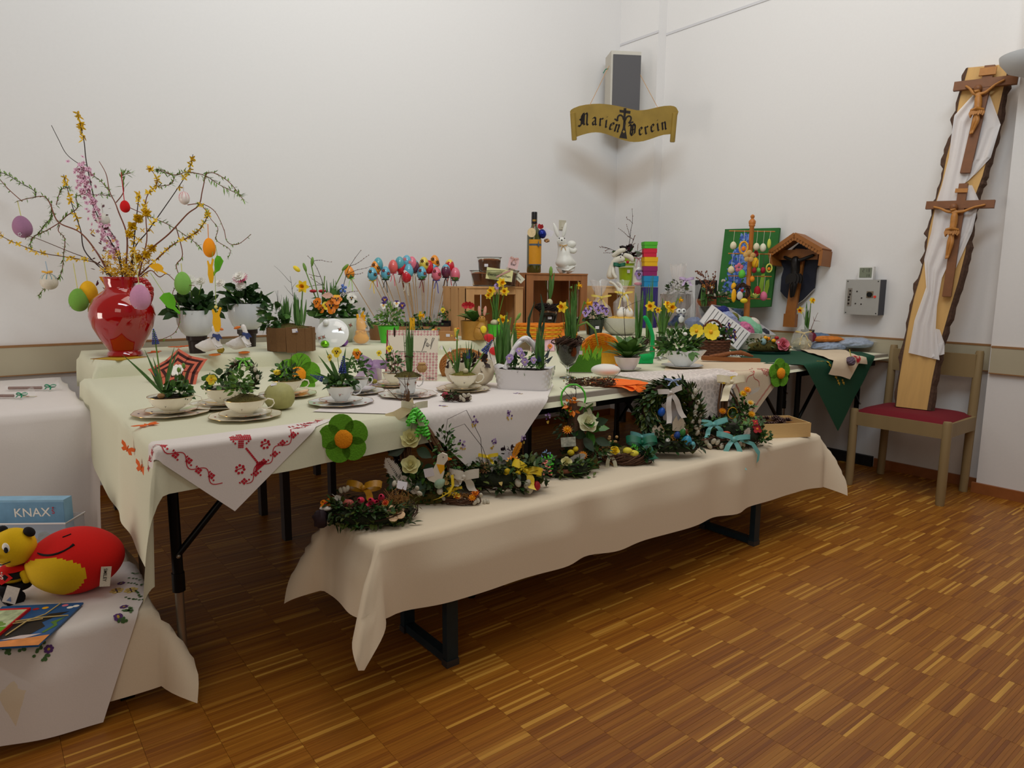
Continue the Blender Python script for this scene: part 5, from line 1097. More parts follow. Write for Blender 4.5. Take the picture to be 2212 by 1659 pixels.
# yellow rabbit candle in cellophane
t = T('rabbit_candle', 'yellow wax rabbit candle wrapped in clear foil', 'candle', 781, 744, TIER+.003); WAXY = pm('yellow_wax', (236, 166, 6), .35, .06, sss=.1)
skin('wax_rabbit', [(0, 0, 15, 17), (0, 0, 29, 9), (0, -1, 43, 12.5), (-15, -6, 7, 7.5), (15, -6, 7, 7.5), (-10, -9, 24, 5), (10, -9, 24, 5), (-6, 0, 56, 3), (-8, 0, 66, 3), (5, 0, 56, 3), (9, 0, 64, 3)], [(0, 1), (1, 2), (0, 3), (0, 4), (1, 5), (1, 6), (2, 7), (7, 8), (2, 9), (9, 10)], WAXY, t)
b = MB(); b.lathe([(19, 1), (20, 12), (16, 30), (13, 48), (7, 56), (3, 62), (8, 72), (5, 74)], 16, wob=lambda a, z: 1+.06*math.sin(7*a+z*.3)); b.build('wrapping', CELLO, t); b = MB(); b.leaf((0, -4, 56), (.5, -.2, 1), 20, 6, 0, 0, 3, up=(0, -1, 0)); b.leaf((0, -4, 56), (.9, -.2, -.3), 14, 5, 0, 0, 3, up=(0, -1, 0)); b.build('ribbon', YEL2, t)
# wooden slice and box holding the painted eggs on sticks
t = T('wood_block', 'short log block carrying a tilted painted egg stick', 'wood block', 820, 733, TIER+.003); MB().lathe([(.01, 0), (22, 0), (21, 31), (.01, 32)], 26, wob=lambda a, z: 1+.04*math.sin(3*a)).build('log', wood('log_wood', (150, 104, 66), .4, .3, .8), t)
t = T('stick_holder', 'low wooden tray with dry foam holding painted eggs on sticks', 'tray', 915, 722, TIER+.003)
MB().box((0, 0, 9), (120, 46, 18)).build('tray', wood('tray_wood', (166, 116, 74), .3, .3), t, smooth=False); MB().box((0, 0, 20), (112, 40, 10)).build('foam', SOIL, t, smooth=False); hold = t
EC = {'blue': (96, 172, 196), 'teal': (84, 160, 170), 'orange': (232, 142, 30), 'pink': (222, 110, 130), 'red': (196, 30, 44), 'yellow': (230, 200, 80), 'plum': (96, 40, 66), 'coral': (222, 96, 92)}
def pick(desc, X, Y, base, top, bot, deco, foot, rib, r=10.5, tilt=0, ydep=0):
    hy = hold.location.y; c = atY(X, Y, hy+ydep*.003); s = px(1, c)
    t = thing('egg_pick', desc, 'painted egg', c, face(c), 'painted eggs on wooden sticks', s); M = Matrix.Rotation(tilt, 4, 'Y')
    b = MB(); b.ell((0, 0, 0), (r, r, r*1.42), 0, 18, 14, M, egg=.12)
    for i in range(len(b.f)):
        j = i//18; b.m[i] = 1 if top and j > 9 else 2 if bot and j < 5 and (j < 3 or rnd.random() < .6) else 0
        if top and j == 9 and rnd.random() < .5: b.m[i] = 1
    sh = b.build('egg', [pm('egg_'+q, EC[q] if q in EC else (255, 255, 255), .25, .06, coat=.4) for q in (base, top or base)]+[pm('egg_green', (62, 120, 56), .3)], t)
    if deco:
        b = MB()
        for k in range(6):
            a = k*1.05-2.9; z = (-.45, .4, -.05)[k % 3]*r*1.3; q = math.sqrt(max(.1, 1-(z/(r*1.42))**2))*r*(1-.12*z/r/1.42)+.25
            n = V((math.cos(a), math.sin(a), .2*z/r)); x = n.orthogonal().normalized(); y = n.cross(x); o = M @ V((q*math.cos(a), q*math.sin(a), z))
            for e in range(6): g_ = e*1.047; b.leaf(o+n*.25, x*math.cos(g_)+y*math.sin(g_), 5.2, 2.4, 0, 0, 2, up=n)
            b.ell(o+n*.2, .9, 1, 5, 3)
        b.build('painted_flowers', [deco, YEL2], sh, kind='stuff')
    f = Matrix.Rotation(-face(c), 3, 'Z') @ (atY(foot, 700, hy+rnd.uniform(-.02, .02))-c)/s; st = M @ V((0, 0, -r*1.35)); MB().tube([st, f], .8, 5).build('stick', STRAW, t)
    if rib: 
        bow(t, st+V((0, -2, -1)), 8, pm('rib_%d' % rib[0], rib, .4), tails=(2.2, 3.4), wd=.22)
MARO = pm('maroon_dot', (110, 24, 50), .4); BLKF = pm('black_flower', (50, 26, 20), .4); k5 = lambda a, b: (660+a/4.916, 520+b/4.916)
pick('orange and green painted egg on a stick tilted apart from the rest', *k5(465, 335), 'orange', None, 1, None, 818, (170, 210, 110), tilt=-.25, ydep=8)
L_ = [('light blue egg with dark flowers, first on the jug side', 710, 355, 'blue', None, 0, BLKF, (230, 190, 40)), ('orange egg with dark brown flowers on a stick', 745, 285, 'orange', None, 0, BLKF, (190, 40, 40)), ('teal egg peeping behind the orange flowered egg', 772, 250, 'teal', None, 0, None, None),
      ('light blue egg with dark red flowers and green foot', 850, 345, 'blue', None, 1, MARO, (30, 40, 50)), ('plain coral egg with faint rings on a stick', 930, 275, 'coral', None, 0, None, (220, 90, 110)), ('red egg with yellow flame top', 1020, 290, 'red', 'yellow', 0, None, (120, 30, 40)), ('teal egg half hidden behind the flame-topped egg', 1000, 240, 'teal', None, 0, None, None),
      ('pale blue egg with large pink flower at the top of the bunch', 1075, 225, 'blue', None, 0, PNK, None), ('pink egg in the back of the bunch', 1130, 240, 'pink', None, 0, None, None), ('teal egg dripping over a dark plum foot', 1160, 275, 'plum', 'teal', 0, None, (206, 200, 180)), ('blue egg hidden behind the red and white one', 1095, 320, 'blue', None, 0, None, None),
      ('white-topped crimson dripped egg in front of the bunch', 1072, 375, 'red', 'silver', 0, None, (206, 30, 60)), ('yellow egg with black star flowers', 1258, 245, 'yellow', None, 0, BLKF, None), ('light blue egg with crimson blossoms in the centre', 1235, 345, 'blue', None, 1, MARO, (120, 30, 80)), ('red egg behind the black-starred yellow egg', 1308, 280, 'red', None, 0, None, None),
      ('apricot egg with one black star, highest of the bunch', 1370, 225, 'orange', None, 0, BLKF, None), ('blue flowered egg behind the pink one', 1358, 285, 'blue', None, 0, MARO, None), ('pink egg with crimson flowers', 1390, 352, 'pink', None, 0, MARO, (60, 60, 150)), ('plum egg with pale blue top', 1490, 322, 'plum', 'blue', 0, None, (40, 30, 40)), ('red egg with yellow dripping top on the bottle side', 1530, 270, 'red', 'yellow', 0, None, (200, 30, 40)), ('pink egg with green foot, last on the bottle side', 1590, 355, 'pink', None, 1, None, (90, 90, 90))]
EC['silver'] = (226, 210, 206)
for i, (d, a, b_, base, top, bot, deco, rib) in enumerate(L_):
    X, Y = k5(a, b_); pick(d, X, Y, base, top, bot, deco, 915+(X-915)*.55, rib, ydep=(-8 if b_ > 300 else 10))
# green pots, chicks, rabbit pot
def gpot(label, X, Y, r, h, z=TIER, m=GREENP, cat='potted plant', name='potted_plant'):
    t = T(name, label, cat, X, Y, z+.003); pot(t, r*.75, r, h, m, 1.2); return t
t = gpot('bright green pot of purple violas before the egg sticks', 840, 740, 23, 36); bush(t, (2, 0, 44), (30, 20, 46), 130, 11, 6.5, [G2, G3, G2], 'leaves'); stalks(t, (0, 0, 36), [(-5, -4, 96), (22, -4, 84), (32, -4, 80), (-8, -4, 80), (10, 0, 84)])
for x, z, f in ((-5, 92, 0), (20, 84, 1), (32, 80, 0), (-8, 80, 1)): pansy(t, (x, -10, z), (.1, -1, .1), 8, PUR, PUR if f == 0 else WHT, YEL2)
t = gpot('row planter with yellow blossoms behind the recipe booklet', 915, 733, 34, 20, m=pm('grey_green_tub', (96, 120, 96), .6)); bush(t, (0, 0, 26), (40, 20, 28), 110, 10, 6, [G2, G1, G5], 'leaves')
daffodil(t, (-6, -6, 20), (-6, -16, 52), (1, -.3, .0), 12); MB().box((-22, -14, 32), (11, 2, 30)).build('yellow_card_petal', YEL2, t, smooth=False)
t = gpot('black square pot with a small yellow viola beside the rabbit pot', 968, 722, 15, 30, m=pm('black_pot', (26, 26, 28), .5)); bush(t, (0, 0, 36), (16, 12, 20), 60, 9, 5, [G1, G2], 'leaves'); pansy(t, (-10, -8, 52), (0, -1, 0), 6, YEL, YEL)
CH = pm('chick_yellow', (214, 176, 60), .7, .1)
def chick(label, X, Y, hf=1):
    t = T('chick_figure', label, 'chick figurine', X, Y, TIER+.003, 'yellow chick figurines'); skin('body', [(0, 0, 14, 7), (0, 0, 22, 6), (1, -1, 28, 6.2), (-5*hf, 0, 16, 4), (-3, 0, 8, 3), (3, 0, 8, 3)], [(0, 1), (1, 2), (0, 3), (0, 4), (0, 5)], CH, t)
    MB().ell((5*hf, -5, 27), (3, 2.4, 1.8), 0, 8, 5).build('beak', BILL, t)
    for x in (-3, 3): MB().ell((x, -2, 2), (3, 4, 2), 0, 8, 4).build('foot', BILL, t)
    MB().leaf((-5*hf, -4, 20), (-.4*hf, -.2, -1), 12, 7, 0, 0, 3, up=(0, -1, 0)).build('wing', CH, t)
chick('yellow chick standing beside the recipe booklet', 937, 738); chick('yellow chick leaning on the tan rabbit pot', 985, 736, 1)
t = T('terracotta_box', 'small tan wooden box between the two chicks', 'box', 966, 736, TIER+.003); MB().box((0, 6, 10), (32, 20, 20)).build('box_body', wood('tan_box', (176, 124, 74), .2), t, smooth=False); MB().box((2, -4.6, 12), (8, .6, 6)).build('price_sticker', STICK, t, smooth=False)
t = T('rabbit_pot', 'tan ceramic pot with a sitting rabbit holding a yellow egg', 'rabbit pot', 1024, 733, TIER+.003); TAN = pm('tan_ceramic', (176, 126, 48), .55, .12, .15)
pot(t, 27, 29, 40, TAN, 2, soilz=.9); skin('rabbit', [(14, -22, 14, 13), (16, -22, 28, 10), (18, -22, 38, 6), (18, -24, 47, 9.5), (18, -31, 45, 5), (22, -34, 24, 4.5), (10, -34, 8, 6)], [(0, 1), (1, 2), (2, 3), (3, 4), (1, 5), (0, 6)], TAN, t)
for x, a in ((14, -.12), (23, .15)): MB().ell((0, 0, 9), (3.4, 2, 11), 0, 10, 8, TR((x, -23, 53), (0, a, 0))).build('ear', pm('rabbit_pink', (214, 150, 130), .6), t)
MB().ell((22, -37, 24), (7, 5, 8), 0, 12, 8).build('yellow_egg', YEL, t)
for x in (15, 21): MB().ell((x, -33, 49), 1.1, 0, 6, 4).build('eye', GBLK, t)
vl = MB()
for a, L, z in ((-2.8, 34, .5), (-2.2, 30, .9), (-.2, 34, .7), (-.9, 30, 1.2), (.6, 30, .9), (1.8, 30, .8), (-1.6, 26, 1), (2.6, 32, .6), (.1, 36, 1.4)): vl.leaf((0, 0, 38), (math.cos(a), math.sin(a)*.6, z), L*1.3, 26, .15, 0, 4, cup=.25, wide=.6)
vl.build('leaves', G2, t); b = MB()
for k in range(10): a = k*.63; b.leaf((-12+3*math.cos(a), -8, 72), (math.cos(a), -.4, .3+.5*math.sin(a)), 12, 9, .1, 0, 3, up=(0, -1, .5), tip=.4)
b.build('primula_flower', REDP, t)
t = gpot('bright green pot of small daffodils before the pale crate', 1070, 727, 18, 26); blades(t, (0, 0, 24), 26, 76, 5, .12, G4, rad=5); MB().ell((-2, -6, 30), (9, 7, 7), 0, 10, 6).build('bulb', BULB, t)
for x, z, R in ((12, 115, 12), (-8, 98, 11), (-14, 88, 9), (20, 97, 11), (17, 36, 14)): daffodil(t, (2, 0, 26), (x, -12, z), (rnd.uniform(-.5, .6), -1, .05), R)
pansy(t, (4, -8, 108), (0, -1, .3), 8, PUR, LIL)
t = gpot('green pot hidden behind the tied narcissus with one daffodil', 1088, 736, 15, 22, TIER); blades(t, (0, 0, 20), 10, 44, 5, .3, G4)
# ------------------------------------------------------------------ wooden crates against the wall
PINE = wood('pine_crate', (208, 158, 106), .25, 5, .7, (1, 1, .1)); PINED = wood('stained_crate', (166, 108, 64), .35, 5, .7, (1, 1, .1)); PINEL = wood('light_pine', (220, 176, 122), .2, 5, .7, (1, 1, .1))
def crate(label, x0, x1, y0, y1, z0, z1, m, slats=3, openf=True, vert=False):
    cx, cy = (x0+x1)/2, (y0+y1)/2; w_, d_, h_ = x1-x0, y1-y0, z1-z0; t = thing('wooden_crate', label, 'crate', (cx, cy, z0)); th = .012
    MB().box((0, 0, h_-th/2), (w_, d_, th)).build('top_board', m, t, smooth=False); MB().box((0, 0, th/2), (w_, d_, th)).build('bottom_board', m, t, smooth=False)
    for s in (-1, 1):
        n = 3; sw = d_/n
        for k in range(n): MB().box((s*(w_/2-th/2), -d_/2+sw*(k+.5), h_/2), (th, sw*.86, h_-2*th)).build('side_slat', m, t, smooth=False)
    n = slats; sw = w_/n
    for k in range(n): MB().box((-w_/2+sw*(k+.5), d_/2-th/2, h_/2), (sw*.9, th, h_-2*th)).build('back_slat', m, t, smooth=False)
    MB().box((-w_/2+.035, -d_/2+.012, h_/2), (.07, .014, h_-2*th)).build('corner_post', m, t, smooth=False); MB().box((w_/2-.035, -d_/2+.012, h_/2), (.07, .014, h_-2*th)).build('corner_post', m, t, smooth=False)
    MB().box((0, -d_/2+.014, h_-.035), (w_-.14, .014, .045)).build('front_rail', m, t, smooth=False)
    return t
crate('pale wooden crate carrying the two glass-baked cakes', 2.787, 3.307, 4.10, 4.42, TIER+.003, 1.264, PINE); crate('dark wooden crate carrying the wine bottle and white rabbit', 3.34, 3.982, 4.10, 4.42, TIER+.003, 1.369, PINED, 4); crate('pale wooden crate under the long-legged fabric rabbit', 4.176, 4.574, 4.12, 4.42, TIER+.003, 1.270, PINEL)
# cakes in glasses, bottle, rabbits on the crates
CAKE = pm('cake_brown', (120, 56, 18), .8, .2, .2); CRUST = pm('cake_crust', (150, 78, 26), .85, .2, .2)
def gcake(label, X, Y, dep, w_, h_, zb):
    p = atY(X, Y, dep); p.z = zb; t = thing('glass_cake', label, 'cake in glass', p, face(p), 'cakes baked in glasses', px(1, p))
    MB().lathe([(.01, 0), (w_*.86, 0), (w_*.9, 1), (w_, h_), (w_+2, h_+1), (w_+2, h_+2.5), (w_-1, h_+1.5), (w_*.87, 2), (.01, 1.5)], 32, 0, Matrix.Diagonal((1, .62, 1, 1))).build('glass_dish', GLASS, t)
    MB().lathe([(.01, 2.2), (w_*.84, 2.2), (w_*.95, h_*.86), (w_*.8, h_*.95), (.01, h_)], 32, 0, Matrix.Diagonal((1, .6, 1, 1)), mis=[0, 0, 1, 1]).build('cake', [CAKE, CRUST], t); return t
def textmesh(s, size, m, parent, M, name='lettering', ext=.0):
    cu = bpy.data.curves.new(name, 'FONT'); cu.body = s; cu.size = size; cu.align_x = 'CENTER'; cu.align_y = 'CENTER'; cu.extrude = ext; cu.offset = size*.008
    o = bpy.data.objects.new(name, cu); COL.objects.link(o); me = bpy.data.meshes.new_from_object(o); bpy.data.objects.remove(o)
    me.materials.clear(); me.materials.append(m); q = link(name, me, parent, kind='stuff'); q.matrix_local = M; return q
FRONT = Matrix.Rotation(math.pi/2, 4, 'X')
t = gcake('larger cake in a glass dish with handwritten cream tag', 1068, 617, 4.18, 52, 31, 1.2665); lg = thing('name_tag', 'cream paper tag reading Eierlikörkuchen on the larger cake', 'tag', t.location+V((0, -.13, .024/1)), (0, .13, face(0)), None, t.scale[0])
MB().box((-14, 0, 16), (56, .8, 24)).build('paper', pm('cream_tag', (226, 220, 160), .8, .03), lg, smooth=False); textmesh('Eierlikörkuchen', 7.6, m_ink, lg, TR((-14, -.7, 14)) @ FRONT); b = MB(); b.ribbon([(-20, -1.5, 10), (-8, -3, 18), (8, -2, 28)], (0, 0, 1), 4); b.build('pink_ribbon', pm('dusty_pink', (196, 150, 140), .5), lg)
t2 = gcake('smaller cake in a glass with pink bow, stacked on the larger', 1057, 583, 4.18, 25, 29, t.location.z+.0335*3.1); lg = thing('name_tag', 'small pink-edged tag with bow on the smaller cake', 'tag', t2.location+V((.05, -.09, .03)), (0, .2, face(0)), None, t2.scale[0])
MB().box((22, 0, 14), (22, .8, 22)).build('paper', pm('pink_tag', (226, 190, 190), .8), lg, smooth=False); textmesh('Eier', 7, m_ink, lg, TR((22, -.7, 12)) @ FRONT); bow(lg, (22, -2, 24), 9, MATS['dusty_pink'], tails=(.8, .8)); MB().box((-6, -2, 6), (8, .6, 6)).build('price_sticker', STICK, t2, (0, -16, 8), smooth=False)
p = atY(1113, 592, 4.07); lg = thing('name_tag', 'white tilted paper tag beside the dark crate', 'tag', p, (0, .75, face(p)), None, px(1, p)); MB().box((0, 0, 0), (46, .8, 13)).build('paper', pm('white_tag', (222, 218, 196), .8, .02), lg, smooth=False); textmesh('Eierlikörkuchen', 5.5, m_ink, lg, TR((0, -.7, -1)) @ FRONT)
p = atY(1153, 585, 4.20); p.z = 1.371; t = thing('wine_bottle', 'dark green wine bottle with orange label and black capsule', 'bottle', p, face(p), None, px(1, p)); BOT = mat('olive_glass', (62, 66, 14), .05, var=0, coat=1)
MB().lathe([(.01, 2), (14, 0), (15.5, 2), (15.5, 78), (13, 88), (7, 97), (5.8, 104), (5.8, 108)], 28).build('bottle_body', BOT, t); MB().lathe([(6.2, 103), (6.2, 126), (5.8, 128), (.01, 128.3)], 20).build('capsule', pm('black_foil', (22, 18, 20), .3), t)
def wrap(t, r, z0, z1, a0, a1, m, name, n=14): b = MB(); b.add([(r*math.cos(a0+(a1-a0)*i/n), r*math.sin(a0+(a1-a0)*i/n), z) for z in (z0, z1) for i in range(n+1)], [(i, i+1, n+2+i, n+1+i) for i in range(n)]); return b.build(name, m, t)
la = wrap(t, 15.8, 18, 70, -2.35, -.1, pm('orange_label', (206, 140, 16), .6, .05), 'label'); wrap(t, 16, 57, 61, -2.3, -.15, pm('label_blue', (70, 84, 100), .5, .3), 'label_band'); wrap(t, 16, 16, 18, -2.35, -.1, MATS['label_blue'], 'label_band')
MB().prism([(7, 58), (9, 68), (11, 58), (15, 60), (9, 54)], 15.2, 16.2, 0, FRONT).build('label_crest', MATS['label_blue'], la, smooth=False); wrap(t, 6.5, 108, 112, -2.2, -.9, GOLD, 'capsule_crest')
tg = MB(); tg.prism([(9*math.cos(.45*i), 10*math.sin(.45*i)) for i in range(14)], -.4, .4, 0, TR((-6, -16, 84), (math.pi/2, 0, 0))); tg.build('round_tag', pm('blotchy_tag', (222, 196, 150), .8, .2), t, smooth=False); MB().tube([(-4, -12, 92), (0, -8, 100), (6, -4, 104), (8, -7, 98)], .5, 4).build('tag_string', REDP, t)
e_ = MB(); e_.ell((0, 0, 0), (8.5, 8, 10), 0, 14, 10, TR((17, -8, 82), (0, -.3, 0)), noise=.03); e_.leaf((13, -8, 92), (-.3, 0, 1), 12, 10, 0, 1, 3, up=(0, -1, 0)); e_.leaf((14, -9, 92), (.3, -.4, 1), 11, 9, 0, 1, 3, up=(0, -1, 0)); e_.build('foil_sweet', [mat('foil_navy', (22, 40, 130), .2, .6, var=.2, scale=.5), mat('foil_red', (170, 40, 50), .25, .6, var=.2, scale=.5)], t, smooth=False)
MB().ell((27, -8, 68), (6, 5, 4.5), 0, 8, 6, noise=.1).build('gold_nugget', mat('foil_gold', (170, 130, 90), .25, .7, var=.2, scale=.5), t, smooth=False); MB().box((0, 0, 0), (22, .6, 12), 0, TR((30, -4, 86), (0, .45, 0))).build('white_card', STICK, t, smooth=False)
CER = pm('white_ceramic', (222, 220, 212), .4, .03)
p = atY(1220, 588, 4.18); p.z = 1.371; t = thing('rabbit_figure', 'white ceramic rabbit carrying an egg on its back', 'rabbit figurine', p, face(p), None, px(1, p))
skin('body', [(0, 0, 22, 22), (2, 2, 10, 16), (-4, 0, 46, 13), (-7, -2, 58, 8), (-9, -4, 70, 12), (-9, -12, 67, 7), (8, 2, 50, 6.5), (20, 4, 46, 6), (24, 6, 54, 6), (14, -6, 14, 13), (-12, -14, 4, 6), (22, 6, 20, 5)], [(0, 1), (0, 2), (2, 3), (3, 4), (4, 5), (2, 6), (6, 7), (7, 8), (1, 9), (1, 10), (0, 11)], CER, t)
for x, a in ((-16, -.35), (-5, .2)): MB().ell((0, 0, 14), (4.2, 2.4, 16), 0, 10, 8, TR((x, -3, 78), (0, a, 0)), egg=.2).build('ear', CER, t)
MB().ell((14, 6, 62), (10, 8, 8), 0, 14, 9).build('carried_egg', CER, t)
for x in (-14, -3): MB().ell((x, -14.5, 73), 1.4, 0, 6, 4).build('eye', GBLK, t)
MB().ell((-9, -19, 69), (2, 1.4, 1.6), 0, 6, 4).build('nose', GBLK, t); bow(t, (-5, -12, 57), 9, pm('raffia', (186, 150, 96), .7), tails=(1, 1), wd=.2)
p = atY(1335, 614, 4.16); p.z = 1.274; t = thing('fabric_rabbit', 'white fabric rabbit with green bow tie sitting with dangling legs', 'soft toy', p, face(p), None, px(1, p)); FAB = pm('boucle_white', (218, 212, 196), .95, .05, .8, bump=.5)
skin('body', [(-14, 0, 12, 15), (-15, 0, 30, 10), (-14, 0, 42, 6), (4, -4, 58, 9), (12, -10, 53, 5.5), (-8, -2, 52, 9)], [(0, 1), (1, 2), (2, 5), (5, 3), (3, 4)], FAB, t)
for q, nm in (([(-14, 2, 62, 5), (2, -8, 74, 6), (14, -6, 76, 4)], 'ear'), ([(8, -4, 66, 5), (26, -6, 60, 7), (30, -8, 50, 4)], 'ear'), ([(-20, -12, 8, 3.5), (-14, -34, 4, 3), (-6, -38, -6, 3), (-2, -40, -12, 9), (4, -42, -18, 7)], 'leg'), ([(-4, -14, 6, 3.5), (0, -34, 2, 3), (6, -38, -14, 3), (10, -40, -24, 9), (12, -42, -34, 7)], 'leg'), ([(-12, -4, 40, 4), (-14, -16, 26, 3.5), (-6, -20, 14, 4)], 'arm')): skin(nm, q, chain(len(q)), FAB, t)
MB().ell((17, -14, 50), (3.4, 3, 3.4), 0, 8, 6).build('nose', REDP, t); bow(t, (0, -12, 42), 13, pm('bottle_green_bow', (6, 92, 62), .6), tails=(0, 0), wd=.55); MB().ell((2, -12, 60), 1.2, 0, 6, 4).build('eye', GBLK, t)
p = atY(1352, 614, 4.26); p.z = 1.274; t = thing('lattice_pot', 'tall lime pot with pale lattice band, dark leaves and twigs', 'potted plant', p, face(p), None, px(1, p)); LIME = pm('lime_pot', (158, 190, 30), .4, .03)
pot(t, 13, 19, 60, LIME, 1.2); 
for z in (38, 47): wrap(t, 18.6+(z-38)*.1, z, z+4, -3.0, -.1, pm('pale_band', (206, 214, 176), .5), 'pale_band')
bush(t, (0, 0, 64), (26, 16, 18), 50, 15, 9, [GBLK, pm('burgundy_leaf', (58, 22, 34), .5, .2), G1], 'leaves')
for d, L in (((.15, 0, 1), 105), ((-.7, 0, .5), 60), ((.8, 0, .55), 64), ((.4, 0, .8), 50)): twig(t, (0, 0, 58), d, L, .8, 3, TWIGD, buds=.9)
MB().box((2, -17.5, 30), (6, .6, 7)).build('price_sticker', STICK, t, smooth=False)
p = atY(1377, 614, 4.17); p.z = 1.274; t = thing('wrapped_candle', 'white candle with violet motif wrapped in clear foil', 'candle', p, face(p), None, px(1, p)); MB().lathe([(.01, 1), (11, 1), (11, 38), (.01, 40)], 20).build('wax', WHT, t); pansy(t, (0, -11.5, 24), (0, -1, 0), 11, PUR, LIL); MB().ell((0, -8, 4), (9, 5, 4), 0, 10, 6).build('pink_base', PNK, t)
MB().lathe([(14, 0), (14.5, 20), (13, 42), (6, 52), (3, 57), (10, 72), (8, 74)], 14, wob=lambda a, z: 1+.08*math.sin(6*a+z*.2)).build('wrapping', CELLO, t); bow(t, (0, -4, 57), 10, pm('old_rose', (170, 120, 124), .5), tails=(2, 2.4), wd=.2)
# tower of coloured boxes
cols = [((50, 34, 110), 24, 'violet', 'lowest'), ((30, 140, 196), 23, 'blue', 'second lowest'), ((142, 24, 96), 20, 'magenta', 'third lowest'), ((236, 180, 10), 19, 'yellow', 'third from top'), ((206, 20, 56), 17.5, 'red', 'second from top'), ((82, 180, 40), 14, 'green', 'topmost')]
p = atY(1402, 644, 4.07); z = TIER+.003; p.z = z; s_ = px(1, p); zz = 0; extra = (atY(1402, 644, 4.07).z-z)/s_
for i, (rgb, h_, nm, pos) in enumerate(cols):
    hh_ = h_+(extra if i == 0 else 0); w_ = 27+(5-i)*1.0 if i < 5 else 28
    t = thing('gift_box', f'{nm} cardboard box, {pos} of the coloured stack', 'box', (p.x-s_*(5-0)*.2*i+.0, p.y, z+zz*s_), face(p)+.12*(i % 2)-.05, 'stacked coloured boxes', s_); m = pm('card_'+nm, rgb, .6, .03)
    MB().box((0, 0, hh_*.42), (w_-1.5, w_-1.5, hh_*.84)).build('box_base', m, t, smooth=False); MB().box((0, 0, hh_*.74), (w_, w_, hh_*.5)).build('lid', m, t, smooth=False); zz += hh_+.15
# ------------------------------------------------------------------ middle of the front table
t = T('ribbon_gift', 'white jar gift tied with a lilac organza bow', 'gift', 808, 828, TOP+.004); MB().lathe([(.01, 0), (15, 0), (17, 4), (17, 34), (14, 40), (12, 42), (.01, 42)], 24).build('jar', pm('milky_jar', (214, 204, 206), .2, .03, coat=.4), t)
ORGZ = pm('lilac_organza', (176, 140, 186), .5, .1, alpha=.8); bow(t, (-2, -16, 42), 34, ORGZ, tails=(1.2, 1.6), wd=.55, rot=-.25); MB().tube([(-6+8*math.cos(a), -20, 32+9*math.sin(a)) for a in [.57*i for i in range(12)]], .7, 5).build('pearl_loop', WHT, t)
t = T('dried_cluster', 'small dark red dried leaf cluster with one green leaf', 'dried flowers', 797, 836, TOP+.004); bush(t, (0, 0, 10), (16, 10, 12), 26, 12, 9, [pm('dark_red_leaf', (66, 22, 24), .7, .3)], 'dry_leaves'); MB().leaf((4, -4, 12), (.2, -.3, 1), 22, 13, .1, 0, 4, cup=.2).build('green_leaf', G2, t); MB().ell((14, -8, 14), (6, 5, 5)).build('yellow_pod', pm('olive_pod', (150, 140, 50)), t)
# booklet
bp = at(890, 822, TOP+.004); t = thing('recipe_booklet', 'upright booklet with pink circle pattern and cream cover', 'booklet', bp, (-.32, 0, face(bp)), None, px(1, bp)); BK = pm('booklet_cream', (222, 210, 190), .6, .01); PK = pm('booklet_pink', (186, 92, 108), .6, .05)
MB().box((-2, 1.5, 56), (112, 2.4, 112)).build('cover', BK, t, smooth=False); MB().box((-57, 1, 56), (3, 4, 112)).build('spine', pm('spine_red', (140, 30, 50), .6), t, smooth=False)
b = MB()
for j in range(18):
    for i in range(16):
        x, z = -52+i*6.9, 3.4+j*6.2
        if 62 < z < 98 and True: continue
        n = 9; o_, q_ = 2.5, 1.1
        b.add([(x+r*math.cos(6.283*k/n), .1, z+r*math.sin(6.283*k/n)) for r in (o_, q_) for k in range(n)], [(k, (k+1) % n, n+(k+1) % n, n+k) for k in range(n)], 0 if (i+j) % 3 else 1)
b.build('circle_pattern', [PK, pm('booklet_rose', (206, 150, 150), .6)], t, smooth=False, kind='stuff')
textmesh('südwest', 5.2, m_ink, t, TR((40, -.2, 6)) @ FRONT)
b = MB(); sw = lambda pts: b.tube([(x, -.1, z) for x, z in pts], .6, 4)
sw([(-12, 82), (-18, 84), (-20, 78), (-12, 74), (-8, 80)]); sw([(-14, 86), (0, 88)]); sw([(22, 72), (26, 84), (30, 92), (27, 94), (24, 80), (20, 66)]); sw([(30, 76), (33, 82), (30, 84), (28, 78), (32, 75), (36, 80)]); sw([(38, 70), (42, 86), (46, 94), (42, 95), (38, 76)])
b.build('script_title', m_ink, t, kind='stuff'); textmesh('Die besten Rezepte für kleine Kuchen', 4.2, m_ink, t, TR((-2, -.2, 64)) @ FRONT)
# wicker basket, broken egg, small gift bag
WICK = pm('tan_wicker', (186, 124, 66), .8, .25, .5)
def weave(t, rx, ry, h, m, rows=9, spokes=26, flare=1.15, name='woven_side', th=1.6, tilt=None):
    b = MB(); M = tilt or Matrix.Identity(4)
    for j in range(rows):
        z = h*(j+.5)/rows; f = 1+(flare-1)*z/h; b.tube([((rx*f+1.0*(1 if (k+j) % 2 else -1))*math.cos(6.283*k/spokes), (ry*f+1.0*(1 if (k+j) % 2 else -1))*math.sin(6.283*k/spokes), z) for k in range(spokes+1)], h/rows*.55, 5, j % 2, M)
    b.tube([(rx*flare*1.03*math.cos(6.283*k/spokes), ry*flare*1.03*math.sin(6.283*k/spokes), h+.5*(k % 2)) for k in range(spokes+1)], th*1.3, 6, 0, M)
    return b.build(name, m if isinstance(m, (list, tuple)) else [m, m], t)
t = T('wicker_basket', 'round tan wicker basket standing tilted behind the broken egg', 'basket', 1003, 812, TOP+.004, tilt=(-.95, 0)); weave(t, 46, 46, 26, WICK, 8, 34, 1.15); MB().lathe([(.01, 0), (46, 0)], 30).build('basket_base', WICK, t); MB().lathe([(48, 20), (40, 12), (.01, 8)], 24, wob=lambda a, z: 1+.05*math.sin(9*a)).build('dotted_lining', pm('red_dotted', (140, 24, 50), .8, .5, .5), t)
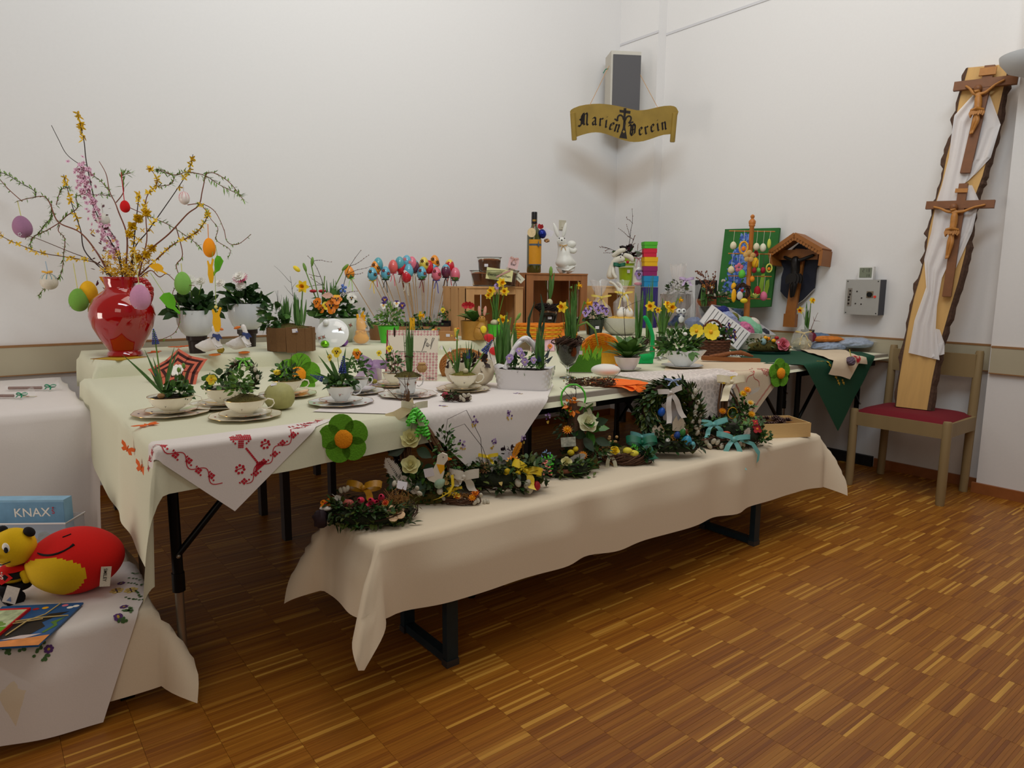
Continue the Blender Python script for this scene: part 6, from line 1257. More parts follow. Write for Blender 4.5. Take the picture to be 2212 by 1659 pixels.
t = T('egg_bowl', 'large cream ceramic egg with broken zigzag rim', 'egg bowl', 1015, 834, TOP+.004); EGC = pm('cream_eggshell', (226, 212, 186), .45, .04)
zz_ = lambda a, z: 1
b = MB(); n = 48; pr = [(18, 0), (34, 3), (48, 14), (54, 30), (53, 40)]
for r, z in pr: b.v += [(r*math.cos(6.283*k/n), r*math.sin(6.283*k/n)*.85, z) for k in range(n)]
b.v += [(50*math.cos(6.283*k/n), 50*math.sin(6.283*k/n)*.85, 46+(10 if (k//3) % 2 else 0)+rnd.uniform(-2, 2)) for k in range(n)]; b.v += [(47*math.cos(6.283*k/n), 47*math.sin(6.283*k/n)*.85, 44) for k in range(n)]; b.v += [(30*math.cos(6.283*k/n), 30*math.sin(6.283*k/n)*.85, 10) for k in range(n)]
b.f = [(j*n+k, j*n+(k+1) % n, (j+1)*n+(k+1) % n, (j+1)*n+k) for j in range(7) for k in range(n)]+[tuple(range(n-1, -1, -1))]; b.m = [0]*len(b.f); b.build('shell', EGC, t)
bush(t, (0, 0, 42), (46, 36, 26), 60, 18, 13, [pm('dark_lettuce', (46, 26, 20), .7, .3)], 'dark_foliage')
t = T('gift_bag', 'small white paper bag with red heart ears', 'gift bag', 1056, 790, TOP+.004, tilt=(0, .15)); MB().box((0, 0, 26), (26, 10, 52), taper=.9).build('bag', pm('paper_bag', (222, 210, 206), .7), t, smooth=False)
for x, z in ((-8, 60), (8, 34)): MB().ell((x, -6, z), (12, 3, 9), 0, 12, 7).build('red_heart', pm('heart_red', (206, 30, 36), .6), t)
# narcissus bowl and white ceramic basket
t = T('narcissus_tray', 'green tray of tall narcissus leaves on moss behind the white basket', 'potted plant', 1087, 806, TOP+.004); MB().box((0, 0, 5), (50, 34, 10)).build('tray', GREENP, t, smooth=False); mound(t, 26, 9, 16, MOSS, 'moss', 120, 18); blades(t, (0, 0, 18), 46, 92, 6, .16, G4, rad=13); stalks(t, (0, 0, 18), [(28, 0, 118), (16, 0, 120)], G3, 1.5); MB().ell((0, 0, 5), (3.5, 3.5, 9), 0, 8, 6, TR((30, 0, 118), (0, .5, 0))).build('bud', G3, t); twig(t, (-22, -8, 14), (.0, 0, 1), 90, .8, 1, TWIGD)
t = T('ceramic_basket', 'glossy white woven ceramic basket with arched handle and violas', 'flower basket', 1133, 838, TOP+.006, turn=-.22); WC = pm('white_glaze', (226, 222, 222), .12, .01, coat=.6)
b = MB(); rows, n = 8, 44
def sup(a, rx, ry, p=.35): c, s_ = math.cos(a), math.sin(a); return (rx*math.copysign(abs(c)**p, c), ry*math.copysign(abs(s_)**p, s_))
for j in range(rows+1):
    z = 46*j/rows; f = 1+.16*z/46
    for k in range(n):
        x, y = sup(6.283*k/n, 55*f, 30*f); q = 1+.018*(1 if (k//2+j) % 2 else -1)*(0 < j < rows); b.v.append((x*q, y*q, z+(3*math.cos(2*6.283*k/n) if j == rows else 0)))
for k in range(n): x, y = sup(6.283*k/n, 58, 31); b.v.append((x, y, 40))
b.f = [(j*n+k, j*n+(k+1) % n, (j+1)*n+(k+1) % n, (j+1)*n+k) for j in range(rows+1) for k in range(n)]+[tuple(range(n-1, -1, -1))]; b.m = [0]*len(b.f); b.build('basket_body', WC, t, ang=.25)
MB().box((0, 0, 38), (108, 56, 4)).build('soil', SOIL, t, smooth=False)
b = MB()
for ph in (0, 2.1, 4.2): b.tube([(4*math.sin(i*.5+ph), -44+44*2*i/24+3*math.cos(i*.5+ph)*.4, 44+62*math.sin(math.pi*i/24)+3*math.cos(i*.5+ph)) for i in range(25)], 4.4, 8)
b.v = [tuple(Matrix.Rotation(-1.0, 4, 'Z') @ V(q)) for q in b.v]; b.build('twisted_handle', WC, t)
bush(t, (-4, -10, 44), (34, 20, 34), 90, 12, 8, [G1, G2, G1], 'viola_leaves'); blades(t, (-30, 8, 42), 16, 96, 7, .15, G4, rad=8, name='leaf_blades'); blades(t, (34, 6, 42), 14, 88, 7, .3, G4, rad=8)
for x, z, R, f in ((-26, 66, 11, (-.3, -1, .2)), (-6, 82, 9, (0, -1, .4)), (6, 60, 9, (.2, -1, 0)), (24, 64, 8, (.5, -1, .2)), (0, 74, 8, (0, -1, 0))): pansy(t, (x, -28, z), f, R, LIL, LIL, pm('pale_eye', (214, 206, 190)))
for x, z in ((54, 84), (30, 76), (60, 70)): muscari(t, (34, 4, 44), (x, -4, z), 4, pm('muscari_dark', (52, 66, 96)))
# thin-leaved bulb and pink card, orange baskets
t = T('bulb_vase', 'slim glass with two long dark hyacinth leaves', 'vase', 1160, 778, TOP+.004); MB().lathe([(.01, 0), (14, 0), (12, 20), (14, 34), (13, 34), (11, 20), (.01, 2)], 20).build('glass', GLASS, t)
b = MB(); b.tube([(-6, 0, 30), (-20, 0, 60), (-18, 0, 90), (-6, 0, 126)], [3, 4.5, 4, .6], 7, flat=.5); b.tube([(2, 0, 30), (6, 0, 80), (12, 0, 110), (6, 0, 142)], [3, 5, 4.5, .6], 7, flat=.5); b.tube([(8, 0, 30), (12, 0, 70), (16, 0, 92)], [3, 4.5, .6], 7, flat=.5); b.build('leaf_blades', pm('dark_blade', (34, 60, 40), .5, .2), t)
p = at(1172, 758, TOP+.004); t = thing('pink_card', 'pink printed card leaning between the orange baskets', 'card', p, (-.35, 0, face(p)), None, px(1, p)); MB().box((0, 0, 26), (52, 1, 52)).build('paper', pm('pink_paper', (222, 180, 190), .7, .02), t, smooth=False)
b = MB()
for z in (44, 41, 38, 35, 30, 27): b.box((2, -.8, z), (rnd.uniform(26, 38), .3, .8))
b.build('print_lines', m_ink, t, smooth=False, kind='stuff'); pansy(t, (16, -2, 10), (0, -1, 0), 6, ORG, ORG)
ORW = [pm('orange_wicker', (230, 130, 20), .7, .15, .4), pm('yellow_wicker', (226, 170, 20), .7, .15, .4)]
t = T('orange_basket', 'oblong orange woven basket before the dark crate', 'basket', 1163, 731, TIER+.003); weave(t, 46, 24, 30, ORW, 7, 34, 1.1); MB().lathe([(.01, 1), (44, 1)], 24, 0, Matrix.Diagonal((1, .52, 1, 1))).build('basket_base', ORW[0], t)
t = T('orange_basket', 'small round orange basket lying with its bow behind the goblet', 'basket', 1218, 728, TIER+.003, tilt=(.9, .2)); weave(t, 22, 22, 16, ORW, 5, 24, 1.1); MB().lathe([(.01, 1), (21, 1)], 20).build('basket_base', ORW[0], t)
t = T('orange_basket', 'orange woven basket tipped over with chocolate eggs inside', 'basket', 1300, 778, TOP+.02, tilt=(1.1, -.45)); weave(t, 38, 38, 46, ORW, 9, 30, 1.12); MB().lathe([(.01, 1), (37, 1)], 24).build('basket_base', ORW[1], t)
for i, (X, Y, rgb, nm) in enumerate(((1306, 752, (20, 60, 80), 'dark teal'), (1284, 742, (120, 90, 150), 'violet striped'), (1294, 748, (150, 110, 100), 'bronze'))): foil(f'{nm} foil egg in the tipped orange basket', X, Y+8, rgb, 8, TOP+.03)
# goblet with soil
def goblet(t, R, H, bowl=.55, soil=True, stem=3, m=GLASS, nest=False):
    hb = H*(1-bowl); pr = [(.01, 0), (R*.62, 0), (R*.6, 1.5), (stem, 4), (stem*.8, hb*.6), (stem*1.1, hb), (R*.6, hb+H*bowl*.25), (R*.92, hb+H*bowl*.65), (R, H), (R-1, H), (R*.88, hb+H*bowl*.65), (R*.55, hb+H*bowl*.27), (.01, hb+2)]
    MB().lathe(pr, 28).build('glass', m, t)
    if soil: MB().lathe([(.01, hb+2.5), (R*.52, hb+H*bowl*.28), (R*.86, hb+H*bowl*.66), (R*.93, H*.95), (.01, H*.97)], 24).build('soil', SOIL, t)
t = T('stemmed_glass', 'stemmed glass of soil with twig nest and daffodils beside the white basket', 'planted glass', 1226, 816, TOP+.004); goblet(t, 29, 74, .72); vinering(t, 20, 14, 46, NEST, (0, 0, 78)); MB().box((26, -14, 56), (7, .7, 8), 0).build('price_sticker', STICK, t, smooth=False)
blades(t, (4, 0, 74), 20, 92, 7, .2, G4, rad=8); daffodil(t, (2, 0, 76), (-14, -12, 152), (-.5, -1, .1), 14); daffodil(t, (8, 0, 76), (37, -8, 160), (1, -.4, 0), 14); MB().tube([(10, 0, 76), (20, 0, 112), (38, -4, 120), (56, -6, 104), (64, -6, 70)], [2.2, 2.6, 2.6, 2.4, 1], 7).build('bent_shoot', G3, t)
t = T('bulb_glass', 'round glass with bulb shoot in a dark twig nest inside the crate front', 'planted glass', 1184, 706, TIER+.003, lift=15); MB().lathe([(.01, 0), (9, 0), (17, 12), (20, 26), (18, 36), (17, 36), (18, 26), (.01, 2)], 24).build('glass', GLASS, t); MB().lathe([(.01, 2), (14, 10), (18, 26), (.01, 30)], 20).build('soil', SOIL, t); vinering(t, 19, 9, 50, pm('nest_dark', (42, 28, 24), .9), (0, 0, 42)); MB().ell((2, -4, 52), (7, 6, 8), 0, 10, 7).build('bulb', BULB, t); blades(t, (2, -2, 58), 7, 66, 7, .3, G4, rad=2); MB().ell((0, 0, 6), (4, 4, 11), 0, 8, 6, TR((4, 0, 112))).build('bud', G3, t); MB().box((2, -18, 20), (8, .6, 5)).build('price_sticker', STICK, t, smooth=False)
t = T('bulb_glass', 'slim glass of daffodils between the dark crate and viola pot', 'planted glass', 1238, 716, TIER+.003, lift=6); MB().lathe([(.01, 0), (13, 0), (13, 32), (12, 32), (.01, 2)], 20).build('glass', GLASS, t); MB().lathe([(.01, 1), (11, 1), (11.5, 24), (.01, 25)], 18).build('soil', SOIL, t); blades(t, (0, 0, 24), 14, 76, 6, .22, G4, rad=5); daffodil(t, (2, 0, 24), (8, -4, 98), (1, -.4, 0), 10); MB().ell((0, 0, 0), 3, 0, 6, 4, TR((-6, -2, 94))).build('bud', G3, t)
t = gpot('dark green glazed pot of violas in front of the pale crate', 1283, 722, 22, 32, z=RIS, m=pm('dark_green_glaze', (14, 34, 24), .12, .1, coat=.6)); bush(t, (0, 0, 34), (27, 20, 28), 100, 9, 6, [G1, G1, G5], 'leaves'); MB().box((4, -22, 16), (8, .6, 6)).build('price_sticker', STICK, t, smooth=False)
for x, z in ((-14, 54), (0, 62), (14, 56), (22, 50), (6, 52), (-20, 46)): pansy(t, (x, -14, z), (x*.02, -1, .1), 9, PUR, LIL, GBLK)
t = T('cello_gift', 'gift bag of clear crinkled foil tied with yellow ribbon before the pale crate', 'gift', 1292, 702, TIER+.003, lift=14); 
def cellobag(t, R, H, flare=.7, m=CELLO, neck=.16):
    b = MB(); n = 26; prf = [(R*.8, 0), (R, H*.2), (R*.9, H*.4), (R*neck*2, H*.56), (R*neck, H*.62), (R*flare*.6, H*.78), (R*flare, H)]
    for r, z in prf: b.v += [(r*math.cos(6.283*k/n)*(1+rnd.uniform(-.14, .14)), r*math.sin(6.283*k/n)*(1+rnd.uniform(-.14, .14)), z*(1+rnd.uniform(-.03, .03))) for k in range(n)]
    b.f = [(j*n+k, j*n+(k+1) % n, (j+1)*n+(k+1) % n, (j+1)*n+k) for j in range(len(prf)-1) for k in range(n)]; b.m = [0]*len(b.f); return b.build('clear_foil', m, t, smooth=False)
cellobag(t, 26, 96, .8, mat('cellophane_thick', (236, 226, 222), .1, var=0, alpha=.3, coat=.6)); MB().box((0, 0, 18), (26, 20, 36)).build('contents', STRAW, t, smooth=False); bow(t, (4, -8, 58), 22, pm('pale_yellow_ribbon', (222, 196, 90), .5), tails=(1, 2), wd=.12)
t = T('speckled_bowl', 'white speckled bowl with yellow straw and wrapped eggs', 'bowl', 1342, 722, RIS+.001); MB().lathe([(.01, 0), (22, 0), (34, 8), (43, 24), (45, 36), (43, 36), (40, 24), (.01, 6)], 32).build('bowl', pm('speckled_glaze', (206, 204, 190), .5, .2, 1.2), t); mound(t, 40, 32, 8, pm('yellow_straw', (214, 170, 70), .9, .2), 'straw', 90); egg(t, (-4, -12, 46), 9, WHT); egg(t, (14, -8, 46), 9, WHT)
t2 = thing('cello_gift', 'clear foil gift with pale yellow curls standing in the speckled bowl', 'gift', t.location+V((0, 0, t.scale[0]*36)), t.rotation_euler, None, t.scale[0]); cellobag(t2, 20, 80, .7); bow(t2, (2, -6, 50), 20, MATS['pale_yellow_ribbon'], tails=(1.6, 1.8), wd=.14); egg(t2, (0, 0, 14), 9, WHT, rot=(1.2, 0, 0))
# ------------------------------------------------------------------ soap, dried garland, orange mat, wavy bowl, felt grass and goose
t = T('felt_grass', 'green felt pouch cut like a tuft of grass', 'felt pouch', 1262, 804, TOP+.004, tilt=(-.12, 0)); pts = [(-34, 0), (30, 0), (36, 20)]+[q for i in range(9) for q in ((36-i*7.2, 44+rnd.uniform(-4, 14)), (32-i*7.2, 36+rnd.uniform(-3, 3)))]+[(-34, 26)]
MB().prism(pts, -5, 5, 0, FRONT).build('felt_body', pm('grass_felt', (70, 120, 24), .95, .15, .4, bump=.4), t, smooth=False); b = MB()
for i in range(26): b.leaf((-28+i*2.4, -5.5, 30+rnd.uniform(-6, 6)), (rnd.uniform(-.3, .5), -.1, 1), rnd.uniform(18, 30), 4, 0, 0, 3, up=(0, -1, 0))
b.build('felt_blades', pm('grass_felt_light', (116, 170, 40), .95, .15), t, kind='stuff')
t = T('table_mat', 'orange felt flower mat drooping over the table edge', 'table mat', 1335, 828, TOP+.0045); s_ = t.scale[0]; c0 = t.location
b = MB(); fO = draper((.385, 4.99, 2.112, 3.8), TOP, .05, .2); I = t.matrix_world.inverted() if False else None
for k in range(9):
    a = 6.283*k/9; ce = V((c0.x+.085*math.cos(a), c0.y+.085*math.sin(a))); n = 20; q = [fO(ce.x, ce.y, .0055+.0006*(k % 3))]
    for i in range(n): e = 6.283*i/n; q.append(fO(ce.x+.058*math.cos(e), ce.y+.058*math.sin(e), .0055+.0006*(k % 3)))
    vs = [(Euler((0, 0, -face(0))).to_matrix() @ (V(p_)-c0))/s_ for p_ in q]; b2 = MB(); b2.add(vs, [(0, 1+i, 1+(i+1) % n) for i in range(n)]); b2.build('petal', ORF, t, smooth=False)
q = [fO(c0.x+.10*math.cos(6.283*i/24), c0.y+.10*math.sin(6.283*i/24), .0085) for i in range(24)]; MB().add([(Euler((0, 0, -face(0))).to_matrix() @ (V(p_)-c0))/s_ for p_ in q], [tuple(range(24))]).build('mat_centre', ORF, t, smooth=False)
t = T('soap', 'white pebble-shaped candle lying on the orange mat', 'candle', 1308, 812, TOP+.012); MB().ell((0, 0, 13), (32, 24, 13), 0, 26, 14).build('wax_pebble', pm('white_wax', (232, 226, 218), .5, .02), t)
t = T('dried_garland', 'dried flower ring with small dark blossoms beside the soap', 'wreath', 1276, 834, TOP+.004); vinering(t, 46, 8, 26, TWIG, (0, 0, 8), sq=.55); DRY = [pm('dry_green', (76, 74, 40), .8, .3), pm('dry_red', (86, 34, 30), .8, .3), pm('dry_cream', (196, 166, 116), .8, .2), GBX]
b = MB()
for i in range(260): a = rnd.uniform(0, 6.283); b.leaf((46*math.cos(a)+rnd.gauss(0, 6), 26*math.sin(a)+rnd.gauss(0, 4), 6+rnd.uniform(0, 9)), Rv(0, -1, 1)+V((0, 0, .7)), rnd.uniform(4, 8), 3.6, 0, rnd.randrange(4), 2)
b.build('dried_blossoms', DRY, t, kind='stuff'); twig(t, (-40, -6, 8), (-.4, 0, 1), 34, .7, 4, TWIGD); twig(t, (46, 0, 8), (.5, 0, 1), 30, .8, 2, pm('dark_lavender', (70, 48, 60)))
t = T('wavy_bowl', 'white bowl with wavy rim full of broad primrose leaves', 'bowl', 1355, 798, TOP+.009); wv = lambda a, z: 1+.07*math.sin(5*a)*(z/28); MB().lathe([(.01, 0), (14, 0), (17, 4), (24, 14), (28, 28), (26.5, 28), (22, 14), (.01, 6)], 40, wob=wv).build('bowl', pm('blush_porcelain', (232, 214, 210), .2, .01, coat=.4), t); MB().lathe([(.01, 22), (24, 22)], 20).build('soil', SOIL, t)
vl = MB()
for i in range(34): a = i*2.4; q = .35+.9*(i % 5)/4; vl.leaf((4*math.cos(a), 4*math.sin(a), 24), (math.cos(a)*.9, math.sin(a)*.6, q*1.3), 54+10*(i % 3), 23, .25, i % 2, 4, cup=.25, wide=.62)
vl.build('leaves', [G2, pm('primrose_leaf', (72, 108, 42), .5, .25, .12)], t, kind='stuff'); stalks(t, (0, 0, 24), [(14, -10, 58), (24, -8, 50)], G3, 1.2)
for x, z in ((14, 60), (24, 52)): MB().ell((x, -10, z), (4, 4, 5), 0, 8, 5).build('bud', pm('pale_bud', (206, 206, 140)), t)
twig(t, (-6, -4, 24), (.02, 0, 1), 150, .9, 3, TWIGD)
q_ = T('saucer', 'plain white saucer under the wavy bowl', 'saucer', 1355, 800, TOP+.004); plate(q_, 30, 0, PORW, False, 5, 0, 0)
t = T('felt_goose', 'bright green felt goose with long neck and orange bill', 'felt goose', 1396, 784, TOP+.004); FGG = pm('emerald_felt', (20, 168, 84), .95, .08, .5, bump=.4)
skin('body', [(-2, 0, 14, 12), (-14, 0, 10, 7), (12, 0, 14, 8), (12, 0, 34, 5.5), (12, 0, 58, 4.5), (4, 0, 82, 5), (-4, 0, 96, 5.5), (-10, -2, 101, 4)], [(0, 1), (0, 2), (2, 3), (3, 4), (4, 5), (5, 6), (6, 7)], FGG, t); MB().box((-4, 0, 6), (34, 18, 12)).build('base', FGG, t, smooth=False); MB().ell((18, -6, 34), (6, 4, 3)).build('scarf_dots', pm('salmon_dots', (216, 130, 100)), t)
t = T('bulb_glass', 'tall glass of flowering daffodils behind the green felt goose', 'planted glass', 1428, 774, TOP+.004); MB().lathe([(.01, 0), (16, 0), (6, 4), (4, 14), (10, 22), (13, 52), (12, 52), (9, 22), (.01, 16)], 22).build('glass', GLASS, t); MB().lathe([(.01, 17), (8.5, 22), (11.5, 46), (.01, 48)], 18).build('soil', SOIL, t); blades(t, (0, 0, 46), 22, 80, 6, .28, G4, rad=6)
for x, z, R, f in ((-28, 112, 13, (-.4, -1, 0)), (-12, 104, 8, (-.3, -1, 0)), (14, 110, 14, (.2, -1, 0)), (32, 126, 9, (.9, -.6, -.2)), (6, 116, 9, (0, -1, .5))): daffodil(t, (0, 0, 48), (x, -10, z), f, R)
t = T('bulb_glass', 'glass bowl with narcissus shoots in a twig nest behind the wavy bowl', 'planted glass', 1378, 768, TOP+.004, lift=0); MB().lathe([(.01, 0), (12, 0), (17, 14), (18, 30), (17, 30), (.01, 3)], 22).build('glass', GLASS, t); MB().lathe([(.01, 2), (14, 8), (16, 26), (.01, 27)], 18).build('soil', SOIL, t); vinering(t, 16, 8, 26, NEST, (0, 0, 32)); blades(t, (0, 0, 28), 12, 110, 7, .14, G4, rad=4); blades(t, (22, 0, 20), 8, 150, 6, .1, G2, rad=4)
t = T('gravy_boat', 'white porcelain gravy boat planted with yellow primroses', 'planter', 1474, 790, TOP+.012); gb = lambda a, z: 1+(.22*math.cos(a)**8*(z/32)+.05*math.cos(3*a)*(z/32)); MB().lathe([(.01, 0), (17, 0), (19, 3), (30, 14), (37, 26), (40, 34), (38.5, 34), (34, 24), (.01, 8)], 44, 0, Matrix.Diagonal((1, .62, 1, 1)), wob=gb).build('boat', PORW, t); MB().lathe([(.01, 28), (34, 28)], 24, 0, Matrix.Diagonal((1, .6, 1, 1))).build('soil', SOIL, t)
bush(t, (-12, 0, 36), (44, 24, 48), 260, 17, 8, [G2, G1, G2], 'leaves'); vl = MB()
for a, L, q in ((.1, 46, .8), (.5, 50, 1.1), (-.4, 46, 1), (-.2, 60, 1.3), (.9, 44, 1.2), (0, 40, .5)): vl.leaf((12, 0, 32), (math.cos(a), math.sin(a)*.5, q), L, 17, .15, 0, 4, cup=.2, wide=.6)
vl.leaf((12, -20, 36), (.05, -.4, -1), 26, 15, 0, 0, 4, up=(0, -1, 0)); vl.build('primrose_leaves', G2, t); stalks(t, (10, 0, 32), [(18, -8, 66), (40, -8, 72), (46, -6, 60)], G3, 1.6)
for x, z, R, f in ((24, 76, 15, (-.3, -1, .2)), (54, 74, 19, (.2, -1, .3))):
    b = MB(); pos = V((x, -12, z)); ax = V(f).normalized(); X_ = ax.orthogonal().normalized(); Y_ = ax.cross(X_)
    for k in range(6): a = k*1.047; b.leaf(pos, X_*math.cos(a)+Y_*math.sin(a)+ax*.25, R, R*1.05, 0, 0, 3, up=ax, tip=.5, wide=.65)
    b.ell(pos+ax*2, (R*.22,)*3, 1, 8, 5); b.build('primrose', [YEL, YEL2], t)
MB().ell((-2, -20, 70), (5, 4, 4), 0, 10, 6).build('white_daisy', WHT, t)
q_ = T('oval_plate', 'plain white plate under the gravy boat', 'plate', 1473, 794, TOP+.004); plate(q_, 45, 0, PORW, False, 6, 0, 0)
t = T('tiny_viola_glass', 'tiny liqueur glass holding one yellow viola', 'glass', 1424, 778, TOP+.004); goblet(t, 7, 16, .6, False, 1); pansy(t, (4, -4, 22), (.1, -1, 0), 6, YEL, YEL)
t = T('wicker_planter', 'brown wicker basket with tall handle and dark pansies', 'flower basket', 1541, 768, TOP+.004); weave(t, 30, 22, 32, [pm('brown_wicker', (98, 54, 30), .8, .25, .5), pm('brown_wicker2', (84, 46, 26), .8, .25, .5)], 8, 30, 1.1); MB().lathe([(.01, 26), (30, 26)], 20, 0, Matrix.Diagonal((1, .7, 1, 1))).build('soil', SOIL, t)
b = MB()
for ph in (0, 3.14): b.tube([(-4+26*math.cos(math.pi*i/20), 2*math.sin(i+ph), 30+46*math.sin(math.pi*i/20)) for i in range(21)], 2.2, 6)
b.build('handle', MATS['brown_wicker'], t); bush(t, (4, 0, 36), (34, 22, 34), 90, 15, 10, [G1, G1, G5], 'leaves')
for x, z in ((38, 52), (26, 66), (40, 40), (30, 44), (20, 58)): pansy(t, (x, -12, z), (.6, -.8, .1), 7, PUR, PUR, YEL2)
t = T('driftwood_strip', 'flat brown wooden strip with a gnarled root piece', 'wood strip', 1578, 781, TOP+.006, turn=-.02); MB().box((0, 0, 5), (124, 14, 9), 0, Matrix.Rotation(.04, 4, 'Y')).build('board', wood('brown_board', (140, 82, 36), .4, .3, .7, (.1, 1, 1)), t, smooth=False); MB().tube([(-46, 0, 11), (-20, -3, 14), (0, 2, 18), (20, -2, 20), (40, 0, 14), (48, 0, 12)], [3, 5, 4, 5, 3.5, 1.5], 8).build('root', pm('root_wood', (134, 78, 40), .8, .3, .3, bump=.5), t)
t = T('bead_tray', 'small clear dish of coloured glass beads behind the wood strip', 'dish', 1590, 768, TOP+.004); MB().lathe([(.01, 0), (24, 0), (28, 6), (27, 6), (.01, 1)], 24, 0, Matrix.Diagonal((1, .5, 1, 1))).build('dish', GLASS, t)
for i, rgb in enumerate(((50, 140, 90), (120, 90, 160), (190, 40, 70), (110, 80, 150), (80, 150, 140), (196, 60, 50))): MB().ell((-16+i*7, rnd.uniform(-6, 4), 5), 3.6, 0, 8, 6).build('bead', pm('bead_%d' % i, rgb, .2), t)

t = T('twig_wreath', 'tiny dark twig wreath with white catkins on the violet cloth', 'wreath', 988, 866, TOP+.007); vinering(t, 24, 8, 34, NEST, (0, 0, 8), sq=.55); bush(t, (-12, -4, 12), (18, 9, 10), 40, 9, 6, [G1, GBX], 'greenery'); catkins(t, [(8, -14, 10), (16, -12, 14), (24, -8, 14), (14, -14, 6), (27, -4, 8)], 4); MB().ell((-26, -4, 14), (8, 6, 6), 0, 8, 6, noise=.15).build('red_check_heart', pm('red_dotted2', (170, 50, 70), .8, .4, .5), t, smooth=False); MB().leaf((18, -2, 14), (.2, 0, 1), 16, 9, .1, 0, 4).build('leaf', G1, t)
# ------------------------------------------------------------------ painting, shrine and egg stand by the wall
PP = Plane(V((4.86, 3.25, 1.0)), V((-1, -.12, .12)))
t = PP.empty('canvas_painting', 'green canvas painting of a blue hyacinth leaning on the wall', 'painting'); m_cv = mat('canvas_green', (40, 104, 40), .8, var=.25, scale=6)
cn = PP.poly([(1566, 495), (1684, 492), (1664, 662), (1546, 668)]); MB().prism(cn, -.025, 0).build('canvas', m_cv, t, smooth=False)
m_h1 = mat('hyacinth_blue', (108, 140, 204), .8, var=.25, scale=60); m_h2 = mat('hyacinth_deep', (58, 88, 168), .8, var=.2, scale=60); m_h3 = mat('painted_leaf', (134, 170, 50), .8, var=.15, scale=20); k6 = crop(1540, 450, 7.54)
b = MB(); 
for i in range(330):
    f = rnd.random(); Y = 420+f*960; hw = 60+150*min(1, f*1.3) if f > .25 else 90; X = 500-f*150+rnd.uniform(-1, 1)*hw+(60 if f < .25 else 0); u = PP.uv(*k6([(X, Y)])[0], .002); a = rnd.uniform(0, 6.28); r = rnd.uniform(.012, .022)
    c_, s_ = math.cos(a), math.sin(a); b.add([(u[0]+r*math.cos(e)*c_-r*.5*math.sin(e)*s_, u[1]+r*math.cos(e)*s_+r*.5*math.sin(e)*c_, .001+.002*rnd.random()) for e in [.785*q for q in range(8)]], [tuple(range(8))], rnd.randrange(2))
b.build('painted_blossoms', [m_h1, m_h2], t, smooth=False, kind='stuff'); b = MB()
for pts in ([(740, 1330), (790, 1080), (850, 1060), (830, 1200), (810, 1400)], [(830, 1350), (870, 1180), (920, 1150), (920, 1260), (880, 1410)], [(560, 1400), (600, 1250), (650, 1450)]): b.prism(PP.poly(k6(pts), .002), .0015, .0025)
b.build('painted_leaves', m_h3, t, smooth=False)
# shrine
PH = Plane(V((4.97, 2.85, 1.1)), V((-1, -.10, .04))); k7 = crop(1500, 440, 4.916)
t = PH.empty('wayside_shrine', 'small roofed wooden shrine with a dark crucified figure', 'shrine'); m_navy = mat('navy_board', (20, 22, 38), .7, var=.1); m_oak = wood('oak_brown', (146, 88, 32), .3, 5, .5); m_trimw = mat('white_edge', (190, 184, 180), .6, var=0); m_brz = mat('dark_bronze', (30, 26, 24), .45, .5, var=.1)
bd = [(905, 600), (1110, 420), (1330, 600), (1350, 640), (1310, 650), (1290, 690), (1270, 900), (1210, 960), (1150, 1020), (1090, 1060), (1010, 1030), (950, 980), (910, 930), (920, 780), (945, 690), (930, 655), (890, 660)]
MB().prism(PH.poly(k7(bd)), -.02, -.004).build('back_board', m_navy, t, smooth=False)
q_ = [V((*u, 0)) for u in PH.poly(k7(bd[6:]+bd[:0]))]; MB().tube([(v.x, v.y, -.012) for v in q_[:11]], .005, 6).build('edge_moulding', m_trimw, t)
U = lambda a, off=.02: V((*PH.uv(*k7([a])[0], off), 0))
b = MB(); beam(b, U((1130, 480)), U((1015, 1215)), .075, .0, .03); b.build('upright', m_oak, t, smooth=False); b = MB(); beam(b, U((900, 545)), U((1320, 540)), .075, .004, .034); b.build('crossbar', m_oak, t, smooth=False)
ap, lf, rt = U((1110, 335), .07), U((845, 520), .07), U((1398, 500), .07)
for a, c_ in ((ap, lf), (ap, rt)): b = MB(); beam(b, a, c_, .028, -.02, .15); b.build('roof_board', m_oak, t, smooth=False)
for a, c_ in ((lf, U((870, 660), .07)), (rt, U((1375, 665), .07))): b = MB(); beam(b, a, c_, .022, -.02, .15); b.build('side_board', m_oak, t, smooth=False)
b = MB()
for a, c_ in ((ap, lf), (ap, rt)):
    for i in range(9): q = a.lerp(c_, (i+.6)/9.4); b.prism([(q.x+.019*math.cos(e), q.y-.022+.019*math.sin(e)) for e in [.63*j for j in range(10)]], .138, .148)
b.build('scalloped_trim', m_oak, t, smooth=False)
J = {q: U(p_, .06) for q, p_ in dict(head=(1070, 560), neck=(1075, 600), chest=(1075, 660), hips=(1070, 770), hl=(940, 560), hr=(1270, 540), knee=(1060, 880), feet=(1035, 1000)).items()}
def nq(q, r, dx=0, dy=0, dz=.06): return (J[q].x+dx, J[q].y+dy, dz, r)
N = [nq('chest', .034), nq('hips', .03), nq('neck', .014), nq('head', .026, dz=.075), ((J['neck']*.7+J['hl']*.3).x, J['neck'].y+.0, .06, .015), (J['hl'].x, J['hl'].y, .05, .011), ((J['neck']*.7+J['hr']*.3).x, J['neck'].y, .06, .015), (J['hr'].x, J['hr'].y, .05, .011), nq('knee', .018, -.012, 0, .075), nq('feet', .010, -.006), nq('knee', .018, .014, .01, .08), nq('feet', .010, .01, .005, .068)]
skin('corpus', N, [(0, 1), (0, 2), (2, 3), (2, 4), (4, 5), (2, 6), (6, 7), (1, 8), (8, 9), (1, 10), (10, 11)], m_brz, t)
b = MB(); h_ = J['hips']
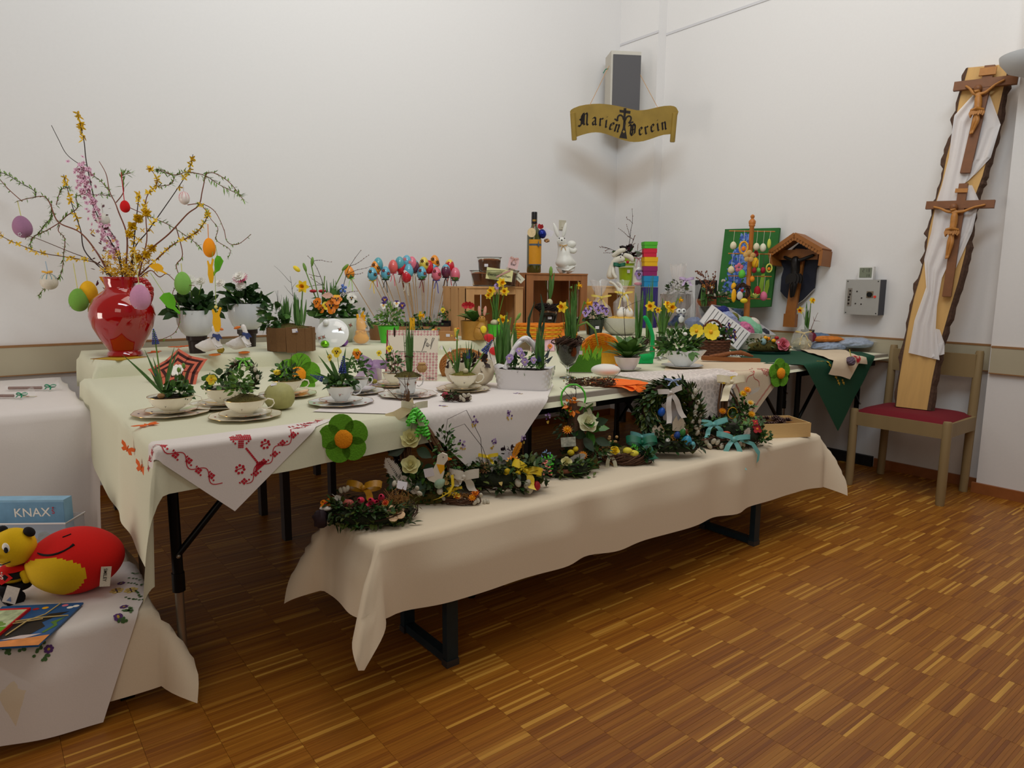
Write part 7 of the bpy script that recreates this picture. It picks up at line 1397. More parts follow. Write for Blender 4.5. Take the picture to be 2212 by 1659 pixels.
for i in range(8): a = -1.4+i*.4; b.leaf((h_.x+.04*math.sin(a), h_.y+.02, .06+.035*math.cos(a)), (math.sin(a)*.3, -1, .1), .085, .04, 0, up=(0, 0, 1))
b.build('loincloth', m_brz, t); MB().box((U((1020, 1240)).x, U((1020, 1240)).y-.0, .02), (.09, .10, .05)).build('foot_block', m_oak, t, smooth=False)
# egg stand
PE = Plane(V((4.70, 3.03, 1.0)), V((-.62, -.785, 0)).normalized()); es = PE.empty('egg_stand', 'turned wooden stand with cross rods for hanging eggs', 'egg stand')
m_turn = wood('turned_pine', (190, 116, 50), .25, 5, .4); k8 = k6; UE = lambda a, o=0: V((*PE.uv(*k8([a])[0], o), o))
tp, bt = UE((648, 100)), UE((560, 1530)); ax = (tp-bt); sE = px(1/7.54, PE.p); n = 20
prof = [(0, .045), (.04, .05), (.12, .04), (.86, .038), (.875, .055), (.885, .05), (.90, .058), (.925, .06), (.94, .04), (.955, .022), (.97, .036), (.985, .036), (1, .012)]
MB().tube([bt+ax*f for f, r in prof], [r*1000*sE*.92 for f, r in prof], 16).build('turned_pole', m_turn, es)
zb = (TOP+.003-PE.p.z); MB().tube([(bt.x, zb, 0), (bt.x, bt.y, 0)], .022, 12).build('lower_pole', m_turn, es); MB().lathe([(.01, 0), (.12, 0), (.12, .018), (.05, .03), (.01, .03)], 24, 0, TR((bt.x, zb, 0), (-math.pi/2, 0, 0))).build('round_foot', m_turn, es)
for a, c_ in (((265, 368), (1010, 380)), ((250, 735), (985, 748)), ((255, 1100), (955, 1112)), ((235, 1465), (935, 1478))): MB().tube([UE(a), UE(c_)], 9*sE, 8).build('cross_rod', m_turn, es)
def segg(label, cx, cy, r, rgb, top=None, el=1.25, off=-.0, kind='egg', cord=(214, 206, 180)):
    p = PE.M @ UE((cx, cy), .018+off); s = sE; t = thing('stand_egg', label, 'Easter egg', p, face(p), 'eggs hanging on the turned stand', s)
    if kind == 'egg': MB().ell((0, 0, 0), (r, r, r*el), 0, 14, 10, egg=.1).build('shell', mat('stand_%d_%d_%d' % rgb, rgb, .7, var=.12, scale=.03), t)
    elif kind == 'ring':
        MB().tube([(r*.8*math.cos(.3*i), 0, r*1.15*math.sin(.3*i)) for i in range(22)], r*.22, 8, caps=False).build('ring', mat('stand_%d_%d_%d' % rgb, rgb, .7, var=.12, scale=.03), t); MB().ell((0, 0, -r*.2), (r*.45, r*.2, r*.5), 0, 8, 6).build('inner_chick', ORG, t)
    elif kind == 'flower':
        b = MB()
        for k in range(5): a = k*1.256+.3; b.ell((r*.6*math.cos(a), 0, r*.6*math.sin(a)), (r*.45, r*.15, r*.45), 0, 10, 6)
        b.build('petals', mat('stand_%d_%d_%d' % rgb, rgb, .7, var=.12, scale=.03), t)
    if top: MB().tube([(0, 0, r*el*.95), (top[0]-cx, 0, cy-top[1])], 3, 4).build('hanging_thread', mat('thr_%d' % cord[0], cord, .7, var=0), t)
    return t
CRE = (222, 212, 180)
for a in [('cream egg with red dots on the top rod, pole\'s outer end', 332, 605, 50, CRE, (342, 368)), ('cream egg beside the pole on the top rod', 708, 625, 48, CRE, (715, 372), 1.25, .01), ('cream egg with orange flower at the top rod', 815, 640, 50, (226, 222, 196), (825, 375), 1.35), ('narrow yellow-green egg at the end of the top rod', 915, 575, 30, (200, 206, 80), (930, 378), 2.6), ('cream egg with red spots on the second rod', 297, 1000, 52, (218, 202, 160), (315, 738), 1.15),
          ('green velvet egg on the third level', 472, 1070, 55, (96, 190, 60), (480, 1000), 1.35), ('yellow velvet egg hanging behind the red pair', 690, 890, 58, (232, 180, 20), (690, 745), 1.5, -.01), ('crimson egg half behind the pole', 700, 740, 40, (170, 20, 36), (700, 690), 1.4, -.03), ('small crimson egg on red cord', 672, 1008, 36, (150, 16, 36), (715, 830), 1.3, .02, 'egg', (170, 20, 50)), ('small green egg between two crimson ones', 742, 1008, 34, (104, 180, 80), (740, 745), 1.2, .01), ('small crimson egg on dark cord', 815, 1008, 38, (156, 16, 40), (820, 745), 1.3, .01, 'egg', (80, 30, 50)),
          ('orange egg on the third rod', 640, 1150, 38, (236, 140, 20), (640, 1060), 1.3), ('large dark red egg on the lowest level', 722, 1345, 52, (166, 10, 30), (712, 1110), 1.55), ('large pink egg on the lowest level', 825, 1430, 58, (216, 110, 140), (830, 1112), 1.3), ('yellow cone egg with white cup at the outer side', 340, 1270, 42, (236, 170, 20), (340, 1100), 1.4)]: segg(*a)
segg('yellow ring egg with orange chick inside', 915, 975, 55, (206, 206, 90), (920, 748), kind='ring'); segg('golden wooden lattice ring below the top rod', 500, 640, 80, (226, 166, 50), (500, 370), kind='ring'); segg('pink felt flower on the second rod', 425, 965, 72, (210, 110, 130), (440, 738), kind='flower'); segg('beige straw flower with red ribbon on the pole', 590, 780, 95, (206, 160, 90), (585, 550), kind='flower', off=.05, cord=(180, 30, 50))
p = PE.M @ UE((470, 1360), .06); t = thing('twig_wreath', 'small twig ring with feathers at the foot of the egg stand', 'wreath', p, face(p), None, sE); vinering(t, 110, 34, 30, NEST, stand=True, th=7, name='twig_ring'); MB().ell((-130, -20, -60), (40, 20, 110), 0, 10, 8).build('yellow_feather', YEL2, t); MB().ell((-40, -40, -60), (50, 20, 70), 0, 10, 8).build('grey_feather', FEATH, t); MB().ell((30, -40, -140), (60, 30, 40), 0, 10, 8).build('yellow_blossom', YEL, t); MB().ell((-10, -40, 20), (26, 20, 30), 0, 8, 6).build('red_berry', REDP, t)
p = PE.M @ UE((690, 1430), .05); t = thing('paper_tulip', 'pale yellow paper blossom at the foot of the egg stand', 'paper flower', p, face(p), None, sE); b = MB()
for k in range(7): a = k*.9; b.leaf((0, 0, -40), (math.cos(a)*.7, math.sin(a)*.5, .8), 110, 60, 0, 0, 3)
b.build('petals', pm('pale_paper', (214, 220, 120), .7), t)
# ------------------------------------------------------------------ behind: wrapped tree, book, goblet of twigs, owl, blue gift
t = T('wrapped_tree', 'small boxwood tree wrapped in clear foil with lilac bow', 'gift', 1460, 706, RIS+.001); MB().box((0, 14, 34), (66, 3, 72)).build('brown_card', pm('brown_card', (110, 84, 58), .8), t, smooth=False); MB().lathe([(.01, 0), (15, 0), (19, 26), (.01, 26)], 20).build('pot', pm('brown_pot', (84, 52, 34), .7), t); MB().tube([(0, 0, 24), (0, 0, 60)], 2, 6).build('trunk', TWIG, t); bush(t, (0, 0, 78), (24, 20, 24), 130, 9, 6, [GBX, G1, GB2], 'boxwood', up=-1)
cellobag(t, 38, 132, .5, MATS['cellophane_thick'], .4); bow(t, (16, -12, 100), 16, pm('lilac_bow', (196, 170, 206), .5), tails=(.8, .8))
for a in range(5): MB().ell((-12+a*6, -16, 34), 3, 0, 6, 4).build('yellow_bud', YEL2, t)
t = T('book', 'dark book with orange lettering standing behind the twig goblet', 'book', 1524, 710, RIS+.001, tilt=(-.1, 0)); MB().box((0, 2, 52), (46, 5, 104)).build('cover', pm('book_black', (20, 16, 16), .4), t, smooth=False); MB().box((0, -.8, 34), (44, .6, 60)).build('cover_picture', pm('book_photo', (150, 76, 34), .6, .5, .12), t, smooth=False); textmesh('aris', 20, pm('book_orange', (230, 150, 40), .5), t, TR((4, -.9, 92)) @ FRONT)
t = T('stemmed_glass', 'stemmed glass with catkin twigs and gold rabbit before the book', 'planted glass', 1526, 712, RIS+.001); goblet(t, 19, 52, .74, True, 3); 
for d in ((-.3, 0, 1), (.1, 0, 1), (.35, 0, 1), (0, -.1, 1)): twig(t, (0, 0, 48), d, 78, .9, 3, TWIG, buds=1.8)
bush(t, (20, 0, 62), (24, 12, 34), 50, 22, 6, [G2, G1, G5], 'leaves'); blades(t, (-8, 0, 50), 8, 40, 5, .2, G4); catkins(t, [(rnd.uniform(-4, 40), -8, rnd.uniform(70, 110)) for i in range(9)], 2.4)
t = T('owl_figure', 'blue and white glazed ceramic owl', 'owl figurine', 1468, 708, RIS+.001); OWL = pm('blue_glaze', (44, 62, 96), .15, .4, .4, coat=.5); skin('body', [(0, 0, 14, 13), (0, 0, 24, 11), (0, -1, 34, 11), (-16, 0, 10, 6), (-26, 2, 6, 4)], [(0, 1), (1, 2), (0, 3), (3, 4)], OWL, t)
for x in (-5, 5): MB().ell((x, -8, 36), (6, 3, 6), 0, 12, 8).build('white_face', PORW, t); MB().ell((x, -11, 37), 1.7, 0, 8, 6).build('eye', GBLK, t)
MB().ell((0, -10, 20), (7, 4, 9), 0, 12, 8).build('white_breast', PORW, t)
t = T('cello_gift', 'clear foil gift with blue filling beside the owl', 'gift', 1499, 712, RIS+.001); cellobag(t, 22, 96, .45); MB().ell((0, 0, 14), (20, 16, 13), 0, 12, 8, noise=.12).build('blue_filling', pm('blue_sweets', (84, 104, 150), .4, .4, .5), t, smooth=False)
# ------------------------------------------------------------------ white file boxes with crafts
FILE = pm('white_plastic_box', (224, 220, 220), .35, .01)
def filebox(label, loc, rot, w_, l_, h_):
    t = thing('file_box', label, 'storage box', loc, rot); th = .004
    MB().box((0, 0, th/2), (w_, l_, th)).build('base_panel', FILE, t, smooth=False)
    for s in (-1, 1):
        sp_ = MB().box((s*(w_/2-th/2), 0, h_/2), (th, l_, h_)).build('side_panel', FILE, t, smooth=False); MB().box((0, s*(l_/2-th/2), h_/2), (w_, th, h_)).build('end_panel', FILE, t, smooth=False)
        for k in range(10): MB().box((s*(w_/2+.0006), -l_/2+l_*(k+.7)/11, h_*.5), (.0012, .004, h_*.86)).build('slot', pm('slot_dark', (60, 58, 64)), sp_, smooth=False)
    return t
XW, YW, ZW = V((.952, .296, -.077)), V((-.208, .811, .547)), V((.224, -.505, .834)); fr = Matrix((XW, YW, ZW)).transposed().to_euler()
c0_ = at(1594, 757, TOP+.004); wA, lA, hA = .395, .355, .15; cA = c0_+XW*wA/2+YW*lA/2; wB = .30; cB = c0_+XW*(wA+.012+wB/2)+YW*lA/2
ba = filebox('white slatted file box with wrapped craft items, tilted to the viewer', cA, fr, wA, lA, hA); bb = filebox('white slatted file box with blue textiles near the shrine', cB, fr, wB, lA, hA)
def inbox(box, name, label, cat, x, y, r, m, z=.05, noise=.1, parts=None):
    M = Euler(box.rotation_euler).to_matrix(); K = 1.75 if box == ba else 1.35; r = tuple(q*1.4 for q in r); p = V(box.location)+M @ V((x*K, y, z+.03)); t = thing(name, label, cat, p, box.rotation_euler); MB().ell((0, 0, 0), r, 0, 12, 8, noise=noise).build('bundle', m, t, smooth=False)
    if parts: MB().ell((0, -.005, r[2]*.7), (r[0]*.5, r[1]*.45, r[2]*.5), 0, 12, 8).build('inner_bundle', parts, t)
    return t
wm = lambda k, c, v=.3: mat(k, c, .7, var=v, scale=60)
inbox(ba, 'craft_bundle', 'dark blue folded ribbon bundle at the box rim', 'craft item', -.03, .12, (.06, .035, .035), wm('navy_cloth', (24, 34, 110)), .10); inbox(ba, 'craft_bundle', 'silvery blue wrapped bundle in the first box', 'craft item', -.04, .05, (.055, .05, .035), wm('silver_blue', (150, 160, 196), .4), .09); inbox(ba, 'craft_bundle', 'olive green felt bundle in the first box', 'craft item', .05, .07, (.05, .03, .03), wm('olive_felt', (120, 116, 40)), .09)
inbox(ba, 'craft_bundle', 'pink wrapped bundle in the first box', 'craft item', -.03, -.09, (.05, .05, .04), wm('pink_foil', (214, 110, 150), .5), .09); inbox(ba, 'fabric_egg', 'mint and white padded fabric egg in the first box', 'fabric egg', .06, -.07, (.05, .075, .045), wm('mint_felt', (130, 186, 150), .1), .11, .02, wm('soft_white', (214, 204, 190), .05)); inbox(ba, 'craft_bundle', 'grey lavender wrapped bundle in the middle of the first box', 'craft item', -.05, -.02, (.04, .04, .03), wm('grey_lav', (140, 136, 160), .5), .08)
inbox(bb, 'craft_bundle', 'jeans blue fabric bundle in the second box', 'craft item', -.03, .11, (.065, .045, .04), wm('jeans', (86, 108, 136)), .09); inbox(bb, 'craft_bundle', 'red and orange patterned bundle in the second box', 'craft item', .04, .02, (.055, .05, .035), wm('autumn', (150, 62, 34), .6), .09); inbox(bb, 'craft_bundle', 'grey and white fabric bundle in the second box', 'craft item', -.05, -.04, (.045, .055, .035), wm('grey_cloth', (150, 144, 136), .4), .08); inbox(bb, 'craft_bundle', 'dark grey woollen bundle at the lower box end', 'craft item', .05, -.11, (.05, .035, .03), wm('dark_wool', (60, 62, 74), .4), .08); inbox(bb, 'craft_bundle', 'navy fabric strip in the second box', 'craft item', -.07, .02, (.02, .05, .03), wm('navy_strip', (20, 40, 90)), .09)
# right end of the table
t = T('moss_log', 'moss and twig arrangement with pink rose on a dark plate', 'arrangement', 1660, 763, TOP+.006); MB().lathe([(.01, 0), (44, 0), (48, 5), (46, 5), (.01, 2)], 30, 0, Matrix.Diagonal((1, .6, 1, 1))).build('plate', pm('dark_green_plate', (20, 60, 52), .3), t); MB().tube([(-44, 0, 12), (-20, -2, 14), (10, 0, 14), (42, 0, 10)], [7, 11, 11, 8], 10).build('moss_roll', MOSS, t); bush(t, (-20, 0, 16), (34, 14, 20), 70, 9, 6, [GBX, G5, pm('olive_leaf', (104, 92, 40), .6)], 'greenery')
rose(t, (24, -14, 20), (.1, -1, .4), 13, pm('pink_rose', (222, 120, 136), .5, .1)); egg(t, (-16, -10, 26), 6, pm('pale_blue_egg', (140, 170, 170), .6))
for x, z, m in ((-6, 32, ORG), (6, 28, YEL2), (14, 24, WHT), (34, 22, STRAW), (40, 14, STRAW), (30, 12, STRAW), (-12, 34, YEL2), (12, 34, REDP)): MB().ell((x, -10, z), (5, 4, 4), 0, 8, 5, noise=.1).build('small_blossom', m, t)
t = T('cello_gift', 'clear bag of golden sweets tied with gold cord', 'gift', 1731, 758, TOP+.004); cellobag(t, 21, 92, .25); MB().ell((0, 0, 15), (19, 15, 15), 0, 12, 8, noise=.1).build('sweets', pm('pale_sweets', (176, 166, 130), .4, .3, .4), t, smooth=False); bow(t, (0, -6, 38), 18, pm('gold_cord', (210, 180, 100), .4), tails=(1.4, 1.6), wd=.12)
t = T('bulb_glass', 'small glass of daffodils beside the shrine foot', 'planted glass', 1742, 742, TOP+.004, lift=12); MB().lathe([(.01, 0), (10, 0), (14, 30), (13, 30), (.01, 2)], 20).build('glass', GLASS, t); MB().lathe([(.01, 1), (9, 2), (12, 24), (.01, 25)], 16).build('soil', SOIL, t); blades(t, (-3, 0, 26), 14, 60, 5, .14, G4, rad=3); daffodil(t, (0, 0, 26), (2, -6, 92), (.2, -1, .3), 8); daffodil(t, (0, 0, 26), (-20, -6, 72), (-.8, -.8, -.2), 9, ORG); twig(t, (6, 0, 24), (.25, 0, 1), 45, .8, 2, TWIGR)
def parcel(label, X, Y, rx, ry, rz, m, n=.08, z=TOP, turn=0, lift=0):
    t = T('textile_parcel', label, 'textile parcel', X, Y, z+.003, turn=turn, lift=lift); b = MB(); b.ell((0, 0, rz*.8), (rx, ry, rz), 0, 22, 10, noise=n); b.v = [(x, y, max(z_, 0)) for x, y, z_ in b.v]; b.build('fabric', m, t, smooth=False); return t
BT1 = pm('pale_blue_print', (150, 166, 190), .8, .35, .25); BT2 = pm('blue_denim', (98, 118, 146), .8, .2, .2)
parcel('pale blue rose-print fabric bundle in front', 1788, 757, 40, 30, 12, BT1); parcel('jeans blue fabric bundle behind the rose print', 1768, 744, 26, 22, 14, BT2, lift=9); t = parcel('blue fabric wrapped in clear foil near the chair', 1846, 750, 40, 26, 11, BT1, lift=8); b = MB(); b.ell((0, 0, 8), (48, 34, 14), 0, 16, 8, noise=.16); b.v = [(x, y, max(z_, .3)) for x, y, z_ in b.v]; b.build('clear_foil', CELLO, t, smooth=False)
t = parcel('maroon and orange fabric strip along the wall side', 1785, 738, 36, 11, 7, pm('orange_fabric', (206, 120, 40), .8, .4, .1), lift=20); MB().ell((-34, -4, 10), (9, 6, 10), 0, 8, 6, noise=.2).build('maroon_knot', pm('maroon_fabric', (110, 20, 50), .8), t, smooth=False)
fH = draper((.385, 4.99, 2.105, 3.8), TOP, .05, .2); cv = cloth('oven_cloth', None, fH, [tuple(at(1704, 752, TOP)[:2]), (4.06, 2.03), (4.33, 1.98), tuple(at(1800, 752, TOP)[:2])], (20, 14), m_ecru, e=.012, wav=.008); tag(cv, 'natural linen kitchen cloth hanging over the dark green cloth', 'kitchen cloth'); cv['kind'] = 'thing'
cv = cloth('napkin_cloth', None, fH, [(4.30, 2.08), (4.56, 2.06), (4.52, 2.26), (4.32, 2.26)], (12, 10), m_ecru, e=.010, wav=.004); tag(cv, 'linen napkin with red stitched corner beside the blue parcels', 'napkin'); d = Dec(fH, (4.42, 2.085), (1, 0), .020)
for k in range(6): d.disc(.02*math.cos(k), .012+.012*math.sin(k*2), .009, 0, 6)
d.done('red_stitching', [m_red], cv)
p = atY(1838, 780, 2.07); t = thing('yarn_pompom', 'grey-violet yarn pompom at the green cloth corner', 'pompom', p, face(p), None, px(1, p)); MB().ell((0, 0, 0), 9.5, 0, 16, 12, noise=.15).build('yarn', pm('grey_violet_yarn', (104, 88, 104), .95, .5, .6), t, smooth=False); MB().tube([(0, 0, 8), (0, 10, 24)], 1, 5).build('yarn_loop', pm('yarn_loop', (160, 150, 60)), t)
# ------------------------------------------------------------------ wreaths and arrangements on the bench
BZ = BT+.003; GCORE = pm('wreath_core', (30, 36, 16), .9, .4, .3)
RIBY = pm('yellow_ribbon', (232, 200, 40), .4, .05); RIBA = pm('aqua_ribbon', (110, 176, 172), .4, .05); RIBG = pm('green_curl', (90, 206, 60), .35, .05); RIBW = pm('white_ribbon', (214, 206, 200), .5, .03); RIBO = pm('cream_organza', (206, 200, 170), .6, .05, alpha=.75); RIBGD = pm('old_gold_ribbon', (170, 120, 20), .4, .15); HAY = pm('hay', (146, 104, 52), .9, .3)
FRESH = [GBX, GBX, G1, GB2]
def hay(t, c, r, n, L=22, m=HAY, name='hay'):
    b = MB()
    for i in range(n): d = Rv(0, -1, 1).normalized(); p = V(c)+V((d.x*r[0], d.y*r[1], d.z*r[2]))*rnd.random(); e = (Rv(0, -1, 1)).normalized(); b.tube([p-e*L/2, p+V((0, 0, 2)), p+e*L/2], .7, 3)
    return b.build(name, m, t, kind='stuff')
def daisycut(t, pos, R, m, mc, aim=(0, -.6, .8), n=5, name='wooden_flower'):
    b = MB(); ax = V(aim).normalized(); x = ax.orthogonal().normalized(); y = ax.cross(x); pos = V(pos)
    M = Matrix(((x.x, y.x, ax.x, pos.x), (x.y, y.y, ax.y, pos.y), (x.z, y.z, ax.z, pos.z), (0, 0, 0, 1)))
    for k in range(n): a = 6.283*k/n; b.prism([(R*.55*math.cos(a)+R*.42*math.cos(e), R*.55*math.sin(a)+R*.42*math.sin(e)) for e in [.52*j for j in range(12)]], -1, 1, 0, M)
    o = b.build(name, m, t, smooth=False); MB().ell((0, 0, 1), (R*.26, R*.26, 1.6), 0, 10, 5, M).build('flower_centre', mc, o); return o
def straw_flower(t, pos, R, m, m2=None, aim=(0, -.7, .7), name='straw_flower'):
    b = MB(); ax = V(aim).normalized(); x = ax.orthogonal().normalized(); y = ax.cross(x)
    for ring, el in enumerate((.1, .5, .9)):
        for k in range(12-ring*2): a = 6.283*k/(12-ring*2)+ring*.3; b.leaf(pos, (x*math.cos(a)+y*math.sin(a))*math.cos(el)+ax*math.sin(el), R*(1-.15*ring), R*.35, 0, ring % 2, 2, up=ax)
    b.ell(V(pos)+ax*R*.25, R*.3, 1, 8, 5); return b.build(name, [m, m2 or m], t)
# 1 large mixed wreath at the near end
t = T('easter_wreath', 'large mixed wreath with pink tulips and hay at the near bench end', 'wreath', 803, 1122, BZ); vinering(t, 82, 20, 30, NEST, (0, 0, 18), sq=.62, th=1.2)
b = MB()
def ring_leaves(t, R, sq, a0, a1, n, L, W, ms, z0=6, z1=44, sp=14, name='greenery'):
    b = MB(); b.tube([(R*math.cos(a0+(a1-a0)*i/30), R*sq*math.sin(a0+(a1-a0)*i/30), (z0+z1)*.42) for i in range(31)], sp*1.05, 8, len(ms), flat=1)
    for i in range(n):
        a = rnd.uniform(a0, a1); q = V((R*math.cos(a)+rnd.gauss(0, sp), R*sq*math.sin(a)+rnd.gauss(0, sp*.7), rnd.uniform(z0, z1))); d = Rv(0, -1, 1)+V((math.cos(a)*.6-math.sin(a)*.5, math.sin(a)*.6+math.cos(a)*.5, .35)); b.leaf(q, d, L*rnd.uniform(.7, 1.2), W*rnd.uniform(.8, 1.2), .1, rnd.randrange(len(ms)), 3, cup=.3)
    return b.build(name, list(ms)+[GCORE], t, kind='stuff')
ring_leaves(t, 80, .62, math.pi*1.08, math.pi*1.82, 520, 19, 9, FRESH, 0, 44); ring_leaves(t, 80, .6, -.3, .9, 120, 12, 3, [MOSS, pm('bright_moss', (84, 90, 28), .9, .3)], 4, 46, 12, 'moss'); ring_leaves(t, 82, .62, 2.2, 3.6, 90, 14, 9, [pm('brown_leaf', (92, 66, 42), .8, .3), GBX, G5], 4, 48, 12, 'dry_leaves'); hay(t, (56, 0, 42), (36, 24, 26), 130, 26)
for x, z, a in ((-20, 46, -.9), (2, 44, -.6), (24, 52, -.5), (-4, 34, -1.2), (12, 38, -.2)):
    b = MB(); M = TR((x, -10, z), (0.9, a, .5)); b.lathe([(.1, -16), (5, -12), (7.5, -2), (6, 10), (2.5, 16)], 10, 0, M, mis=[1, 0, 0, 0]); b.build('tulip_head', [pm('tulip_pink', (222, 56, 96), .4, .2, .08), pm('tulip_base', (226, 186, 120), .4)], t)
MB().ell((-46, -14, 40), (13, 9, 9), 0, 14, 8, noise=.06).build('rose_egg', pm('dusty_rose_egg', (170, 80, 70), .6, .2), t); daisycut(t, (58, -44, 30), 24, pm('cut_wood', (226, 190, 150), .7, .1), pm('cut_wood_centre', (176, 120, 70)), (0, -.5, .85), 5)
daisycut(t, (-95, -12, 38), 15, ORG, REDP, (-.2, -.6, .8), 4, 'felt_blossom'); bow(t, (-24, 34, 58), 40, RIBGD, (0, -.7, .7), (0, .9), wd=.4); feather(t, (-84, 0, 56), (.8, -.3, -.45), 56); catkins(t, [(-62, 20, 60), (-56, 22, 62), (44, 34, 70), (52, 34, 66), (-70, 20, 58), (96, 20, 64), (102, 16, 54)], 5); MB().box((0, 0, 0), (22, .8, 18), 0, TR((62, 28, 68), (-.5, .3, .3))).build('price_card', STICK, t, smooth=False)
MB().ell((-100, -40, 14), (16, 12, 20), 0, 10, 7, noise=.2).build('dark_pod', pm('dark_pod', (44, 28, 36), .6, .3), t); MB().ell((-90, -30, 34), (14, 8, 5), 0, 10, 6).build('bark_piece', FEATH, t); straw_flower(t, (34, -20, 44), 9, ORG, REDP)
# 2 birch-twig triangle with roses
t = T('twig_arrangement', 'triangle of bundled birch twigs with cream roses and a wooden goose', 'arrangement', 918, 1052, BZ+.002, lift=30); BIRCH = pm('birch_twigs', (112, 78, 52), .8, .3, .3); b = MB()
for i in range(20): x = rnd.uniform(-13, 13); b.tube([(-32+x*.8, rnd.uniform(-8, 8), 0), (-40+x, rnd.uniform(-8, 8), 90), (-34+x*.5, rnd.uniform(-6, 6), 190+rnd.uniform(-8, 26))], [1.9, 1.8, 1], 5)
b.build('upright_bundle', BIRCH, t); b = MB()
for i in range(18): x = rnd.uniform(-9, 9); b.tube([(-30+x, rnd.uniform(-7, 7), 178), (10+x, rnd.uniform(-6, 6), 120), (52+x, rnd.uniform(-6, 6), 40+x)], [1.6, 1.8, 1.2], 5)
b.build('slanting_bundle', BIRCH, t)
for d, L in (((-.8, 0, .6), 62), ((.1, 0, 1), 70), ((-.3, 0, 1), 66)): twig(t, (-32, 0, 180), d, L, 1.2, 2, TWIG)
for d in ((-1, 0, .9), (-.7, -.3, .7)): twig(t, (-50, 0, 110), d, 40, 1, 1, TWIG)
b = MB(); b.ribbon([(-78, -14, 152), (-60, -17, 158), (-42, -18, 168), (-26, -16, 180), (-20, -12, 188)], (-.2, .2, 1), 22); b.build('cream_band', pm('cream_band', (220, 202, 160), .5, .05), t); bow(t, (-18, -14, 178), 28, RIBO, tails=(0, 1.4), wd=.5); curls(t, (-16, -16, 176), 44, RIBG, 7, 4, down=.9); curls(t, (0, -16, 150), 44, RIBG, 4, 5, down=1)
bush(t, (-30, -6, 12), (44, 20, 44), 120, 22, 15, [G1, G1, G2, GBX], 'leaves'); bush(t, (44, -4, 64), (32, 16, 74), 190, 12, 7, [G2, G1, GBX], 'boxwood_spray', up=-.8); bush(t, (18, -14, 4), (56, 24, 34), 260, 13, 7, FRESH, 'boxwood_base', up=-.1)
rose(t, (-26, -22, 112), (.1, -.8, .5), 19); rose(t, (-26, -26, 56), (.1, -.8, .5), 18); MB().leaf((-26, -18, 126), (.2, 0, 1), 22, 15, .1, 0, 4).build('fresh_leaf', RIBG, t); vl = MB()
for p, d in (((-40, -16, 90), (-1, -.3, -.2)), ((-14, -16, 88), (1, -.3, -.3)), ((0, -20, 44), (1, -.4, .4)), ((-48, -14, 30), (-.6, -.4, -.5)), ((-10, -20, 24), (.3, -.5, -.6))): vl.leaf(p, d, 36, 24, .15, 0, 4, up=(0, -1, .3), cup=.2)
vl.build('rose_leaves', pm('rose_leaf', (34, 60, 34), .45, .2), t); feather(t, (-40, -20, 6), (-.55, -.2, 1), 80); feather(t, (-10, -20, -14), (-.7, -.2, 1), 62)
PGO = pm('painted_white', (226, 216, 200), .6, .03); b = MB(); b.prism([(14, 26), (30, 20), (42, 30), (46, 44), (44, 58), (54, 72), (52, 82), (42, 86), (32, 80), (30, 66), (22, 50), (6, 36)], -3, 3, 0, TR((0, -34, 0), (math.pi/2, 0, 0))); g_ = b.build('wooden_goose', PGO, t, smooth=False); MB().prism([(53, 76), (62, 72), (54, 69)], -2.4, 2.4, 0, TR((0, -34, 0), (math.pi/2, 0, 0))).build('bill', BILL, g_, smooth=False); MB().prism([(30, 62), (46, 60), (46, 50), (38, 40), (34, 50)], -3.6, 3.6, 0, TR((0, -34, 0), (math.pi/2, 0, 0))).build('yellow_scarf', YEL2, g_, smooth=False); MB().ell((44, -38, 77), 1.2, 0, 6, 4).build('eye', GBLK, g_)
MB().box((0, 0, 0), (20, .8, 18), 0, TR((14, -38, 44), (0, -.2, .1))).build('price_card', STICK, t, smooth=False); egg(t, (36, -34, 20), 10, pm('pale_green_egg', (150, 176, 150), .6), rot=(0, .9, 0)); MB().ell((36, -34, 2), 7, 0, 8, 6).build('cream_ball', CATK, t); bow(t, (86, -20, 30), 32, pm('white_mesh', (210, 202, 188), .7, .05, alpha=.8), tails=(.6, .9), wd=.6); b = MB(); b.ribbon([(62, -34, 38), (64, -38, 16), (56, -40, 2), (36, -42, -10), (24, -42, -14)], (1, 0, .2), 6); b.build('yellow_ribbon', RIBY, t)
bush(t, (58, -24, 24), (16, 10, 16), 30, 10, 9, [pm('dry_hydrangea', (160, 130, 70), .8, .2)], 'dry_hydrangea'); bush(t, (20, -8, -28), (46, 18, 34), 160, 12, 6, [MOSS, GBX, G1], 'moss'); MB().lathe([(.01, -30), (44, -30), (40, -10), (.01, -4)], 20, 0, Matrix.Diagonal((1.2, .45, 1, 1))).build('moss_base', MOSS, t)
for q in ([(36, 0, 60), (50, 0, 150), (90, 0, 170), (120, 0, 110), (126, 0, 40)], [(40, 0, 50), (60, 0, 130), (86, 0, 140), (124, 0, 90), (140, 0, 46)]): MB().tube([V(q[0]).lerp(V(q[1]), .5)]+[V(v) for v in q[1:]], .6, 4).build('grass_loop', TWIGD, t)
# 3 small twig nest in front
t = T('twig_nest', 'small flat twig nest with straw flowers and yellow curls', 'nest', 995, 1086, BZ); vinering(t, 36, 10, 30, TWIG, (0, 0, 7), sq=.5, th=1.1); hay(t, (0, 0, 14), (36, 14, 8), 40, 16); straw_flower(t, (32, -8, 24), 12, pm('rust_petal', (130, 44, 24), .6, .2), ORG); straw_flower(t, (26, -14, 16), 10, ORG, YEL2); straw_flower(t, (-6, -8, 16), 10, pm('apricot', (226, 160, 90), .6), ORG); curls(t, (-18, -10, 38), 26, RIBY, 5, 3); bow(t, (-14, -8, 32), 18, RIBY, tails=(.8, .6)); catkins(t, [(-36, -12, 14), (38, -14, 10), (32, -16, 6), (44, -8, 20), (52, -4, 2), (58, -2, 4)], 4.5); MB().leaf((-30, -8, 18), (-1, -.2, .1), 26, 11, .1, 0, 4).build('leaf', G5, t)
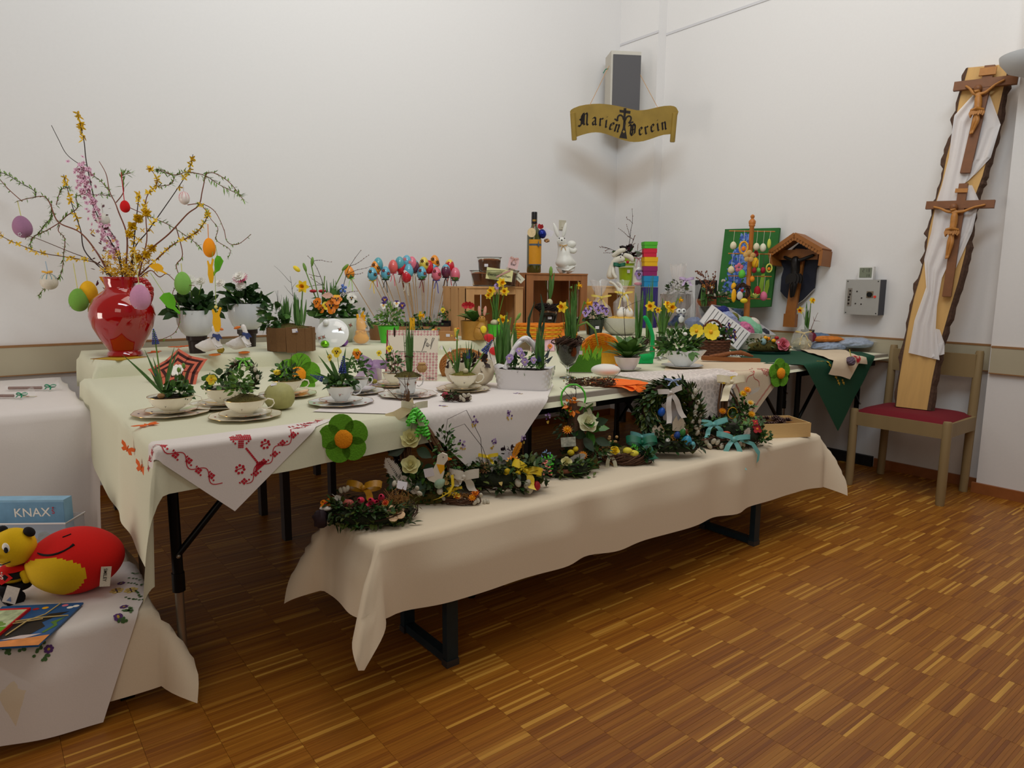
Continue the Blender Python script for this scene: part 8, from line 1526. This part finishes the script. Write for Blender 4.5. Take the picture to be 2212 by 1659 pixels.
# 4 round boxwood wreath with yellow bow
t = T('boxwood_wreath', 'round boxwood wreath with yellow bow, feather and tiny eggs', 'wreath', 1082, 1052, BZ, lift=6); b = MB(); ring_leaves(t, 68, .5, 0, 6.283, 1000, 18, 9, [GBX, G1, GBX, GB2], 2, 60, 15); vinering(t, 68, 14, 16, NEST, (0, 0, 16), sq=.62); bow(t, (54, -30, 44), 34, RIBY, (.2, -.8, .4), (0, 1.0), wd=.5, rot=-.4); bow(t, (-30, 0, 66), 24, RIBY, tails=(0, .6)); straw_flower(t, (26, -14, 60), 17, YEL2, ORG); feather(t, (24, -6, 64), (.45, -.1, 1), 44, pm('orange_feather', (230, 150, 30), .9), 'orange_feather'); straw_flower(t, (-36, -24, 48), 16, pm('beige_strawflower', (196, 140, 104), .7, .2), STRAW)
for x, z in ((14, 44), (36, 40), (10, 36), (28, 34)): egg(t, (x, -34, z), 7, pm('yellow_egg', (232, 196, 30), .5), rot=(.9, .4, 0))
catkins(t, [(36, -46, 24), (56, -42, 20), (62, -40, 8), (60, -38, 14)], 7); egg(t, (76, -34, 14), 8, REDP, 'red_berry'); MB().leaf((-2, -46, 32), (.3, -.4, -1), 16, 9, 0, 0, 3, up=(0, -1, 0)).build('almond', pm('almond', (226, 196, 120)), t); bush(t, (16, 14, 72), (14, 8, 14), 14, 14, 10, [pm('burgundy', (44, 22, 34), .6, .2)], 'dark_leaves'); MB().box((0, 0, 0), (24, .8, 22), 0, TR((18, 8, 66), (0, .5, .2))).build('price_card', STICK, t, smooth=False); twig(t, (-56, 4, 50), (-.6, 0, .7), 34, 1, 1, TWIG)
# 5 flat green wreath with pink and green curls
t = T('leaf_wreath', 'flat leafy wreath with pink curls and a tiny glass', 'wreath', 1213, 1022, BZ); ring_leaves(t, 48, .6, 0, 6.283, 420, 17, 8, [GB2, G2, GBX, G1], 0, 30, 12); vinering(t, 48, 10, 14, NEST, (0, 0, 8), sq=.6); curls(t, (-32, -30, 34), 34, pm('salmon_curl', (226, 130, 110), .4), 3, 4, down=1.4); curls(t, (-20, -24, 44), 34, RIBG, 3, 4); curls(t, (-36, -8, 52), 26, pm('blue_curl', (120, 150, 190), .4), 2, 2); MB().ell((2, -34, 14), (20, 9, 6), 0, 12, 7, noise=.05).build('bark_boat', pm('red_bark', (116, 66, 40), .8, .2), t); rose(t, (8, -24, 30), (.2, -.8, .5), 11); straw_flower(t, (-4, -30, 20), 7, ORG); MB().leaf((6, 0, 40), (.8, -.2, .5), 20, 8, 0, 0, 4).build('yellow_leaf', GB2, t)
# 6 upright arrangement with white rose
t = T('upright_arrangement', 'tall moss and bark arrangement with a white rose and photo card', 'arrangement', 1252, 984, BZ, lift=26); BARK2 = pm('birch_bark', (96, 70, 52), .9, .3, .3, bump=.5); MB().lathe([(.01, 0), (22, 0), (20, 40), (17, 90), (15, 118), (.01, 118)], 18, 0, TR((-10, 0, 0)), wob=lambda a, z: 1+.06*math.sin(3*a)).build('bark_tube', BARK2, t)
bush(t, (-30, -4, 70), (26, 14, 56), 170, 12, 4, [G5, pm('heather_green', (70, 84, 60), .6, .2), G1], 'heather_spray', up=-.8); bush(t, (10, 0, 66), (28, 14, 40), 26, 34, 24, [pm('ivy_bright', (58, 112, 30), .4, .15), G2], 'ivy_leaves', up=-.7); bush(t, (34, -6, 12), (34, 16, 22), 90, 13, 7, FRESH, 'boxwood_base'); bush(t, (-10, -8, 10), (34, 16, 18), 60, 12, 6, [MOSS, GBX], 'moss_sprigs'); MB().lathe([(.01, -26), (36, -26), (32, -4), (.01, 4)], 20, 0, Matrix.Diagonal((1.2, .5, 1, 1))).build('moss_base', MOSS, t); bush(t, (0, 0, -20), (44, 18, 26), 110, 12, 6, [MOSS, GBX, G1], 'moss_trim'); rose(t, (12, -24, 78), (.2, -.8, .5), 20, pm('white_rose', (226, 226, 190), .5, .04)); vl = MB()
for p, d in (((26, -18, 74), (1, -.3, .5)), ((10, -18, 48), (-1, -.3, .3)), ((30, -16, 40), (1, -.3, -.2)), ((6, -18, 44), (.6, -.4, -.7))): vl.leaf(p, d, 34, 20, .1, 0, 4, up=(0, -1, .3), cup=.2)
vl.build('rose_leaves', MATS['rose_leaf'], t); straw_flower(t, (-30, -24, 62), 12, ORG, YEL2); straw_flower(t, (4, -26, 8), 11, ORG, YEL2); bush(t, (-20, -16, 104), (14, 8, 26), 26, 11, 9, [ORG, pm('physalis', (206, 110, 20), .6, .15)], 'orange_seedheads'); MB().box((0, 0, 0), (31, 1, 20), 0, TR((-28, -32, 38), (0, -.08, 0))).build('photo_card', pm('photo_print', (196, 196, 180), .5, .5, .2), t, smooth=False)
bow(t, (10, -18, 112), 20, RIBO, tails=(0, 1.8), wd=.45); MB().tube([(-18+26*math.cos(a), -14, 128+30*math.sin(a)) for a in [.45*i for i in range(15)]], 2, 6).build('green_loop', RIBG, t); twig(t, (-12, 0, 110), (0, 0, 1), 60, 1, 5, TWIGD); twig(t, (-12, 0, 112), (-.7, 0, .7), 50, .9, 3, TWIGD); MB().ell((-22, -28, 14), (8, 6, 7), 0, 10, 7).build('yellow_chick', YEL, t); MB().ell((-12, -28, 22), (6, 5, 6), 0, 10, 7).build('yellow_chick_head', YEL, t); feather(t, (-34, -28, -8), (1, -.3, .5), 50)
# 7 straw and moss nest with yellow eggs
t = T('straw_nest', 'straw and moss ring nest with yellow eggs and dark green bow', 'nest', 1345, 998, BZ); vinering(t, 50, 16, 46, TWIG, (0, 0, 14), sq=.6, th=1.2); hay(t, (-44, -14, 26), (16, 14, 14), 60, 24); bush(t, (46, -12, 14), (18, 16, 20), 110, 13, 8, [pm('blue_green_leaf', (40, 64, 52), .5, .25), G1], 'greenery'); mound(t, 34, 22, 12, MOSS, 'moss', 120, 22); bush(t, (-30, 4, 30), (24, 14, 16), 60, 12, 7, [G1, GBX], 'leaves')
for x, z in ((6, 30), (20, 24)): egg(t, (x, -22, z), 8, pm('lemon_egg', (222, 206, 60), .6), rot=(.2, 1.4, 0))
bow(t, (42, 8, 40), 34, pm('teal_green_organza', (16, 100, 72), .5, .1, alpha=.9), (0, -.6, .6), (0, 1.3), wd=.5); bow(t, (-30, -28, 22), 20, RIBO, (0, -.8, .5), (1.8, 2.4), wd=.4); rose(t, (-22, -28, 32), (0, -.7, .7), 9, YEL); curls(t, (22, 0, 40), 22, RIBG, 3, 3); MB().tube([(-52, -20, 20), (-20, -34, -2)], 1.6, 5).build('straw_stalk', HAY, t)
for i in range(7): MB().ell((-20+rnd.uniform(-9, 9), 14, 46+rnd.uniform(-6, 6)), 3.6, 0, 8, 5).build('seed_ball', STRAW, t)
# 8 standing wreath
p = at(1448, 984, BZ); p.z += px(14, p); t = thing('standing_wreath', 'upright boxwood wreath with white bow, rabbits and coloured eggs inside', 'wreath', p, (-.05, 0, face(p)), None, px(1, p)); wreath(t, 50, 22, 1500, 15, 8, [GBX, G1, GBX, GB2], (-4, 0, 82), stand=True, name='boxwood_ring', flat=.9); vinering(t, 46, 12, 26, NEST, (0, -4, 10), sq=.5); ring_leaves(t, 48, .5, math.pi, 6.283, 320, 14, 8, FRESH, 0, 24, 12, 'boxwood_base')
bow(t, (-10, -26, 126), 26, RIBW, (0, -1, .1), (2.4, 2.2), wd=.42, rot=.2); bow(t, (-4, -20, 150), 18, pm('pale_blue_ribbon', (150, 170, 206), .5), tails=(.6, .6), wd=.2)
GRB = pm('grey_cutout', (190, 184, 184), .7, .03); MB().prism([(-18, 30), (14, 30), (20, 52), (10, 74), (4, 98), (-4, 100), (-10, 76), (-22, 60)], -1.5, 1.5, 0, TR((2, -4, 14), (math.pi/2, 0, 0))).build('grey_rabbit_cutout', GRB, t, smooth=False)
for x, z in ((-34, 28), (10, 44)): MB().prism([(x-12, z-14), (x+14, z-16), (x+16, z), (x+8, z+16), (x, z+6), (x-4, z+18), (x-12, z+4)], -1.5, 1.5, 0, TR((0, -18, 14), (math.pi/2, 0, 0))).build('cream_rabbit_cutout', pm('cream_cutout', (206, 192, 170), .7), t, smooth=False)
for x, z, r, rgb, nm in ((-26, 84, 8, (30, 90, 190), 'royal_blue'), (8, 34, 7, (40, 80, 160), 'blue'), (20, 40, 7, (60, 130, 60), 'green'), (28, 20, 12, (60, 160, 196), 'turquoise'), (28, 42, 6, (120, 60, 30), 'brown'), (40, 12, 8, (110, 190, 200), 'light_blue')): egg(t, (x, -20, z), r, pm('deco_'+nm, rgb, .35), nm+'_egg', rot=(.3, .3, 0))
hay(t, (4, -18, 28), (20, 8, 14), 40, 12, pm('golden_hay', (206, 150, 70), .8, .2)); MB().ell((-12, -22, 20), (6, 5, 9), 0, 8, 6).build('small_white_rabbit', WHT, t); MB().tube([(22, -22, 50), (38, -24, 22)], 1.6, 6).build('white_stick', WHT, t); catkins(t, [(44+rnd.uniform(-5, 9), -18, 40+i*11) for i in range(9)]+[(56, -14, 50+i*14) for i in range(3)], 5); bow(t, (-66, -20, 30), 26, RIBA, (-.4, -1, .1), (.8, .6), wd=.3); b = MB(); b.ribbon([(-62, -10, 30), (-58, -14, 56), (-42, -18, 62)], (1, 0, .4), 9); b.build('aqua_loop', RIBA, t)
for q in ([(-40, -14, 84), (-30, -22, 60), (-20, -22, 46)], [(-44, -10, 40), (-26, -24, 22), (-4, -26, 14)]): MB().tube(q, .8, 4).build('pale_grass', STRAW, t)
# 9 wreath with aqua bows, 10 basket-like twig arrangement, 11 wooden box
t = T('catkin_wreath', 'willow catkin wreath with aqua ribbon bows', 'wreath', 1566, 962, BZ); vinering(t, 58, 16, 40, TWIG, (0, 0, 14), sq=.55, th=1.2); ring_leaves(t, 58, .55, -1.0, 2.2, 360, 13, 8, [G1, GBX, G2], 2, 56, 15); ring_leaves(t, 58, .55, 2.2, 5.2, 90, 14, 7, [GB2, pm('olive_reed', (104, 100, 56), .6)], 0, 26, 9, 'dry_leaves'); catkins(t, [(-50+i*7+rnd.uniform(-3, 3), -34+rnd.uniform(-6, 6), 6+rnd.uniform(0, 12)) for i in range(12)], 5); bow(t, (-30, -6, 46), 34, RIBA, (0, -.9, .4), (.8, .9), wd=.3, rot=.1); bow(t, (4, -40, 22), 36, RIBA, (0, -.9, .3), (1.4, 1.7), wd=.3, rot=-.1); b = MB(); b.ribbon([(20, -40, 22), (44, -44, 14), (58, -44, -6), (56, -46, -24)], (.6, .3, .6), 9); b.build('aqua_tail', RIBA, t); feather(t, (24, -36, 12), (.3, -.2, 1), 40); daisycut(t, (58, -26, 42), 11, REDP, ORG, (0, -.8, .5), 4, 'red_blossom'); daisycut(t, (54, -24, 56), 7, REDP, ORG, (0, -.8, .5), 4, 'red_blossom'); MB().ell((-8, -30, 34), (9, 6, 4)).build('ladybird', pm('rust', (190, 80, 50), .5), t); bush(t, (72, -14, 18), (22, 14, 22), 80, 11, 7, [G2, G1, GB2], 'boxwood_spray')
t = T('twig_basket', 'twig bundle arrangement with cream bow and orange flowers behind the wreath', 'arrangement', 1580, 934, BZ, lift=14); b = MB()
for i in range(16): x = rnd.uniform(-10, 10); b.tube([(-20+x, rnd.uniform(-6, 6), 0), (-24+x, rnd.uniform(-6, 6), 60), (-20+x, 0, 112)], 1.5, 5)
for i in range(12): x = rnd.uniform(-6, 6); b.tube([(-18, x, 100), (6, x, 70), (24, x, 20)], 1.4, 5)
b.build('twig_bundles', BIRCH, t); bush(t, (16, -4, 40), (30, 16, 40), 160, 12, 7, [G1, GBX, G2], 'greenery'); bow(t, (-12, -14, 112), 30, pm('cream_satin', (226, 212, 180), .4, .04), (0, -.9, .3), (1.4, 0), wd=.5); bow(t, (-18, -10, 118), 18, RIBY, tails=(.6, .4)); feather(t, (24, -14, 84), (.8, -.2, .6), 30)
for x, z, m in ((14, 88, YEL), (22, 96, ORG), (30, 68, CRM), (34, 44, YEL2), (-28, 50, ORG), (20, 18, YEL)): straw_flower(t, (x, -18, z), 9, m, YEL2)
MB().tube([(-6+10*math.cos(a), -16, 46+12*math.sin(a)) for a in [.45*i for i in range(14)]], 1, 5).build('gold_ring', YEL2, t)
t = T('wooden_tray', 'pale wooden open box with houseleek rosettes at the far bench end', 'box', 1676, 936, BZ, turn=.18); LP_ = wood('pale_ply', (216, 180, 122), .15, .3, .6, (.1, 1, 1))
MB().box((0, 0, 1.5), (108, 84, 3)).build('box_base', LP_, t, smooth=False)
for s_ in (-1, 1): MB().box((0, s_*41, 15), (108, 2.5, 30)).build('long_side', LP_, t, smooth=False); MB().box((s_*53, 0, 15), (2.5, 84, 30)).build('short_side', LP_, t, smooth=False)
MB().box((0, 0, 18), (104, 80, 3)).build('straw_bed', HAY, t, smooth=False)
for i in range(14):
    c_ = (rnd.uniform(-46, 30), rnd.uniform(-30, 34), 24); b = MB()
    for ring, el in enumerate((.2, .6, 1.0)):
        for k in range(9-ring*2): a = 6.283*k/(9-ring*2)+ring*.4; b.leaf(c_, (math.cos(a)*math.cos(el), math.sin(a)*math.cos(el), math.sin(el)), 14-2*ring, 6, -.1, 0, 2)
    b.build('houseleek', pm('houseleek', (84, 58, 54), .6, .3), t)
# loose cord lying in front, stitched beads
# ------------------------------------------------------------------ toys on the low table and pens on the white table
TZ = .309
p = at(176, 1268, TZ+.01); t = thing('plush_cushion', 'red and yellow round plush cushion with a stitched smile', 'cushion', p, (0, -.12, face(p)), None, px(1, p)); YPL = pm('yellow_plush', (216, 174, 4), .95, .06, .3); RPL = pm('red_plush', (206, 16, 10), .95, .06, .3); BPL = pm('black_plush', (18, 14, 18), .95, .1)
b = MB(); b.ell((0, 0, 0), (98, 78, 70), 0, 96, 64)
for i, f in enumerate(b.f):
    c_ = sum((V(b.v[q]) for q in f), V())/4; n_ = V((c_.x/98, c_.y/78, c_.z/70)).normalized(); u_ = (n_.x+.24)/.84; w_ = (n_.z+.16-.10*n_.x)/.66; b.m[i] = 0 if n_.y < .15 and u_*u_+w_*w_ < 1 else 1
b.v = [(x, y, z*(1-.12*(x/98)**2)+62) for x, y, z in b.v]; b.build('plush_body', [YPL, RPL], t)
def onb(a, e): x, y, z = math.cos(e)*math.cos(a), math.cos(e)*math.sin(a), math.sin(e); return V((98.5*x, 78.5*y, 70.5*z*(1-.12*x*x)+62))
MB().tube([onb(-2.05+i*.13, .66-.17*math.sin(i*.36)+.022*i) for i in range(9)], [1, 2, 2.4, 2.4, 2.4, 2.2, 2, 2, 3.4], 6).build('stitched_mouth', BPL, t); MB().tube([onb(-1.4+i*.1, 1.12+.02*i) for i in range(5)], 1.6, 5).build('stitched_eye', BPL, t)
b = MB(); b.box((0, 0, 0), (19, 1.2, 42), 0, TR((86, -44, 34), (0, .25, .5))); q = b.build('care_tag', pm('tag_cream', (206, 196, 180), .8), t, smooth=False); textmesh('SMILEY', 9, m_ink, q, TR((86, -44.9, 38), (0, .25, .5)) @ TR((0, -.8, 0), (math.pi/2, math.pi/2, 0)))
t = T('plush_bee', 'yellow and black plush bee sitting beside the round cushion', 'soft toy', 36, 1286, TZ+.01)
skin('torso', [(0, 0, 30, 30), (0, 0, 54, 26), (0, 0, 76, 14)], [(0, 1), (1, 2)], YPL, t); MB().lathe([(29, 18), (31, 26), (30, 34)], 24).build('black_stripe', BPL, t); MB().lathe([(29, 46), (29, 54), (27, 62)], 24).build('black_stripe', BPL, t); skin('lower_body', [(0, -6, 14, 26), (-16, -26, 4, 14), (18, -28, 6, 17)], [(0, 1), (0, 2)], BPL, t)
MB().ell((0, 0, 0), (43, 38, 40), 0, 26, 18, TR((8, -4, 112))).build('head', YPL, t)
for x, a in ((-18, -.4), (40, .5)): MB().ell((0, 0, 0), (13, 8, 10), 0, 12, 8, TR((x+4, -4, 150-abs(x)*.12), (0, a, 0))).build('antenna', BPL, t)
for x in (-8, 17):
    e_ = MB().ell((0, 0, 0), (8, 3, 12), 0, 14, 9, TR((x, -38.5, 122), (.05, 0, 0))).build('eye', WHT, t); MB().ell((x+2, -41.5, 119), (4.6, 2, 6.5), 0, 10, 7).build('pupil', BPL, e_)
MB().ell((-4, -43, 105), (8.5, 5, 6), 0, 12, 8).build('nose', BPL, t); MB().tube([(-20, -36, 96), (-10, -40, 88), (6, -40, 86), (22, -37, 92)], 1.2, 5).build('stitched_mouth', BPL, t); MB().ell((-10, -38, 87), (8, 3, 4), 0, 10, 6).build('smile', WHT, t)
b = MB(); b.lathe([(20, 70), (26, 66), (30, 62)], 22); b.leaf((-2, -27, 66), (-.2, -.1, -1), 30, 44, 0, 0, 3, up=(0, -1, 0), wide=.25); q = b.build('red_neckerchief', RPL, t); textmesh('S', 15, WHT, q, TR((-4, -31, 55)) @ FRONT, 'white_emblem'); MB().ell((-3, -31, 65), 1.8, 0, 6, 4).build('emblem_dot', WHT, q)
skin('arm', [(22, -8, 60, 8), (34, -12, 46, 9), (38, -14, 34, 9)], chain(3), YPL, t); b = MB(); b.leaf((34, 6, 62), (.5, 0, 1), 46, 28, 0, 0, 4, up=(0, -1, .1)); b.build('wing', pm('pink_wing', (214, 190, 186), .8), t); q = MB().box((0, 0, 0), (27, 1.2, 34), 0, TR((22, -44, 22), (-.25, .25, 0))).build('care_tag', pm('tag_white', (200, 190, 180), .7), t, smooth=False); MB().prism([(-5, -4), (5, -4), (0, 5)], 0, .6, 0, TR((20, -47, 14), (math.pi/2-.25, .25, 0))).build('warning_triangle', pm('tag_blue', (90, 110, 150), .7), q, smooth=False)
# puzzle book and card game tied with string
p = at(62, 1352, TZ+.006); t = thing('puzzle_book', 'blue picture book with a black whale tied with cord', 'book', p, (0, 0, face(p)+.13), None, px(1, p)); MB().box((-18, 0, 2), (172, 190, 4)).build('cover', pm('sea_blue', (26, 84, 140), .5, .3, .03), t, smooth=False); zt = 4.2
MB().prism([(-104, -95), (68, -95), (68, -52), (30, -62), (-20, -72), (-104, -78)], zt, zt+.2).build('orange_strip', pm('sand_orange', (226, 140, 70), .5, .3, .05), t, smooth=False)
MB().prism([(-30, -60), (0, -68), (28, -46), (40, -14), (30, -2), (24, 6), (58, 52), (20, 44), (8, 18), (-34, 14), (-40, -20)], zt, zt+.25).build('whale_print', pm('whale_black', (18, 16, 20), .5), t, smooth=False); MB().prism([(-20, -66), (24, -64), (50, -46), (10, -50)], zt+.2, zt+.4).build('whale_belly', pm('whale_white', (206, 190, 190), .5), t, smooth=False)
MB().prism([(46, -40), (56, -10), (42, 4), (62, 26), (56, 0), (64, -12), (52, -44)], zt, zt+.3).build('seaweed_print', G2, t, smooth=False)
for x, y, m in ((-22, 72, REDP), (-4, 76, YEL2), (34, 84, PNK), (50, 72, WHT), (60, 78, WHT)): MB().ell((x, y, zt), (7, 6, .6), 0, 8, 4).build('printed_letter', m, t)
b = MB(); b.tube([(-100, 6, zt+4), (-30, 8, zt+4), (10, 22, zt+3), (66, 30, zt+1)], 1.6, 5); b.tube([(20, 94, zt+1), (14, 40, zt+2), (-6, 10, zt+4), (-18, -50, zt+2)], 1.6, 5); b.tube([(-100, -2, zt+5), (-30, -2, zt+4), (20, 18, zt+2)], 1.4, 5); b.build('cord', pm('jute_cord', (196, 170, 110), .8, .1), t)
p2 = t.location+Euler((0, 0, face(p)+.13)).to_matrix() @ (V((-66, 2, 4.6))*t.scale[0]); t2 = thing('card_game', 'flat red-edged children\'s game box lying on the book', 'game box', p2, t.rotation_euler, None, t.scale[0]); MB().box((0, 0, 3), (72, 132, 6)).build('box', pm('game_red', (196, 20, 24), .5, .03), t2, smooth=False); MB().box((0, 14, 6.2), (66, 86, .4)).build('cover_picture', pm('game_print', (176, 190, 150), .5, .5, .06), t2, smooth=False); MB().box((4, -34, 6.3), (60, 24, .4)).build('green_print', GRF, t2, smooth=False); textmesh('DOMINO', 11, WHT, t2, TR((6, -46, 6.7)))
for x, y in ((-10, -6), (6, -4), (16, -12)): MB().ell((x, y, 6.4), (11, 8, .5), 0, 10, 4).build('printed_tree', G3, t2)
# clear box with blue carton
t = T('clear_box', 'clear plastic box with colourful contents behind the plush bee', 'storage box', 70, 1196, TZ+.008, turn=.05); CLP = mat('clear_plastic', (200, 200, 206), .15, var=0, alpha=.28)
for a, dd in (((0, -34, 40), (190, 2, 80)), ((0, 34, 40), (190, 2, 80)), ((-95, 0, 40), (2, 68, 80)), ((95, 0, 40), (2, 68, 80)), ((0, 0, 1), (190, 68, 2))): MB().box(a, dd).build('plastic_wall', CLP, t, smooth=False)
MB().tube([(-97, -36, 80), (97, -36, 80), (97, 36, 80)], 2, 6).build('rim', mat('clear_rim', (210, 206, 206), .3, var=0), t)
for i in range(7): MB().ell((20+i*11, -18+rnd.uniform(-6, 6), 22+rnd.uniform(0, 22)), (14, 8, 12), 0, 8, 6, noise=.2).build('bundle', pm('mixed_%d' % i, [(176, 30, 40), (120, 120, 116), (60, 100, 96), (200, 190, 180), (90, 86, 84), (150, 40, 50), (180, 170, 160)][i], .7, .3), t, smooth=False)
p = t.location; t2 = thing('blue_carton', 'light blue carton with white lettering standing in the clear box', 'carton', p+V((0, 0, .008))+Euler((0, 0, face(p)+.05)).to_matrix() @ (V((-8, 12, 0))*t.scale[0]), t.rotation_euler, None, t.scale[0]); MB().box((0, 0, 58), (170, 30, 116)).build('carton_body', pm('carton_blue', (132, 176, 206), .5, .2, .03), t2, smooth=False); MB().box((0, -15.3, 80), (168, .6, 62)).build('front_print', pm('carton_front', (106, 152, 186), .5, .2, .03), t2, smooth=False); textmesh('KNAX', 27, WHT, t2, TR((18, -15.9, 88), (0, -.02, 0)) @ FRONT); textmesh('S', 14, pm('print_red', (190, 30, 50), .5), t2, TR((62, -15.9, 90)) @ FRONT); MB().ell((62, -15.9, 99), 1.8, 0, 6, 4).build('red_dot', MATS['print_red'], t2)
# gift pens on the white table
def pen(label, X, Y, L, rot, rgb=(120, 70, 50)):
    t = T('wrapped_pen', label, 'wrapped pen', X, Y, .75, turn=rot); MB().tube([(-L/2, 0, 5), (L/2, 0, 5)], 3.4, 8).build('pen', pm('pen_brown', rgb, .4, .3), t); MB().tube([(-L/2-4, 0, 5), (L/2+10, 0, 5), (L/2+18, 0, 9), (L/2+38, 4, 12)], [6, 6, 2.5, 13], 10).build('wrapping', CELLO, t); bow(t, (L/2+18, -3, 8), 12, pm('emerald_ribbon', (10, 130, 90), .4), (0, -.5, .8), (1.2, 1.2), wd=.35)
pen('gift pen in clear foil with emerald ribbon, farther one', 55, 843, 66, .12); pen('gift pen in clear foil with emerald ribbon at the table edge', 4, 860, 50, .05); MB
t = T('small_label', 'small paper card lying between the wrapped pens', 'card', 62, 857, .7475); MB().box((0, 0, .6), (30, 10, .8)).build('paper', pm('label_cream', (206, 196, 170), .7), t, smooth=False); MB().ell((-2, 0, 1.2), (4, 3, .5), 0, 8, 4).build('red_seal', REDP, t)
